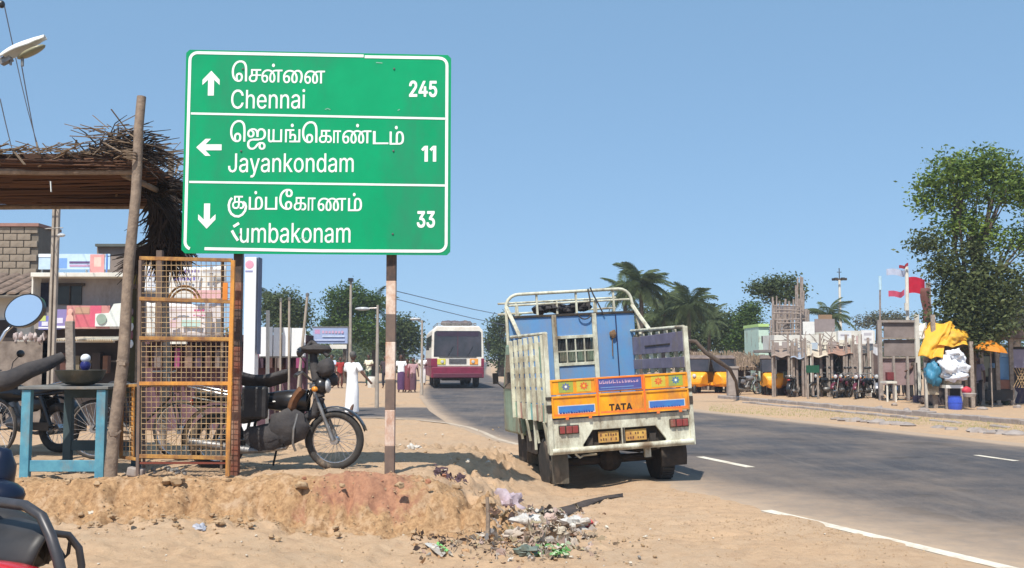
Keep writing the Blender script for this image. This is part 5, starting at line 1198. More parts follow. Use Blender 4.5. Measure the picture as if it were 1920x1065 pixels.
mb = MB(); c = W(190, 598, Ys-.45); mb.lathe([(.12, 0), (0, .002)], c, 18, (0, -1, 0)); mb.build('print_patch', paint('print_greyg', (150, 165, 150), .6), bp_)
mb = MB(); c = W(106+25, 585, Ys-.43); mb.ell(c, (.055, .006, .075), 12, 8); mb.ell(c+Vector((0, 0, -.2)), (.09, .006, .16), 12, 8); mb.build('print_figure', paint('print_skin', (225, 175, 160), .6), bp_)
board('pale blue rooftop billboard with a pink portrait panel above the shop', 72, 476, 206, 505, Ys+1.5, (190, 212, 232), prints=[(96, 484, 126, 503, (120, 160, 215)), (130, 490, 168, 494, (100, 80, 120)), (130, 496, 168, 500, (190, 150, 180)), (72, 476, 100, 482, (225, 235, 240)), (168, 477, 196, 516, (215, 150, 145)), (176, 482, 190, 500, (235, 190, 175)), (198, 476, 202, 512, (90, 130, 190))], posts=[(76, 505, 78, 520), (160, 505, 162, 520)])
gb = bld('flat_building', 'grey concrete building with a flat roof behind the crooked log', 'building', 250, 672, 34)
pr(gb, 'wall', mat('wall_umber', lin((150, 135, 125)), lin((125, 112, 104)), 1.2, .9, dirt_amt=.2), 179, 462, 335, 560, 34, 1.5, toground=True); pr(gb, 'roof_slab', mat('roof_edge', lin((95, 98, 92)), None, 3, .8), 178, 457, 336, 462, 33.8, 1.8)
pr(gb, 'doorway', mat('olive_door', lin((132, 124, 60)), None, 3, .8), 236, 470, 262, 500, 33.9, .1)
# concrete twin pole with a lamp
polem = mat('pole_concrete', lin((176, 164, 150)), lin((148, 136, 124)), 3, .9, dirt_amt=.15)
pc = W(97, 655, 21.5)
tp = thing('utility_pole', 'grey concrete utility pole with small crossarms and a lamp, left of the crooked log', 'utility pole', (pc.x, 21.5, H(pc.x, 21.5)))
pr(tp, 'pole', polem, 92, 378, 98, 700, 21.5, .10, toground=True, bevel=.01); pr(tp, 'pole', polem, 100, 372, 106, 700, 21.5, .10, toground=True, bevel=.01)
for y in (429, 392): mb = MB(); mb.tube(W(84, y, 21.4), W(118, y-2, 21.4), .012); mb.build('crossarm', steel, tp)
mb = MB(); mb.path([W(104, 470, 21.4), W(108, 452, 21.3), W(112, 443, 21.2)], .012, 6); mb.ell(W(115, 441, 21.2), (.09, .05, .04), 10, 6); mb.build('lamp', lampm, tp, smooth=60)
pr(tp, 'small_plate', swhite, 112, 511, 124, 516, 21.4, .02)
# street lamp head at the upper left
lp = W(45, 92, 14.); sl = thing('street_lamp', 'white street lamp head reaching in from the left at the top corner', 'street lamp', (-8.6, 14, H(-8.6, 14)))
mb = MB(); mb.path([(-8.6, 14, 0), (-8.6, 14, 5.2), (-8.4, 14, 5.75)], [.09, .06, .04], 10); mb.path([(-8.4, 14, 5.75), W(-10, 115, 14), W(8, 108, 14)], .024, 8); mb.build('pole', steel, sl, smooth=60)
u = (W(84, 72, 14)-W(2, 112, 14)).normalized(); Rl = Matrix.Rotation(math.atan2(-u.z, u.x), 3, 'Y')
mb = MB(); mb.grid(lambda a_, b_: W(46, 91, 14)+Rl @ Vector(((a_-.5)*.66, .13*math.cos(PI*b_)*(1 if a_ < .85 else .75)*(.55+.45*math.sin(PI*min(1, a_*1.3+.15))), .095*math.sin(PI*b_)*(.6+.5*math.sin(PI*min(1, a_*.9+.12))))), 16, 10); mb.build('lamp_cover', paint('lamp_white', (238, 238, 230), .35), sl, smooth=70, solid=.01)
mb = MB(); mb.ell(W(58, 96, 14)+Rl @ Vector((0, 0, -.012)), (.22, .09, .045), 16, 8, Rl); mb.build('lamp_lens', mat('lens_olive', lin((150, 145, 115)), None, 5, .3), sl, smooth=70)
mb = MB(); mb.box(W(12, 114, 14), (.16, .10, .06), Rl); mb.tube(W(20, 112, 14), W(20, 122, 14), .018); mb.build('lamp_bracket', steel, sl); mb = MB(); mb.tube(W(42, 108, 14), W(42, 124, 14), .022); mb.build('lamp_knob', steel, sl)
wr = mat('wire_dark', lin((105, 115, 135)), None, 5, .6)
for i, (p_, q_, l) in enumerate([((8, 10, 15), (88, 320, 26), 'thin overhead wire running down behind the street lamp head'), ((0, 185, 15), (52, 345, 24), 'thin overhead wire entering at the left edge under the lamp'), ((-5, 255, 15), (20, 300, 24), 'short piece of overhead wire low at the left edge'), ((40, 120, 14.5), (100, 380, 21.5), 'drop wire from the street lamp to the concrete pole')]):
    a = W(p_[0], p_[1], p_[2]); b = W(*q_); mb = MB(); mb.path([a.lerp(b, t)-Vector((0, 0, .25*math.sin(PI*t))) for t in np.linspace(0, 1, 8)], .008, 4); tag(mb.build('overhead_wire', wr), l, 'wire')
mb = MB(); mb.ell(W(3, 8, 14.8), (.05, .05, .06), 10, 8); tag(mb.build('insulator', blackp, smooth=60), 'dark insulator at the very top left corner', 'insulator')

# banner wall seen through the mesh rack, dark shops under it
Yb = 17.
def banner(label, x0, y0, x1, y1, Y, rgb, prints=()):
    p = W((x0+x1)/2, y1, Y); t = thing('banner', label, 'banner', (p.x, Y, p.z))
    a = W(x0, y1, Y); b = W(x1, y0, Y); mb = MB(); mb.grid(lambda u, v: (a.x+(b.x-a.x)*u, Y+.03*math.sin(u*9+v*3), a.z+(b.z-a.z)*v-.02*math.sin(PI*u)), 12, 8); mb.build('cloth', paint('print%s' % (rgb,), rgb, .7), t, smooth=70, solid=.004)
    for k_, (c0, c1, c2, c3, rg) in enumerate(prints):
        pr(t, 'print_patch', paint('print%s' % (rg,), rg, .7), c0, c1, c2, c3, Y-.045-.003*k_, .002)
    return t
def lett(x, y, n, w, rg, st=5, h=4): return [(x+i*st, y+(i*7 % 3)*.4, x+i*st+w, y+h, rg) for i in range(n)]
banner('white banner with pale blue lettering, upper left behind the mesh', 271, 498, 302, 546, Yb, (226, 228, 232), lett(278, 505, 5, 3, (140, 150, 200))+lett(278, 514, 5, 3, (150, 160, 205))+lett(278, 534, 4, 4, (130, 140, 160), 6, 2))
banner('wide white banner with violet and grey lettering, upper right behind the mesh', 314, 499, 424, 562, Yb+.05, (230, 228, 224), lett(328, 505, 8, 4, (120, 110, 185), 6, 6)+lett(326, 520, 8, 4, (130, 115, 190), 6, 6)+[(366, 506, 372, 560, (205, 200, 200)), (392, 500, 400, 562, (170, 165, 165)), (405, 520, 422, 524, (160, 160, 160)), (362, 544, 422, 560, (228, 180, 182)), (380, 505, 420, 512, (190, 188, 190))])
banner('narrow white banner, lower left behind the mesh', 273, 566, 297, 630, Yb, (228, 226, 220), lett(280, 574, 4, 3, (170, 165, 175), 4, 3)+lett(279, 590, 4, 3, (175, 170, 175), 4, 2))
banner('large white and pink banner, lower right behind the mesh', 309, 568, 420, 630, Yb+.05, (228, 220, 220), lett(364, 580, 6, 4, (205, 90, 140), 5, 4)+lett(362, 590, 5, 4, (215, 140, 165), 5, 3)+[(340, 600, 376, 612, (190, 215, 205)), (316, 600, 332, 614, (220, 190, 195)), (384, 586, 396, 628, (140, 135, 135)), (404, 598, 420, 624, (120, 118, 120)), (316, 580, 350, 583, (210, 190, 190)), (384, 568, 392, 584, (185, 178, 180))])
sf = bld('shop_row', 'dark purplish open shop row under the white banners and panels', 'shop', 420, 672, 23)
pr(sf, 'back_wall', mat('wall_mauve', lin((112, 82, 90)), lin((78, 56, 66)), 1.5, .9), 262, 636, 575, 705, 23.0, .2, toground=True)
pr(sf, 'fascia', mat('fascia_dark', lin((70, 52, 58)), None, 2, .9), 262, 628, 575, 640, 22.4, .8)
for i in range(16):
    x = 270+i*19; c = [(96, 70, 66), (120, 108, 104), (64, 52, 60), (150, 70, 110), (130, 105, 95), (78, 60, 74)][i % 6]
    pr(sf, 'shop_goods', paint('sg%s' % (c,), c, .8), x, 645+(i*7) % 13, x+9+(i*5) % 7, 690, 22.6+.02*(i % 3), .25)
for x in (300, 470, 515, 562): pr(sf, 'pillar', brn, x, 640, x+4, 705, 22.3, .1, toground=True)
mb = MB(); mb.ell(W(478, 664, 22.2), (.12, .1, .16), 9, 7, warp=.3); mb.build('pink_bundle', paint('magenta', (205, 60, 140), .8), sf, smooth=60)
pr(sf, 'white_strip', plw, 318, 640, 350, 645, 20, .04)
# white pylon
Yp = 20.; py_ = bld('sign_pylon', 'tall white sign pylon with a small pink emblem, behind the left sign post', 'sign pylon', 470, 680, Yp)
pr(py_, 'pylon', mat('pylon_white', (.82, .83, .84), (.74, .75, .77), 2, .5), 456, 482, 481, 662, Yp, .30, toground=True, bevel=.01)
pr(py_, 'edge', mat('edge_blue_grey', lin((100, 112, 140)), None, 3, .6), 481.3, 482, 485, 664, Yp+.01, .3)
mb = MB(); mb.lathe([(.085, 0), (.06, .003), (0, .004)], W(468, 496, Yp-.002), 14, (0, -1, 0)); mb.build('emblem', paint('emblem_pink', (228, 160, 180), .5), py_)
pr(py_, 'emblem_line', paint('emblem_line', (150, 150, 190), .5), 460, 507, 474, 510, Yp-.006, .004)
# white panel fence
pw_ = bld('white_hoarding', 'row of plain white hoarding panels under the sign board', 'hoarding', 528, 668, 21)
wpm = mat('panel_white', (.80, .81, .82), (.72, .73, .74), 1.5, .5)
for x0, x1, y0 in ((486, 511, 613), (512, 528, 614), (529, 545, 614), (546, 573, 615)): pr(pw_, 'panel', wpm, x0, y0, x1, 668, 21+.01*(x0 % 3), .03)
pr(pw_, 'rail', steel, 486, 668, 573, 671, 21.05, .04)
for x, y, w, Y, l in ((500, 582, 7, 20.6, 'short white post in front of the white hoarding'), (524, 565, 4, 20.2, 'thin grey pole at the middle of the white hoarding'), (540, 563, 4.5, 20.4, 'thin pale pole right of the middle of the hoarding'), (574, 555, 5, 20.3, 'tall white pole leaning slightly right at the end of the hoarding')):
    g = W(x, 715, Y); zt_ = W(x, y, Y).z; t = thing('pole', l, 'pole', (g.x, Y, H(g.x, Y))); mb = MB(); lean = -.25 if x == 574 else .03
    mb.path([(g.x+lean, Y, H(g.x, Y)-.2), (g.x+lean*.5, Y, zt_/2), (g.x, Y, zt_)], w/F*Y/2, 8); mb.build('shaft', polem if x != 500 else plw, t, smooth=60)
    if x != 500: mb = MB(); mb.lathe([(w/F*Y*.7, 0), (w/F*Y*.7, .05), (0, .07)], (g.x, Y, zt_), 8); mb.build('cap', steel, t)
# small billboard
Yc_ = 30.
sb_ = board('small blue grey billboard with faded pink lettering on a stand, right of the white hoarding', 586, 614, 652, 644, Yc_, (158, 172, 205), 'billboard', [(590, 618, 600, 626, (195, 150, 185))]+lett(604, 620, 7, 4, (205, 165, 190), 6, 5)+[(604, 629, 646, 632, (195, 205, 225)), (590, 636, 646, 639, (185, 195, 222))])
for x in (588, 650): pr(sb_, 'post', steel, x-1, 644, x+1, 720, Yc_+.05, .07, toground=True)
pr(sb_, 'frame', steel, 584, 612, 654, 614.3, Yc_-.01, .08); pr(sb_, 'frame', steel, 652.2, 614, 654.2, 646, Yc_-.01, .08); pr(sb_, 'lower_panel', plw, 618, 646, 650, 654, Yc_, .04)
for px, py, Y, x2, l in ((656, 525, 34, 0, 'tall thin lamp pole rising above the trees left of the sign post'), (707, 572, 33, 676, 'lamp pole with a white lamp head on its left arm, left of the banded post'), (791, 600, 44, 735, 'thin distant lamp pole left of the bus')):
    g = W(px, 700, Y); zt_ = W(px, py, Y).z; t = thing('lamp_pole', l, 'lamp pole', (g.x, Y, 0)); mb = MB(); mb.path([(g.x, Y, -.1), (g.x, Y, zt_)], [.07, .04], 8); mb.build('pole', polem, t, smooth=60)
    if x2: e_ = W(x2 if x2 > 680 else 680, py+7, Y) if px < 720 else W(px-12, py-2, Y); mb = MB(); mb.path([(g.x, Y, zt_-.1), e_], .03, 6); mb.build('arm', steel, t); mb = MB(); mb.ell(e_, (.26, .10, .06), 10, 6); mb.build('lamp_head', lampm, t, smooth=60)
    else: mb = MB(); mb.box((g.x, Y, zt_), (.16, .2, .12)); mb.build('lamp_head', blackp, t)
for i, (y0, y1) in enumerate([(545, 563), (560, 585)]):
    a = W(740, y0, 33+i); b = W(1200, y1+18, 70); mb = MB(); mb.path([a.lerp(b, t)-Vector((0, 0, .9*math.sin(PI*t))) for t in np.linspace(0, 1, 12)], .014, 4); tag(mb.build('overhead_wire', wr), ('upper' if i == 0 else 'lower')+' of the faint wires crossing the sky above the bus', 'wire')
# white scooter-like cart in front of the people
g = G(697, 727); sc_ = thing('water_drum', 'white drum with a dark lid standing by the road behind the walking person', 'drum', (g.x, g.y, H(g.x, g.y)))
mb = MB(); mb.lathe([(.22, 0), (.24, .3), (.24, .55), (.2, .62)], (0, 0, 0), 14); mb.build('body', plw, sc_, local=True, smooth=40)
mb = MB(); mb.lathe([(.21, .621), (.21, .66), (.0, .68)], (0, 0, 0), 14); mb.build('lid', under, sc_, local=True, smooth=40)

# ---------------------------------------------------------------- trees
def leafmat(n, a, b): return mat(n, a, b, island=True, rough=.6, trans=.35, spec=.25)
lf1 = leafmat('leaf_green', (.12, .185, .04), (.035, .07, .018)); lf2 = leafmat('leaf_olive', (.12, .15, .055), (.045, .068, .026)); lf3 = leafmat('leaf_bright', (.13, .20, .035), (.05, .09, .02)); lf5 = leafmat('leaf_yellow_green', (.23, .31, .06), (.05, .10, .02)); lf6 = leafmat('leaf_mixed', (.15, .175, .065), (.045, .065, .025)); lf4 = leafmat('leaf_dust', (.16, .16, .10), (.075, .08, .05))
bark = mat('bark', (.13, .095, .07), (.07, .05, .038), 8, .9, bump=.6)
rs = np.random.RandomState(5)
def leaves(c, r, n, size, flat=.8):
    """leaf quads clustered into twig tufts inside an ellipsoid"""
    nt_ = max(4, n//34); u = rs.normal(size=(nt_, 3)); u /= np.linalg.norm(u, axis=1)[:, None]; rad = rs.uniform(.05, 1.0, nt_)**.5*rs.uniform(.85, 1.15, nt_)
    tc_ = np.array(c)+u*rad[:, None]*np.array(r); idx = rs.randint(0, nt_, n)
    p = tc_[idx]+rs.normal(size=(n, 3))*np.array([1, 1, flat])*size*1.35
    a = rs.normal(size=(n, 3)); a[:, 2] *= .6; a /= np.linalg.norm(a, axis=1)[:, None]; b = rs.normal(size=(n, 3)); b -= a*(a*b).sum(1)[:, None]; b /= np.linalg.norm(b, axis=1)[:, None]
    s = size*rs.uniform(.55, 1.25, n)[:, None]
    return np.stack([p-a*s*.5, p+b*s*.25, p+a*s*.5, p-b*s*.25], 1).reshape(-1, 3)
def tree(label, trunk, Y, blobs, lm, size, dens=1., group=None, name='tree', tr_r=.2, trunk_top=None):
    base = W(trunk, 700, Y); t = thing(name, label, 'tree', (base.x, Y, 0), group=group); cs = []; Vs = []
    for (px, py, rx, ry) in blobs:
        c = W(px, py, Y+rs.uniform(-.3, .3)*rx/F*Y); k = Y/F; r = (rx*k, rx*k*.8, ry*k); cs.append((c, r)); n = int(dens*max(60, 70*(r[0]*r[2])/(size*size)))
        Vs.append(leaves(c, r, n, size))
    mb = MB(); top = Vector((base.x, Y, 0)); lo = min(c.z-r[2]*.4 for c, r in cs); jt = Vector((sum(c.x for c, r in cs)/len(cs)*.4+base.x*.6, Y, max(.8, lo)))
    if trunk_top: jt = W(*trunk_top, Y)
    mb.path([top-Vector((0, 0, .3)), top.lerp(jt, .5)+Vector((.04, 0, 0)), jt], [tr_r*1.25, tr_r, tr_r*.75], 10)
    for ci, (c, r) in enumerate(cs):
        if ci % 3 and len(cs) > 9: continue
        m_ = jt.lerp(c, .5)+Vector((rnd.uniform(-.2, .2)*r[0], rnd.uniform(-.2, .2), rnd.uniform(-.1, .15)*r[2])); mb.path([jt-Vector((0, 0, .1)), m_, c+Vector((0, 0, r[2]*.3))], [tr_r*.42, tr_r*.25, tr_r*.08], 7)
        for q in range(5):
            e = c+Vector((rnd.uniform(-.8, .8)*r[0], rnd.uniform(-.6, .6)*r[1], rnd.uniform(-.3, .8)*r[2])); mb.path([m_, (m_+e)/2+Vector((0, 0, .1*r[2])), e], [tr_r*.22, tr_r*.13, tr_r*.04], 5)
    mb.build('trunk', bark, t, smooth=60); np_mesh('crown', np.concatenate(Vs), 4, lm, t); return t
big = tree('big leafy green tree at the right edge with yellow awnings below it', 1812, 33., [(1788, 330, 42, 34), (1752, 342, 34, 26), (1826, 322, 40, 32), (1870, 318, 42, 30), (1908, 345, 40, 34), (1798, 372, 44, 24), (1862, 366, 48, 22), (1740, 385, 28, 20), (1930, 380, 34, 30), (1775, 300, 20, 14), (1840, 292, 22, 12), (1880, 298, 20, 12),
     (1822, 415, 34, 26), (1784, 425, 30, 22), (1850, 440, 30, 26), (1905, 450, 34, 26), (1940, 440, 26, 40)], lf5, .16, .95, tr_r=.2, trunk_top=(1818, 600))
def add_crown(par, blobs, Y, lm, size, dens, dy=0):
    Vs = []
    for (px, py, rx, ry) in blobs:
        k = Y/F; Vs.append(leaves(W(px, py, Y+dy), (rx*k, rx*k*.8, ry*k), int(dens*max(60, 70*(rx*ry*k*k)/(size*size))), size))
    np_mesh('crown', np.concatenate(Vs), 4, lm, par)
add_crown(big, [(1726, 452, 26, 12), (1752, 462, 28, 16), (1770, 500, 34, 24), (1800, 535, 44, 34), (1840, 560, 48, 38), (1790, 580, 44, 34), (1850, 510, 40, 30), (1880, 560, 34, 34), (1820, 612, 42, 24), (1868, 606, 36, 24), (1900, 520, 24, 26), (1822, 470, 30, 22), (1815, 636, 40, 18), (1850, 632, 34, 16)], 33.3, lf6, .16, 1.25, -.5)
tree('dense tree beyond the white hoarding, left of the two', 540, 62., [(535, 570, 30, 24), (515, 590, 28, 28), (562, 585, 26, 28), (540, 605, 44, 30), (510, 560, 12, 10)], lf2, .21, 1.2, 'trees behind the left shops', tr_r=.3)
tree('broad green tree behind the tall thin lamp pole', 650, 66., [(635, 565, 30, 24), (660, 560, 28, 26), (690, 575, 34, 26), (640, 600, 36, 30), (680, 620, 48, 30), (618, 612, 18, 24)], lf1, .21, 1.2, 'trees behind the left shops', tr_r=.35)
tree('rounded olive tree between the banded sign post and the bus', 755, 72., [(760, 610, 32, 22), (740, 630, 30, 26), (775, 640, 22, 28), (725, 650, 34, 20)], lf2, .22, 1.2, 'trees behind the left shops', tr_r=.3)
tree('tree beyond the bus peeping out left of the truck', 938, 90., [(935, 612, 20, 14), (928, 635, 22, 18), (940, 660, 30, 22), (950, 600, 14, 12)], lf2, .26, 1.3, tr_r=.3)
tree('dense tree behind the bare leaning trunk, near the truck', 1310, 70., [(1260, 590, 44, 26), (1300, 600, 40, 28), (1345, 605, 34, 24), (1280, 635, 60, 30), (1350, 635, 44, 28), (1235, 620, 36, 28), (1375, 620, 26, 26), (1205, 600, 34, 30), (1330, 590, 24, 18), (1190, 640, 40, 30), (1260, 565, 24, 14)], lf2, .22, 1.35, 'trees behind the right shops', tr_r=.35)
tree('bright green bushy tree left of the scaffold poles', 1405, 66., [(1405, 580, 20, 14), (1398, 600, 26, 20), (1410, 625, 30, 26), (1385, 640, 30, 20)], lf1, .2, 1.5, 'trees behind the right shops', tr_r=.3)
tree('wide flat topped tree with a bare stem behind the scaffold poles', 1452, 58., [(1420, 545, 24, 10), (1448, 540, 30, 14), (1478, 532, 24, 14), (1495, 548, 14, 14), (1462, 556, 34, 12), (1440, 532, 14, 8)], lf2, .2, 1.4, 'trees behind the right shops', tr_r=.2)
tree('low hazy olive tree behind the flag poles', 1645, 85., [(1640, 600, 26, 10), (1665, 597, 22, 10), (1620, 606, 16, 8), (1690, 600, 20, 10)], lf4, .24, 1.1, 'trees behind the right shops', tr_r=.25)
tree('brownish tree at the right edge behind the big tree', 1905, 46., [(1900, 610, 26, 24), (1880, 590, 24, 22), (1925, 590, 26, 30), (1910, 560, 24, 22)], lf4, .18, 1.0, tr_r=.25)
# far wood along the horizon
Vs = []
for i in range(150):
    x = rnd.uniform(-75, 100); y = rnd.uniform(105, 165); h = rnd.uniform(2.2, 4.6); 
    if abs(x-ER(y)+3) < 7: continue
    Vs.append(leaves((x, y, h*.55), (rnd.uniform(3, 6), 3, h*.6), 260, .75))
o = np_mesh('far_trees', np.concatenate(Vs), 4, lf2); o['kind'] = 'stuff'; tag(o, 'low far wood along the horizon behind the road and the shops')
# palms: one frond mesh, shared
fm = leafmat('palm_leaf', (.12, .155, .06), (.05, .07, .028))
def frond_mesh():
    mb = MB(); L = 2.3; pts = []
    for i in range(9):
        t = i/8; pts.append(Vector((L*t*(1-.18*t), 0, .75*t-1.25*t*t)))
    mb.path(pts, [.035, .03, .026, .022, .018, .014, .011, .008, .004], 4)
    for i in range(22):
        t = .10+.9*i/22; k = t*8; j = min(7, int(k)); p = pts[j].lerp(pts[j+1], k-j); l = .62*math.sin(PI*(.15+.8*t))+.12
        for s in (-1, 1):
            d = Vector((.55, s*.8, -.55-.2*rnd.random())).normalized(); q = p+d*l*rnd.uniform(.85, 1.1); w = Vector((.035, 0, 0)); mid = (p+q)/2+Vector((0, 0, .05))
            mb.add([p-w*.4, p+w*.4, mid+w, mid-w], [(0, 1, 2, 3)]); mb.add([mid-w, mid+w, q], [(0, 1, 2)])
    me = bpy.data.meshes.new('frond'); me.from_pydata(mb.v, [], mb.f); me.materials.append(fm); return me
FM = [frond_mesh() for _ in range(3)]
def palm(label, px, ytop, Y, scale=1., nf=34, lean=0):
    b_ = W(px, 700, Y); tp_ = W(px, ytop, Y); t = thing('palm_tree', label, 'palm tree', (b_.x+lean, Y, 0), group='coconut palms')
    mb = MB(); mb.path([(b_.x+lean, Y, -.2), (b_.x+lean*.4, Y, tp_.z*.5), tp_], [.2*scale, .15*scale, .12*scale], 9); mb.build('trunk', bark, t, smooth=60)
    for i in range(nf):
        o = bpy.data.objects.new('frond', FM[i % 3]); COL.objects.link(o); o.parent = t; o.location = tp_-t.location
        o.rotation_euler = (rnd.uniform(-.2, .2), rnd.uniform(-1.15, .75), 2*PI*i/nf*2.4+rnd.uniform(-.3, .3)); o.scale = (scale*rnd.uniform(.8, 1.15),)*3
palm('tallest coconut palm rising behind the right end of the truck', 1203, 532, 60, .95, 46)
palm('coconut palm leaning behind the arch of the truck rack', 1172, 548, 66, .9, 30)
palm('coconut palm right of the tallest one, above the dense trees', 1292, 572, 62, .95, 38)
palm('lower coconut palm filling the gap above the grey side board', 1245, 590, 64, 1., 32)
palm('small coconut palm above the white shop roofs left of the floodlight mast', 1553, 592, 60, .8, 30)
palm('small dark palm top among the trees behind the lamp pole', 700, 570, 68, .8, 16)
palm('small palm behind the trees left of the white poles', 505, 575, 64, .7, 14)
palm('small palm near the right shop trees', 1330, 600, 66, .8, 16)

def lump(mb, c, r, seed, amp=.5, n=22, m=16, mi=None):
    vs = []; c = Vector(c)
    for i in range(m+1):
        for j in range(n):
            t = PI*i/m; u = 2*PI*j/n; v = Vector((math.sin(t)*math.cos(u), math.sin(t)*math.sin(u), -math.cos(t))); o = Vector((seed*3.1, seed*1.7, 0))
            v = v*(1+amp*noise.noise(v*1.4+o)+amp*.55*noise.noise(v*3.3+o)-amp*.4*abs(noise.noise(v*5.5+o))); vs.append(c+Vector((v.x*r[0], v.y*r[1], v.z*r[2])))
    mb.add(vs, [(i*n+j, i*n+(j+1) % n, (i+1)*n+(j+1) % n, (i+1)*n+j) for i in range(m) for j in range(n)], mi)
# ---------------------------------------------------------------- right side: huts, scaffold, shops, stalls
that = mat('hut_thatch', lin((150, 128, 112)), lin((105, 88, 76)), 3, .95, bump=.7, dirt_amt=.1)
def hut(label, x0, x1, ytop, yeave, Y):
    t = bld('thatched_hut', label, 'hut', (x0+x1)/2, 700, Y)
    a, b = W(x0, yeave, Y), W(x1, yeave, Y); r = W((x0+x1)/2, ytop, Y+1.5).z; R2 = random.Random(int(x0))
    mb = MB(); mb.add([(a.x, Y, a.z), (b.x, Y, a.z), (b.x-.5, Y+1.5, r), (a.x+.5, Y+1.5, r), (a.x, Y+3, a.z), (b.x, Y+3, a.z)], [(0, 1, 2, 3), (3, 2, 5, 4), (0, 3, 4), (1, 5, 2)]); mb.build('roof', that, t, solid=.14)
    mb = MB()
    for i in range(260):
        u, v = R2.random(), R2.random()*1.0; x = a.x+(b.x-a.x)*u; p = Vector((x, Y+1.5*v-.02, a.z+(r-a.z)*v+.1)); mb.beam(p, p+Vector((R2.uniform(-.1, .1), -.12, -.28)), .03, .012)
    mb.build('roof_straw', thl, t, kind='stuff')
    mb = MB(); mb.bx(a.x+.3, b.x-.3, Y+.6, Y+.65, 0, a.z); mb.build('wall', brn, t)
    n = max(2, int((b.x-a.x)/1.3))
    for i in range(n+1): x = a.x+.15+(b.x-a.x-.3)*i/n; mb = MB(); mb.path([(x, Y+.1, -.1), (x+.03, Y+.1, a.z)], .05, 6); mb.build('post', wood2, t)
    return t
hut('low thatched hut behind the two autorickshaws', 1290, 1366, 660, 686, 50)
hut('thatched hut with brown roof left of the lone autorickshaw', 1368, 1425, 660, 688, 47)
hut('small dark thatched shed left of the bus far behind', 1425, 1450, 668, 690, 46)
# bare leaning trunk and pale sacks by the truck
mb = MB(); mb.path([W(1280, 638, 36), W(1304, 640, 36), W(1322, 660, 36), W(1345, 676, 36), W(1368, 692, 36.5), W(1380, 715, 38), W(1384, 745, 40)], [.05, .07, .08, .08, .07, .06, .06], 8); tag(mb.build('bare_trunk', bark, smooth=60), 'bare bent tree trunk leaning beside the truck above the autorickshaws', 'tree trunk')
hp_ = bld('hut_post', 'square pale grey stone post between the two autorickshaws and the hut', 'post', 1372, 740, 42); pr(hp_, 'post', conc, 1366, 690, 1384, 742, 42, .4, bevel=.02); pr(hp_, 'cap', conc, 1364, 687, 1386, 690.5, 41.95, .5)
# green and white building behind scaffold
gw = bld('narrow_building', 'narrow pale green and white building left of the scaffold poles', 'building', 1436, 700, 49)
pr(gw, 'wall', paint('pale_mint', (200, 222, 205), .8, .2), 1423, 612, 1441, 668, 49, 3, toground=True); pr(gw, 'parapet', paint('lime', (190, 220, 140), .8), 1422, 607, 1442, 612.5, 48.9, 3.2); pr(gw, 'window', darkin, 1428, 630, 1434, 642, 48.97, .05)
# scaffold of bamboo poles
scf = bld('pole_scaffold', 'thicket of grey bamboo scaffold poles in front of the shops', 'scaffold', 1478, 740, 45)
bam = mat('bamboo', lin((165, 150, 140)), lin((125, 112, 104)), 5, .8, dirt_amt=.15)
R2 = random.Random(4)
for i in range(46):
    px = 1446+i*1.55+R2.uniform(-1.5, 1.5); Y = 44.5+R2.random()*2.5; top = R2.choice([560, 575, 590, 600, 612, 625])+R2.uniform(-6, 6)
    if px > 1490: top = R2.choice([520, 535, 545, 560, 590])
    if px > 1508: top = R2.uniform(575, 600)
    bt = R2.choice([665, 680, 740]); a = W(px+R2.uniform(-3, 3), bt, Y); b = W(px, top, Y); mb = MB(); mb.path([a, b], R2.uniform(.028, .05), 6); mb.build('pole', bam, scf)
for i in range(12):
    y = 572+i*9; mb = MB(); x0 = 1446+R2.uniform(0, 12); x1 = 1500+R2.uniform(0, 14); mb.tube(W(x0, y+R2.uniform(-3, 3), 44.4), W(x1, y+R2.uniform(-3, 3), 44.4), .03, n=5); mb.build('cross_pole', bam, scf)
pr(scf, 'old_cloth', mat('grey_cloth', lin((150, 145, 150)), lin((110, 100, 100)), 3, .9), 1452, 575, 1500, 600, 46.8, .05)
# shop block
Yh = 44.
sh = bld('shop_block', 'long low row of white roofed shops with dark open fronts on the right', 'building', 1540, 740, Yh)
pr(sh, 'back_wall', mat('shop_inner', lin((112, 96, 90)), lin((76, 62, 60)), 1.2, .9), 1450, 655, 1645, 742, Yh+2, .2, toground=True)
def slab(x0, x1, y0, y1, y2, Y, m, dep=3): pr(sh, 'roof_slab', m, x0, y0, x1, y1, Y, dep, .02)
pr(sh, 'upper_wall', plw, 1452, 628, 1545, 655, Yh, 2); pr(sh, 'upper_wall', plw, 1545, 622, 1600, 648, Yh-.1, 2)
slab(1448, 1560, 655, 661, 0, Yh-1.2, conc, 3.4); slab(1555, 1648, 645, 651, 0, Yh-1.3, conc, 3.6); pr(sh, 'parapet', plw, 1572, 620, 1640, 646, Yh-.4, .3)
for x, w, m in ((1452, 4, plw), (1484, 5, plw), (1506, 6, plw), (1530, 5, wood2), (1556, 7, conc), (1580, 5, wood2)): pr(sh, 'pillar', m, x, 660, x+w, 745, Yh-1.1, .25, toground=True)
for x0, x1, c in ((1458, 1482, (70, 52, 52)), (1490, 1504, (96, 74, 66)), (1514, 1528, (60, 48, 50)), (1536, 1555, (66, 56, 56)), (1565, 1578, (46, 42, 42)), (1586, 1602, (44, 40, 42)), (1605, 1618, (110, 85, 75))):
    pr(sh, 'shutter', paint('shut%s' % (c,), c, .8), x0, 668, x1, 742, Yh+1.5, .1, toground=True)
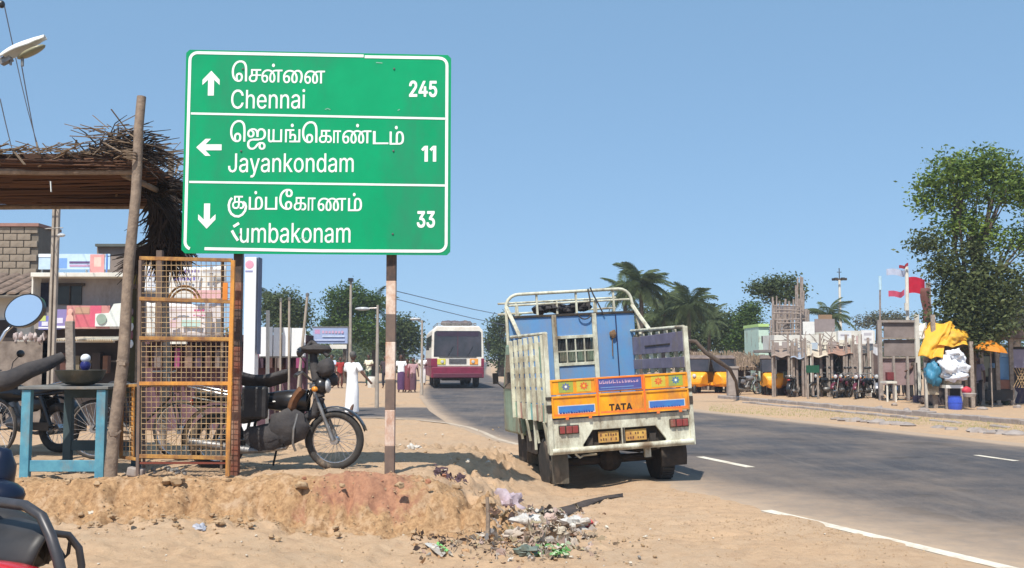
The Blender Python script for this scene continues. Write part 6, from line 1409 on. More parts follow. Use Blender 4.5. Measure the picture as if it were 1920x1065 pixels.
for i in range(26):
    x = 1454+i*7.2; c = [(160, 130, 120), (90, 70, 66), (190, 180, 170), (120, 60, 60), (70, 80, 70), (150, 150, 160)][i % 6]; y = 672+(i*11) % 24
    pr(sh, 'hanging_goods', paint('hg%s' % (c,), c, .8), x, y, x+3.5+(i % 3), y+14+(i*5) % 14, Yh-.3+.02*(i % 5), .2)
pl_ = pr(sh, 'white_pillar', plw, 1600, 655, 1606, 745, Yh-1.8, .35, toground=True, bevel=.02); pl_ = pr(sh, 'white_pillar', plw, 1629, 655, 1637, 745, Yh-1.8, .35, toground=True, bevel=.02); pr(sh, 'door_lintel', plw, 1600, 648, 1638, 662, Yh-1.75, .3)
pr(sh, 'dark_door', darkin, 1607, 664, 1628, 742, Yh-1.0, .1, toground=True)
R2 = random.Random(9)
mb = MB()
for i in range(70):
    px = R2.uniform(1480, 1600); py = R2.uniform(636, 666); a = W(px, py, Yh-1.5+R2.uniform(-.4, .6)); d = Vector((R2.uniform(-1, 1), R2.uniform(-.2, .2), R2.uniform(-.9, .9))).normalized(); mb.tube(a, a+d*R2.uniform(.3, .9), .018, n=5)
mb.build('lashed_sticks', bam, sh, kind='stuff')
board('white tilted sign above the scaffold right of the poles', 1506, 603, 1527, 627, 44, (228, 226, 220)); board('white sign on the roof below the floodlight mast', 1572, 622, 1596, 642, 42.4, (222, 222, 222), prints=[(1576, 627, 1592, 630, (170, 165, 175))])
board('small square white sign above the white door pillars', 1616, 619, 1637, 644, 42, (230, 228, 226), prints=[(1620, 624, 1634, 629, (190, 185, 190)), (1620, 635, 1634, 638, (190, 185, 190))])
board('grey brown hoarding on the roof behind the scaffold', 1528, 598, 1565, 626, 46, (138, 126, 124)); board('brown slatted panel under the small palm', 1535, 590, 1560, 618, 46.5, (150, 122, 96))
gs = bld('shop_sign', 'small dark green board standing in front of the blue motorcycle', 'sign board', 1525, 745, 39.5); pr(gs, 'board', paint('dgreen', (32, 84, 62), .5), 1512, 685, 1536, 699, 39.5, .05)
for x in (1514, 1533): pr(gs, 'post', wood2, x, 699, x+2, 748, 39.55, .06, toground=True)
R5 = random.Random(31); CN = {(150, 120, 95): 'tan', (96, 80, 72): 'dark brown', (120, 60, 55): 'dull red', (190, 180, 165): 'pale', (70, 86, 96): 'slate blue', (60, 60, 66): 'charcoal', (170, 140, 60): 'mustard', (60, 58, 60): 'charcoal', (150, 130, 110): 'tan', (86, 100, 78): 'moss green', (70, 60, 84): 'dark violet', (180, 172, 160): 'pale grey'}; SZ = lambda h: 'low' if h < .4 else 'waist high' if h > .6 else 'knee high'
awc = [('awning_brown', (150, 132, 120)), ('awning_blue', (150, 160, 176)), ('awning_tan', (196, 182, 162)), ('awning_rust', (158, 124, 108)), ('awning_grey', (176, 172, 172))]
for i, (x0, x1, y0, y1) in enumerate([(1446, 1482, 648, 668), (1482, 1514, 653, 671), (1512, 1554, 646, 668), (1552, 1600, 642, 664), (1634, 1654, 646, 664)]):
    n_, c_ = awc[i % 5]; aa = W(x0, y0, Yh-1.0); ab = W(x1, y0, Yh-1.0); ac = W(x1, y1, Yh-2.6); ad = W(x0, y1, Yh-2.6)
    mb = MB(); mb.grid(lambda u, v: (aa.lerp(ab, u)).lerp(ad.lerp(ac, u), v)+Vector((0, 0, .05*math.sin(u*9)*math.sin(v*2)-.07*math.sin(PI*v))), 14, 5); mb.build('awning', paint(n_, c_, .8, .2), sh, smooth=70, solid=.02)
    for x in (x0+2, x1-3): pr(sh, 'awning_post', wood2, x, y1, x+1.6, 745, Yh-2.55, .05, toground=True)
kinds = ['crate', 'basket', 'drum', 'sack']
for i in range(26):
    px = 1455+i*7.3+R5.uniform(-2, 2); 
    if 1600 < px < 1640: continue
    g = G(px, 741+R5.uniform(-2, 2)); k = kinds[R5.randrange(4)]; c = R5.choice([(150, 120, 95), (96, 80, 72), (120, 60, 55), (190, 180, 165), (70, 86, 96), (60, 60, 66), (170, 140, 60)]); mb = MB(); h = R5.uniform(.3, .7)
    if k == 'crate': mb.bx(-.25, .25, -.2, .2, 0, h)
    elif k == 'basket': mb.lathe([(.2, 0), (.3, h*.8), (.28, h*.8), (.1, h*.7)], (0, 0, 0), 12)
    elif k == 'drum': mb.lathe([(.22, 0), (.24, .05), (.23, h), (.0, h)], (0, 0, 0), 12)
    else: lump(mb, (0, 0, h*.45), (.28, .22, h*.5), i, .6, 12, 9)
    o = mb.build(k, paint('clut%s' % (c,), c, .8, .2), local=True, smooth=50); o.location = (g.x, g.y, 0); tag(o, '%s %s %s before the shop row, %s' % (SZ(h), CN[c], k, ['under the scaffold poles', 'behind the green board', 'under the tilted white sign', 'left of the white shop pillar', 'right of the white shop pillar'][0 if px < 1500 else 1 if px < 1540 else 2 if px < 1570 else 3 if px < 1605 else 4]), k, 'goods standing before the shops')
for i in range(11):
    x0 = 1450+i*17.5+R5.uniform(-2, 2); w = R5.uniform(9, 15); y0 = (640 if x0 < 1560 else 630)+R5.uniform(-4, 8); c = R5.choice([(214, 210, 204), (196, 186, 180), (172, 160, 156), (206, 176, 172), (176, 190, 204), (224, 218, 200), (150, 138, 134)])
    if x0+w > 1648: continue
    pr(sh, 'fascia_board', paint('fas%s' % (c,), c, .8, .3), x0, y0, x0+w, y0+R5.uniform(9, 15), Yh-1.75+.01*i, .04)
for i in range(34):
    x = R5.uniform(1440, 1648); t0 = R5.uniform(625, 672); pr(sh, 'front_pole', bam if i % 8 else plw, x, t0, x+R5.uniform(.9, 1.7), 745, Yh-2.0-R5.random()*.8, .05, toground=True)
for i in range(16):
    x = R5.uniform(1452, 1640); y = R5.uniform(664, 705); c = R5.choice([(214, 206, 196), (150, 90, 84), (120, 126, 140), (196, 168, 140), (88, 104, 96), (220, 214, 210)]); pr(sh, 'hanging_goods', paint('hg2%s' % (c,), c, .8), x, y, x+R5.uniform(3, 7), y+R5.uniform(6, 18), Yh-1.6+.01*i, .08)
# floodlight mast
fm_ = W(1578, 700, 62); zt_ = W(1578, 524, 62).z; fl = thing('floodlight_mast', 'slim white floodlight mast above the shops on the right', 'floodlight mast', (fm_.x, 62, 0))
mb = MB(); mb.path([(fm_.x, 62, 0), (fm_.x, 62, zt_)], [.12, .07], 8); mb.build('mast', plw, fl, smooth=60)
mb = MB(); mb.ring((fm_.x, 62, zt_), .32, .05, (0, 0, 1), 14, 5); mb.build('ring', under, fl)
for i in range(5):
    a = 2*PI*i/5; mb = MB(); mb.box((fm_.x+.34*math.cos(a), 62+.34*math.sin(a), zt_+.02), (.2, .2, .14)); mb.build('floodlight', under, fl)
mb = MB(); mb.tube((fm_.x, 62, zt_), (fm_.x, 62, zt_+.7), .03); mb.tube((fm_.x-.14, 62, zt_+.45), (fm_.x+.14, 62, zt_+.45), .02); mb.build('rod', under, fl)
# tall poles in the scaffold
for px, y, Y, l in ((1501, 518, 44, 'tallest bamboo pole standing out of the scaffold'), (1650, 520, 40, 'thin tall pole with a pale blue tip left of the flags')):
    a = W(px, 745, Y); b = W(px, y, Y); t = thing('pole', l, 'pole', (a.x, Y, 0)); mb = MB(); mb.path([(a.x, Y, -.1), b], [.05, .03], 7); mb.build('shaft', bam, t)
    if px == 1650: mb = MB(); mb.tube(b-Vector((0, 0, .5)), b+Vector((0, 0, .05)), .06); mb.build('tip', paint('tipblue', (185, 215, 228), .6), t)
# notice board frame
Yn = 38.; nf = bld('notice_frame', 'grey brown boarded stall on white posts under the flags', 'stall', 1690, 748, Yn)
pan = mat('stall_panel', lin((142, 130, 126)), lin((120, 108, 104)), 2, .85, dirt_amt=.15); panp = mat('stall_cloth', lin((158, 135, 135)), lin((132, 112, 112)), 2, .9)
pr(nf, 'board', pan, 1658, 604, 1719, 634, Yn+.1, .06); pr(nf, 'board', pan, 1658, 637, 1719, 668, Yn+.1, .06); pr(nf, 'cloth_panel', panp, 1655, 672, 1716, 722, Yn+.1, .05)
pr(nf, 'rail', conc, 1652, 600, 1724, 604.5, Yn, .1); pr(nf, 'rail', wood2, 1652, 633, 1722, 636, Yn, .08); pr(nf, 'rail', wood2, 1652, 669, 1722, 672, Yn, .08)
for x, y, w in ((1650, 600, 3), (1676, 668, 2), (1702, 668, 2), (1720, 588, 3), (1717, 680, 3)): pr(nf, 'post', plw if x == 1720 else conc, x, y, x+w, 750, Yn-.05, .12, toground=True)
pr(nf, 'crate', paint('crate_red', (120, 52, 56), .8), 1664, 698, 1676, 712, Yn-.1, .3)
tb_ = bld('plastic_table', 'small white table in front of the grey boarded stall', 'table', 1672, 748, 37); pr(tb_, 'top', plw, 1662, 715, 1682, 719, 37, .6)
for x in (1663, 1679): pr(tb_, 'leg', plw, x, 719, x+2, 750, 37.05, .05, toground=True)
# flags
fp = W(1700, 600, 38.6); ft = thing('flag_pole', 'white flag pole with a big red flag, rising behind the boarded stall', 'flag pole', (fp.x, 38.6, 0))
b = W(1700, 500, 38.6); mb = MB(); mb.path([(fp.x, 38.6, 0), b], .07, 8); mb.build('pole', plw, ft, smooth=60)
pr(ft, 'pole_sleeve', plw, 1697.5, 568, 1704, 582, 38.4, .1)
def flag(label, x0, y0, x1, y1, Y, rgb, ph):
    a = W(x0, y1, Y); b = W(x1, y0, Y); mb = MB(); mb.grid(lambda u, v: (a.x+(b.x-a.x)*u, Y+.12*math.sin(u*6+ph), a.z+(b.z-a.z)*v+.10*math.sin(u*5+ph)*u), 12, 6); tag(mb.build('flag', mat('flag%s' % (rgb,), lin(rgb), None, 3, .8, trans=.3), smooth=80), label, 'flag', 'flags on the pole')
flag('bright red flag right of the white flag pole', 1702, 520, 1734, 550, 38.5, (205, 35, 65), .5); flag('pink red pennant low on the left of the flag pole', 1668, 545, 1698, 556, 38.5, (215, 90, 120), 2); flag('white and blue pennant at the top left of the flag pole', 1664, 504, 1698, 516, 38.4, (205, 212, 232), 1); flag('thin red streamer at the top of the flag pole', 1686, 497, 1704, 503, 38.3, (175, 60, 70), 3)
rc = bld('hanging_cloth', 'long rusty brown cloth hanging beside the red flag', 'cloth', 1738, 600, 37.5); 
mb = MB(); a = W(1729, 605, 37.5); b = W(1745, 540, 37.5); mb.grid(lambda u, v: (a.x+(b.x-a.x)*u+.05*math.sin(v*6), 37.5+.06*math.sin(u*8), a.z+(b.z-a.z)*v), 6, 8); mb.build('cloth', paint('rusty_cloth', (112, 72, 66), .9), rc, smooth=70, solid=.01); pr(rc, 'pole', wood2, 1743, 530, 1745, 752, 37.6, .06, toground=True)
# yellow tarpaulin stall
tarp = mat('tarp_yellow', lin((246, 196, 60)), lin((235, 178, 62)), 2, .6, trans=.25, dirt=(.35, .25, .12), dirt_amt=.3)
tor = mat('tarp_orange', lin((228, 148, 40)), lin((215, 130, 32)), 2, .6, trans=.25)
ty = bld('tarpaulin_stall', 'roadside stall hung with a bright yellow tarpaulin under the big tree', 'stall', 1765, 755, 32)
def sheet(par, name, m, pts, Y, amp=.08, nu=12, nv=10, f=7):
    x_off = pts[0][0]; c = [W(x, y, Y+dy) for x, y, dy in pts]; mb = MB(); mb.grid(lambda u, v: (c[0].lerp(c[1], u)).lerp(c[3].lerp(c[2], u), v)+Vector((0, amp*math.sin(u*f+v*3)+amp*.6*math.sin(v*9+u*2), amp*.5*math.sin(u*f*1.3)))+Vector((0, 1, .4))*(amp*1.1*noise.noise(Vector((u*6+x_off, v*6, 1)))), nu*2, nv*2); return mb.build(name, m, par, smooth=80, solid=.01)
sheet(ty, 'yellow_tarpaulin', tarp, [(1742, 606, .3), (1788, 604, 0), (1765, 672, -.4), (1722, 668, -.2)], 32)
sheet(ty, 'yellow_tarpaulin', tarp, [(1780, 603, 0), (1818, 628, .2), (1812, 648, -.2), (1755, 650, -.3)], 32.1)
sheet(ty, 'white_sheet', plw, [(1723, 606, 0), (1738, 606, 0), (1732, 636, 0), (1724, 636, 0)], 32.3, .03)
sheet(ty, 'dark_canopy', mat('canopy_dark', lin((70, 62, 52)), lin((110, 90, 70)), 3, .9), [(1760, 640, 0), (1815, 632, 0), (1842, 662, .5), (1745, 672, .4)], 32.2, .1)
for x, y in ((1751, 590), (1735, 670), (1822, 640), (1776, 660)): pr(ty, 'post', wood2, x, y, x+2.5, 762, 32.1, .07, toground=True)
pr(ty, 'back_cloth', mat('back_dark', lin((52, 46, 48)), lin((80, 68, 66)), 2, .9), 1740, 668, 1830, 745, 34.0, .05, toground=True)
pu = bld('parasol', 'faded orange parasol beside the big tree trunk', 'parasol', 1855, 745, 32.4); c = W(1857, 648, 32.4)
mb = MB(); mb.lathe([(.53, -.16), (.42, -.02), (.24, .10), (0, .17)], c, 8, ax=(.14, -.1, 1)); mb.build('canopy', tor, pu, solid=.01)
mb = MB(); mb.tube((c.x, c.y, 0), c+Vector((0, 0, .2)), .02); mb.build('stick', wood2, pu)
# sacks, basin, barrel
sk = bld('sack_stack', 'tall load of white sacks on a stand right of the blue tub', 'sacks', 1792, 760, 31.6); wsm = mat('sack_white', lin((236, 238, 242)), lin((212, 214, 220)), 3, .8, bump=.6, bscale=8)
for i, (x, y, rx, ry) in enumerate([(1779, 688, 19, 19), (1799, 686, 17, 18), (1789, 706, 19, 10), (1790, 664, 14, 9)]):
    k = 31.6/F; mb = MB(); lump(mb, W(x, y, 31.6+.1*(i % 2)), (rx*k, .3, ry*k), i+40, .7); mb.build('sack', wsm, sk, smooth=180)
pr(sk, 'stand', plw, 1774, 722, 1806, 728, 31.5, .5)
for x in (1774, 1803): pr(sk, 'leg', wood2, x, 728, x+2.5, 764, 31.5, .06, toground=True)
pr(sk, 'cloth_layer', mat('cloth_tan', lin((190, 175, 150)), lin((120, 105, 85)), 5, .9), 1776, 711, 1804, 722, 31.55, .4, bevel=.05)
bt_ = W(1791, 763, 31.4); br_ = thing('water_barrel', 'bright blue plastic barrel under the white sacks', 'barrel', (bt_.x, 31.4, 0)); mb = MB(); mb.lathe([(.17, 0), (.2, .08), (.21, .2), (.205, .34), (.19, .42), (.21, .44), (.0, .43)], (0, 0, 0), 20); mb.build('body', paint('barrel_blue', (62, 88, 190), .35), br_, local=True, smooth=40); mb = MB(); mb.ring((0, 0, .25), .21, .012, (0, 0, 1), 20, 5); mb.build('hoop', mat('barrel_blue', 0), br_, local=True)
tbn = W(1750, 702, 31.8); tu = thing('tarpaulin_roll', 'teal blue plastic bundle left of the white sacks', 'bundle', tbn); mb = MB(); lump(mb, (0, 0, 0), (.22, .2, .34), 5, .6); mb.build('sheet', paint('teal', (62, 128, 158), .5), tu, local=True, smooth=180); pr(tu, 'stick', plw, 1736, 680, 1738, 762, 31.9, .04, toground=True); pr(tu, 'box', mat('cloth_tan', 0), 1740, 716, 1760, 740, 31.9, .3)
mb = MB(); mb.ell(W(1812, 733, 31.5), (.15, .12, .13), 12, 8, warp=.3, seed=3); tag(mb.build('red_bag', paint('red_bag', (190, 58, 72), .6), smooth=80), 'red bag hanging at the legs of the person beside the sacks', 'bag')
mb = MB(); mb.lathe([(.0, 0), (.16, .02), (.2, .12), (.19, .13), (0, .1)], W(1818, 745, 31.2), 14); tag(mb.build('basin', mat('basin_grey', lin((180, 172, 165)), None, 4, .4), smooth=40), 'shallow grey basin on the ground right of the blue barrel', 'basin')
for i in range(20):
    px = 1728+i*9.8+R5.uniform(-3, 3); g = G(px, 757+R5.uniform(-4, 4)); c = R5.choice([(96, 80, 72), (60, 58, 60), (150, 130, 110), (86, 100, 78), (70, 60, 84), (180, 172, 160)]); h = R5.uniform(.25, .8); mb = MB()
    if i % 3 == 0: mb.bx(-.22, .22, -.2, .2, 0, h)
    else: lump(mb, (0, 0, h*.45), (.2, .2, h*.5), i+9, .7, 12, 9)
    o = mb.build('crate' if i % 3 == 0 else 'sack', paint('clut%s' % (c,), c, .8, .2), local=True, smooth=50); o.location = (g.x, g.y, 0); tag(o, '%s %s %s of goods %s' % ((SZ(h) if i != 8 else 'slumped ' + SZ(h)), CN[c], 'box' if i % 3 == 0 else 'sack', 'under the yellow tarpaulin' if px < 1810 else 'near the big tree trunk' if px < 1860 else 'before the dark stalls at the right edge'), 'goods', 'goods lying about the right stalls')
# shops in the gloom at the right edge
rg = bld('dark_stalls', 'dark open stalls at the right edge with hanging goods and a lattice grille', 'stall', 1880, 750, 36)
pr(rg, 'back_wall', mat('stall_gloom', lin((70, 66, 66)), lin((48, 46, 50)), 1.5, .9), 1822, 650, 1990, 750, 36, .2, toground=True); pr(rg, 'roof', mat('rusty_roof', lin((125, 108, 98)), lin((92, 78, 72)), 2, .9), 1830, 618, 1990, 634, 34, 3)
for i, (x, y, x1, y1, c) in enumerate([(1878, 645, 1896, 680, (165, 200, 228)), (1874, 670, 1893, 712, (120, 165, 210)), (1897, 655, 1925, 690, (150, 142, 160)), (1842, 668, 1856, 706, (128, 132, 118)), (1856, 690, 1868, 730, (96, 92, 88)), (1872, 712, 1896, 730, (140, 98, 84)), (1850, 730, 1900, 752, (62, 60, 60)), (1826, 672, 1838, 690, (72, 44, 50))]):
    pr(rg, 'hanging_cloth' if i < 3 else 'goods', paint('rgc%s' % (c,), c, .8), x, y, x1, y1, 34.5-.05*i, .12, bevel=.02)
lat = MB()
for i in range(9):
    for s in (-1, 1):
        x0 = 1900+i*5-(0 if s > 0 else 0); a = W(x0, 690 if s > 0 else 727, 33.9); b = W(x0+18, 727 if s > 0 else 690, 33.9); lat.beam(a, b, .02, .02)
lat.build('lattice_grille', wire, rg, kind='stuff')
for x in (1840, 1870, 1896): pr(rg, 'post', wood2, x, 634, x+3, 756, 34.2, .08, toground=True)
mb = MB()
for i in range(9): g = G(1640+i*33+rnd.uniform(-9, 9), 765+rnd.uniform(-6, 9)); mb.ell((g.x, g.y, .05), (rnd.uniform(.08, .2), .1, .07), 8, 6, warp=.5, seed=i)
tag(mb.build('stones', conc, smooth=50), 'pale stones scattered on the dirt before the right stalls', kind='stuff')

# ---------------------------------------------------------------- rubbish and stones near the camera
def at(px, py): 
    g = G(px, py, 0)
    for _ in range(4): g = G(px, py, H(g.x, g.y))
    return g
R3 = random.Random(21)
sc_m = [paint('scrap%d' % i, tuple(int(v*.86) for v in c), .8, .45) for i, c in enumerate([(232, 228, 222), (215, 198, 182), (190, 160, 145), (220, 208, 186), (165, 145, 125), (222, 192, 180), (180, 170, 165), (120, 105, 90), (190, 175, 140)])]
def scrap(mb, c, s, m):
    n = 4; vs = []
    ax, bx_ = Vector((R3.gauss(0, 1), R3.gauss(0, 1), R3.gauss(0, .45))).normalized(), Vector((R3.gauss(0, 1), R3.gauss(0, 1), R3.gauss(0, .6))).normalized()
    for j in range(n):
        for i in range(n): vs.append(Vector(c)+ax*s*(i/(n-1)-.5)+bx_*s*(j/(n-1)-.5)*.7+Vector((0, 0, 1))*R3.gauss(0, s*.14))
    mb.add(vs, [(j*n+i, j*n+i+1, (j+1)*n+i+1, (j+1)*n+i) for j in range(n-1) for i in range(n-1)], m)
mb = MB()
for i in range(400):
    px = R3.gauss(1010, 60); py = R3.gauss(998, 24)
    if py < 955: py = 955+R3.random()*30
    g = at(px, py); h = .07*math.exp(-((px-1000)/60)**2-((py-985)/26)**2); scrap(mb, (g.x, g.y, g.z+.012+h*R3.random()), R3.uniform(.03, .11), R3.randrange(9))
for i in range(150):
    px = R3.uniform(780, 1190); py = R3.gauss(1028, 16); g = at(px, py); scrap(mb, (g.x, g.y, g.z+.01), R3.uniform(.015, .05), R3.choice([3, 4, 7, 8, 2, 0]))
o = mb.build('rubbish_pile', sc_m, kind='stuff'); tag(o, 'heap of torn paper and plastic rubbish at the end of the earth bank')
bagm = mat('bag_lilac', lin((196, 178, 186)), lin((170, 155, 160)), 6, .5, bump=.7, bscale=12, trans=.2)
for i, (px, py, s, m, l, c) in enumerate([(952, 962, .15, bagm, 'crumpled pinkish grey plastic bag on top of the rubbish heap', 0), (985, 992, .11, sc_m[0], 'crumpled white plastic bag in the middle of the rubbish heap', 0), (932, 990, .07, sc_m[6], 'grey crumpled paper at the left end of the rubbish heap', 0), (1030, 985, .085, sc_m[5], 'pale pink crumpled bag in the rubbish heap', 0), (1050, 1005, .06, sc_m[3], 'small cream crumpled bag at the front of the rubbish heap', 0), (962, 1008, .06, sc_m[1], 'small beige crumpled bag low in the rubbish heap', 0), (1082, 992, .10, sc_m[0], 'white and pink crumpled wrapper at the right end of the rubbish heap', 0), (1098, 988, .06, paint('scrap_red', (196, 90, 90), .6), 'small red wrapper at the right end of the rubbish heap', 0), (375, 998, .055, paint('scrap_grey', (168, 170, 180), .5), 'small grey white paper scrap lying alone on the sand', 0), (775, 850, .09, sc_m[0], 'white crumpled plastic scrap on the slope right of the banded post', 0), (990, 1040, .07, paint('cup_grey', (110, 120, 110), .5), 'dented grey green cup in front of the rubbish heap', 0)]):
    g = at(px, py); mb = MB(); lump(mb, (g.x, g.y, g.z+s*.45), (s*1.15, s*.8, s*.72), i+60, .9); tag(mb.build('plastic_bag' if i < 2 else 'wrapper', m, smooth=40), l, 'litter')
def flatp(label, pts, mlist, z=.015):
    t = None
    g0 = at(*pts[0]); t = thing('wrapper', label, 'litter', g0)
    for k, (q, m) in enumerate(mlist):
        mb = MB(); P = [at(*p_) for p_ in q]; P = [p_+Vector((0, 0, z+.004*k)) for p_ in P]; mb.add(P, [tuple(range(len(P)))]); mb.build('film', m, t, solid=.003)
flatp('green and white sweet wrapper lying before the earth bank', [(800, 1030)], [([(796, 1022), (812, 1018), (836, 1040), (828, 1048)], sc_m[0]), ([(812, 1018), (822, 1020), (842, 1036), (836, 1040)], paint('scrap_green', (120, 190, 110), .5))])
mb = MB()
for i in range(46): g = at(R3.uniform(1005, 1065), R3.uniform(1024, 1044)); scrap(mb, (g.x, g.y, g.z+.015), R3.uniform(.03, .07), R3.choice([0, 0, 1]))
o = mb.build('green_litter', [paint('leafy_green', (96, 150, 84), .7), paint('leafy_pale', (190, 205, 170), .7)], kind='stuff'); tag(o, 'scattered green and pale leaf litter in front of the rubbish heap')
mb = MB(); a = at(112, 976); b = at(185, 966)
for i in range(26): t = i/26; c = a.lerp(b, t)+Vector((0, R3.uniform(-.03, .03), .02)); scrap(mb, c, .06, R3.choice([0, 1, 2]))
tag(mb.build('torn_paper', [sc_m[0], sc_m[4], sc_m[7]]), 'long torn strip of grey paper lying on the bank near the red motorcycle', 'litter')
# dark strip on the sand behind the heap, narrowing to the right
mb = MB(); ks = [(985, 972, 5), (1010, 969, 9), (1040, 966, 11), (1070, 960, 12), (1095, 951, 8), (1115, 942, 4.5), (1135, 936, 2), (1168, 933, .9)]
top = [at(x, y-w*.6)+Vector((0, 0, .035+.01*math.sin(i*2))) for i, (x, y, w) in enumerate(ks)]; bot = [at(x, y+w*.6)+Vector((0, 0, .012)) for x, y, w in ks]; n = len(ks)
mb.add(top+bot, [(i, i+1, n+i+1, n+i) for i in range(n-1)]); tag(mb.build('cloth_strip', mat('strip_dark', (.085, .065, .055), (.05, .04, .036), 9, .95, bump=.6), smooth=60, solid=.004), 'long dark tapering strip on the sand behind the rubbish heap', 'cloth')
for i in range(0): pass
mb = MB()
for i in range(330):
    px = R3.uniform(770, 1010); py = R3.gauss(1008, 17); g = at(px, py); scrap(mb, (g.x, g.y, g.z+.012), R3.uniform(.02, .06), R3.randrange(3))
tag(mb.build('dry_litter', [paint('litter_brown', (92, 70, 54), .9, .2), paint('litter_tan', (176, 140, 104), .9, .2), paint('litter_dark', (58, 46, 42), .9)]), 'brown dry leaves and scraps along the foot of the earth bank', kind='stuff')
g = at(914, 1010); mb = MB(); mb.path([(g.x, g.y, g.z-.05), (g.x+.005, g.y+.03, g.z+.18), (g.x-.005, g.y+.05, g.z+.36)], [.022, .019, .016], 7); tag(mb.build('wooden_stake', wood, smooth=50), 'short brown stake standing at the broken end of the earth bank beside the rubbish', 'stake')
# purple scraps added on the slope to imitate the end of the sign board's shadow
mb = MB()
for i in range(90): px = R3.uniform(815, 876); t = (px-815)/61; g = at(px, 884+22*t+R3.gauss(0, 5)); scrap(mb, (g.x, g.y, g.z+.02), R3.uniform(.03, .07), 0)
tag(mb.build('shadow_end_scraps', mat('shadow_purple', lin((98, 78, 84)), lin((66, 50, 58)), 9, .95)), 'dark purplish scraps added as the end of the sign board shadow, right of the banded sign post', kind='stuff')
# stones and clods: shared meshes
stm = [mat('clod_tan', (.42, .29, .17), (.33, .22, .13), 12, .95, bump=.5), mat('stone_grey', (.30, .28, .25), (.22, .2, .18), 12, .9, bump=.5), mat('clod_red', (.36, .16, .09), (.28, .12, .07), 12, .95, bump=.5), mat('stone_pale', (.62, .56, .46), (.5, .44, .36), 9, .9)]
SM = {}
for k in range(4):
    for j in range(3):
        mb = MB(); mb.ell((0, 0, 0), (1, .8, .6), 7, 5, warp=.7, seed=k*3+j); o = mb.build('stone', stm[k], smooth=35); SM[(k, j)] = o.data; bpy.data.objects.remove(o)
PB = {}
def pebble(px, py, s, k):
    g = at(px, py); me = SM[(k, R3.randrange(3))]; Mx = Matrix.Translation((g.x, g.y, g.z+s*.25)) @ Euler((R3.uniform(-.4, .4), R3.uniform(-.4, .4), R3.uniform(0, 6))).to_matrix().to_4x4() @ Matrix.Scale(s, 4)
    PB.setdefault(k, MB()).add([Mx @ v.co for v in me.vertices], [tuple(p.vertices) for p in me.polygons])
for i in range(190): pebble(R3.uniform(100, 930), R3.gauss(968, 20), R3.uniform(.012, .035), 0)
for i in range(40): pebble(R3.uniform(560, 860), R3.gauss(915, 12), R3.uniform(.012, .035), 2)
for i in range(24): pebble(R3.uniform(85, 165), R3.uniform(880, 890), R3.uniform(.012, .028), 1)
for i in range(16): pebble(R3.uniform(225, 345), R3.uniform(880, 893), R3.uniform(.018, .045), 1)
for i in range(44): pebble(R3.uniform(750, 940), R3.uniform(800, 905), R3.uniform(.012, .03), R3.choice([0, 3]))
for i in range(60): pebble(R3.uniform(760, 1230), R3.uniform(985, 1060), R3.uniform(.008, .022), R3.choice([0, 0, 1, 3]))
for i in range(26): pebble(R3.uniform(150, 1900) if i % 2 else R3.uniform(180, 760), R3.uniform(985, 1060), R3.uniform(.006, .013), 3)
for px, py in ((462//1, 970), (170, 968), (208, 968)): pebble(px if px != 462 else 320, py, .035, 3)
for k_, l_ in enumerate(('scattered tan clods of earth on and below the bank', 'scattered grey stones along the top edge of the bank', 'scattered reddish clods on the red part of the bank', 'scattered pale stones on the sand and the slope')): tag(PB[k_].build(('clods', 'stones', 'clods', 'stones')[k_], stm[k_], smooth=35), l_, kind='stuff')
g_ = at(255, 893); blkk = thing('broken_block', 'broken greenish grey concrete block at the foot of the mesh rack', 'block', g_); mb = MB(); mb.box((0, 0, .04), (.16, .10, .09), Matrix.Rotation(.15, 3, 'Y')); mb.build('block', conc, blkk, local=True, bevel=.015)
# crumbled lumps on the bank face and dry roots at its broken end
mb = MB(); SL = bpy.data.materials['sand']
for i in range(420):
    px = R3.uniform(60, 925); py = R3.gauss(950, 24) if px > 500 else R3.gauss(935, 18); g = at(px, min(max(py, 900), 1000)); s_ = R3.uniform(.014, .05)*(1.5 if R3.random() < .12 else 1); mb.ell((g.x, g.y, g.z-s_*.1), (s_*1.2, s_, s_*.75), 8, 6, warp=.9, seed=i)
o = mb.build('soil_lumps', [stm[0]], smooth=50, kind='stuff'); tag(o, 'crumbled soil lumps on the face of the earth bank')
mb = MB()
for i in range(130):
    px = R3.uniform(650, 928); g = at(px, R3.uniform(935, 985)); l = R3.uniform(.03, .12); mb.path([(g.x, g.y-.01, g.z+.02), (g.x+R3.uniform(-.02, .02), g.y-.03, g.z-l*.3), (g.x+R3.uniform(-.04, .04), g.y-.05, g.z-l*.8)], .003, 4)
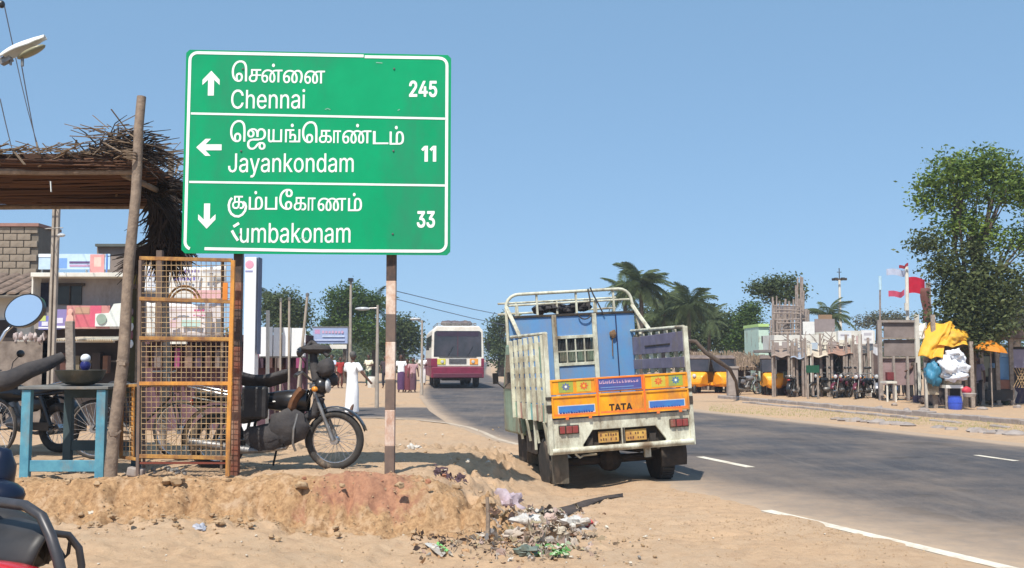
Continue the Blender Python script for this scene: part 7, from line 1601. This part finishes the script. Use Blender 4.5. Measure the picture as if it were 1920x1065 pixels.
for i in range(60):
    px = R3.uniform(830, 1010); g = at(px, R3.uniform(985, 1040)); a_ = R3.uniform(0, 6); l = R3.uniform(.04, .16); mb.path([(g.x, g.y, g.z+.01), (g.x+math.cos(a_)*l*.5, g.y+math.sin(a_)*l*.5, g.z+.03), (g.x+math.cos(a_)*l, g.y+math.sin(a_)*l, g.z+.01)], .003, 4)
o = mb.build('dry_roots', thl, kind='stuff'); tag(o, 'dry roots and straw at the broken end of the earth bank')
# grit that nobody could count
gp = []; 
for i in range(5200):
    x = R3.uniform(-5, 3.4); y = R3.uniform(7.6, 12.5) if i % 3 else R3.uniform(9.0, 10.0)
    if x > EL(y)-.1: continue
    s = R3.uniform(.003, .011)*(1.3 if R3.random() < .15 else 1); z = H(x, y)+s*.3; a = R3.uniform(0, 6); ca_, sa_ = math.cos(a)*s, math.sin(a)*s
    t_ = (x, y, z+s); q = [(x+ca_, y+sa_, z), (x-sa_, y+ca_, z), (x-ca_, y-sa_, z), (x+sa_, y-ca_, z)]
    for j in range(4): gp += [q[j], q[(j+1) % 4], t_]
o = np_mesh('grit', np.array(gp), 3, stm[0]); o['kind'] = 'stuff'; tag(o, 'loose grit scattered over the sand and the earth bank')
# short dry grass on the far verge
gp = []
for i in range(5000):
    px = R3.uniform(1330, 1935); t = (px-1330)/605; py = 762+40*t+R3.uniform(-4, 10); g = G(px, py); h = R3.uniform(.02, .08); a = R3.uniform(0, 6); w = .008
    gp += [(g.x-w, g.y, 0), (g.x+w, g.y, 0), (g.x+math.cos(a)*h*.4, g.y+math.sin(a)*h*.4, h)]
o = np_mesh('grass', np.array(gp), 3, grassm); o['kind'] = 'stuff'; tag(o, 'thin dry grass on the verge beyond the road')

# ---------------------------------------------------------------- air
hz = bpy.data.materials.new('haze'); hz.use_nodes = True; hn = hz.node_tree.nodes; hn.clear(); ho = hn.new('ShaderNodeOutputMaterial'); hv = hn.new('ShaderNodeVolumePrincipled')
hv.inputs['Color'].default_value = (.86, .92, 1, 1); hv.inputs['Density'].default_value = .0009; hv.inputs['Anisotropy'].default_value = .2; hz.node_tree.links.new(hv.outputs[0], ho.inputs['Volume'])
mb = MB(); mb.bx(-950, 1050, -75, 1650, -1.5, 14); o = mb.build('haze', hz); o['kind'] = 'stuff'
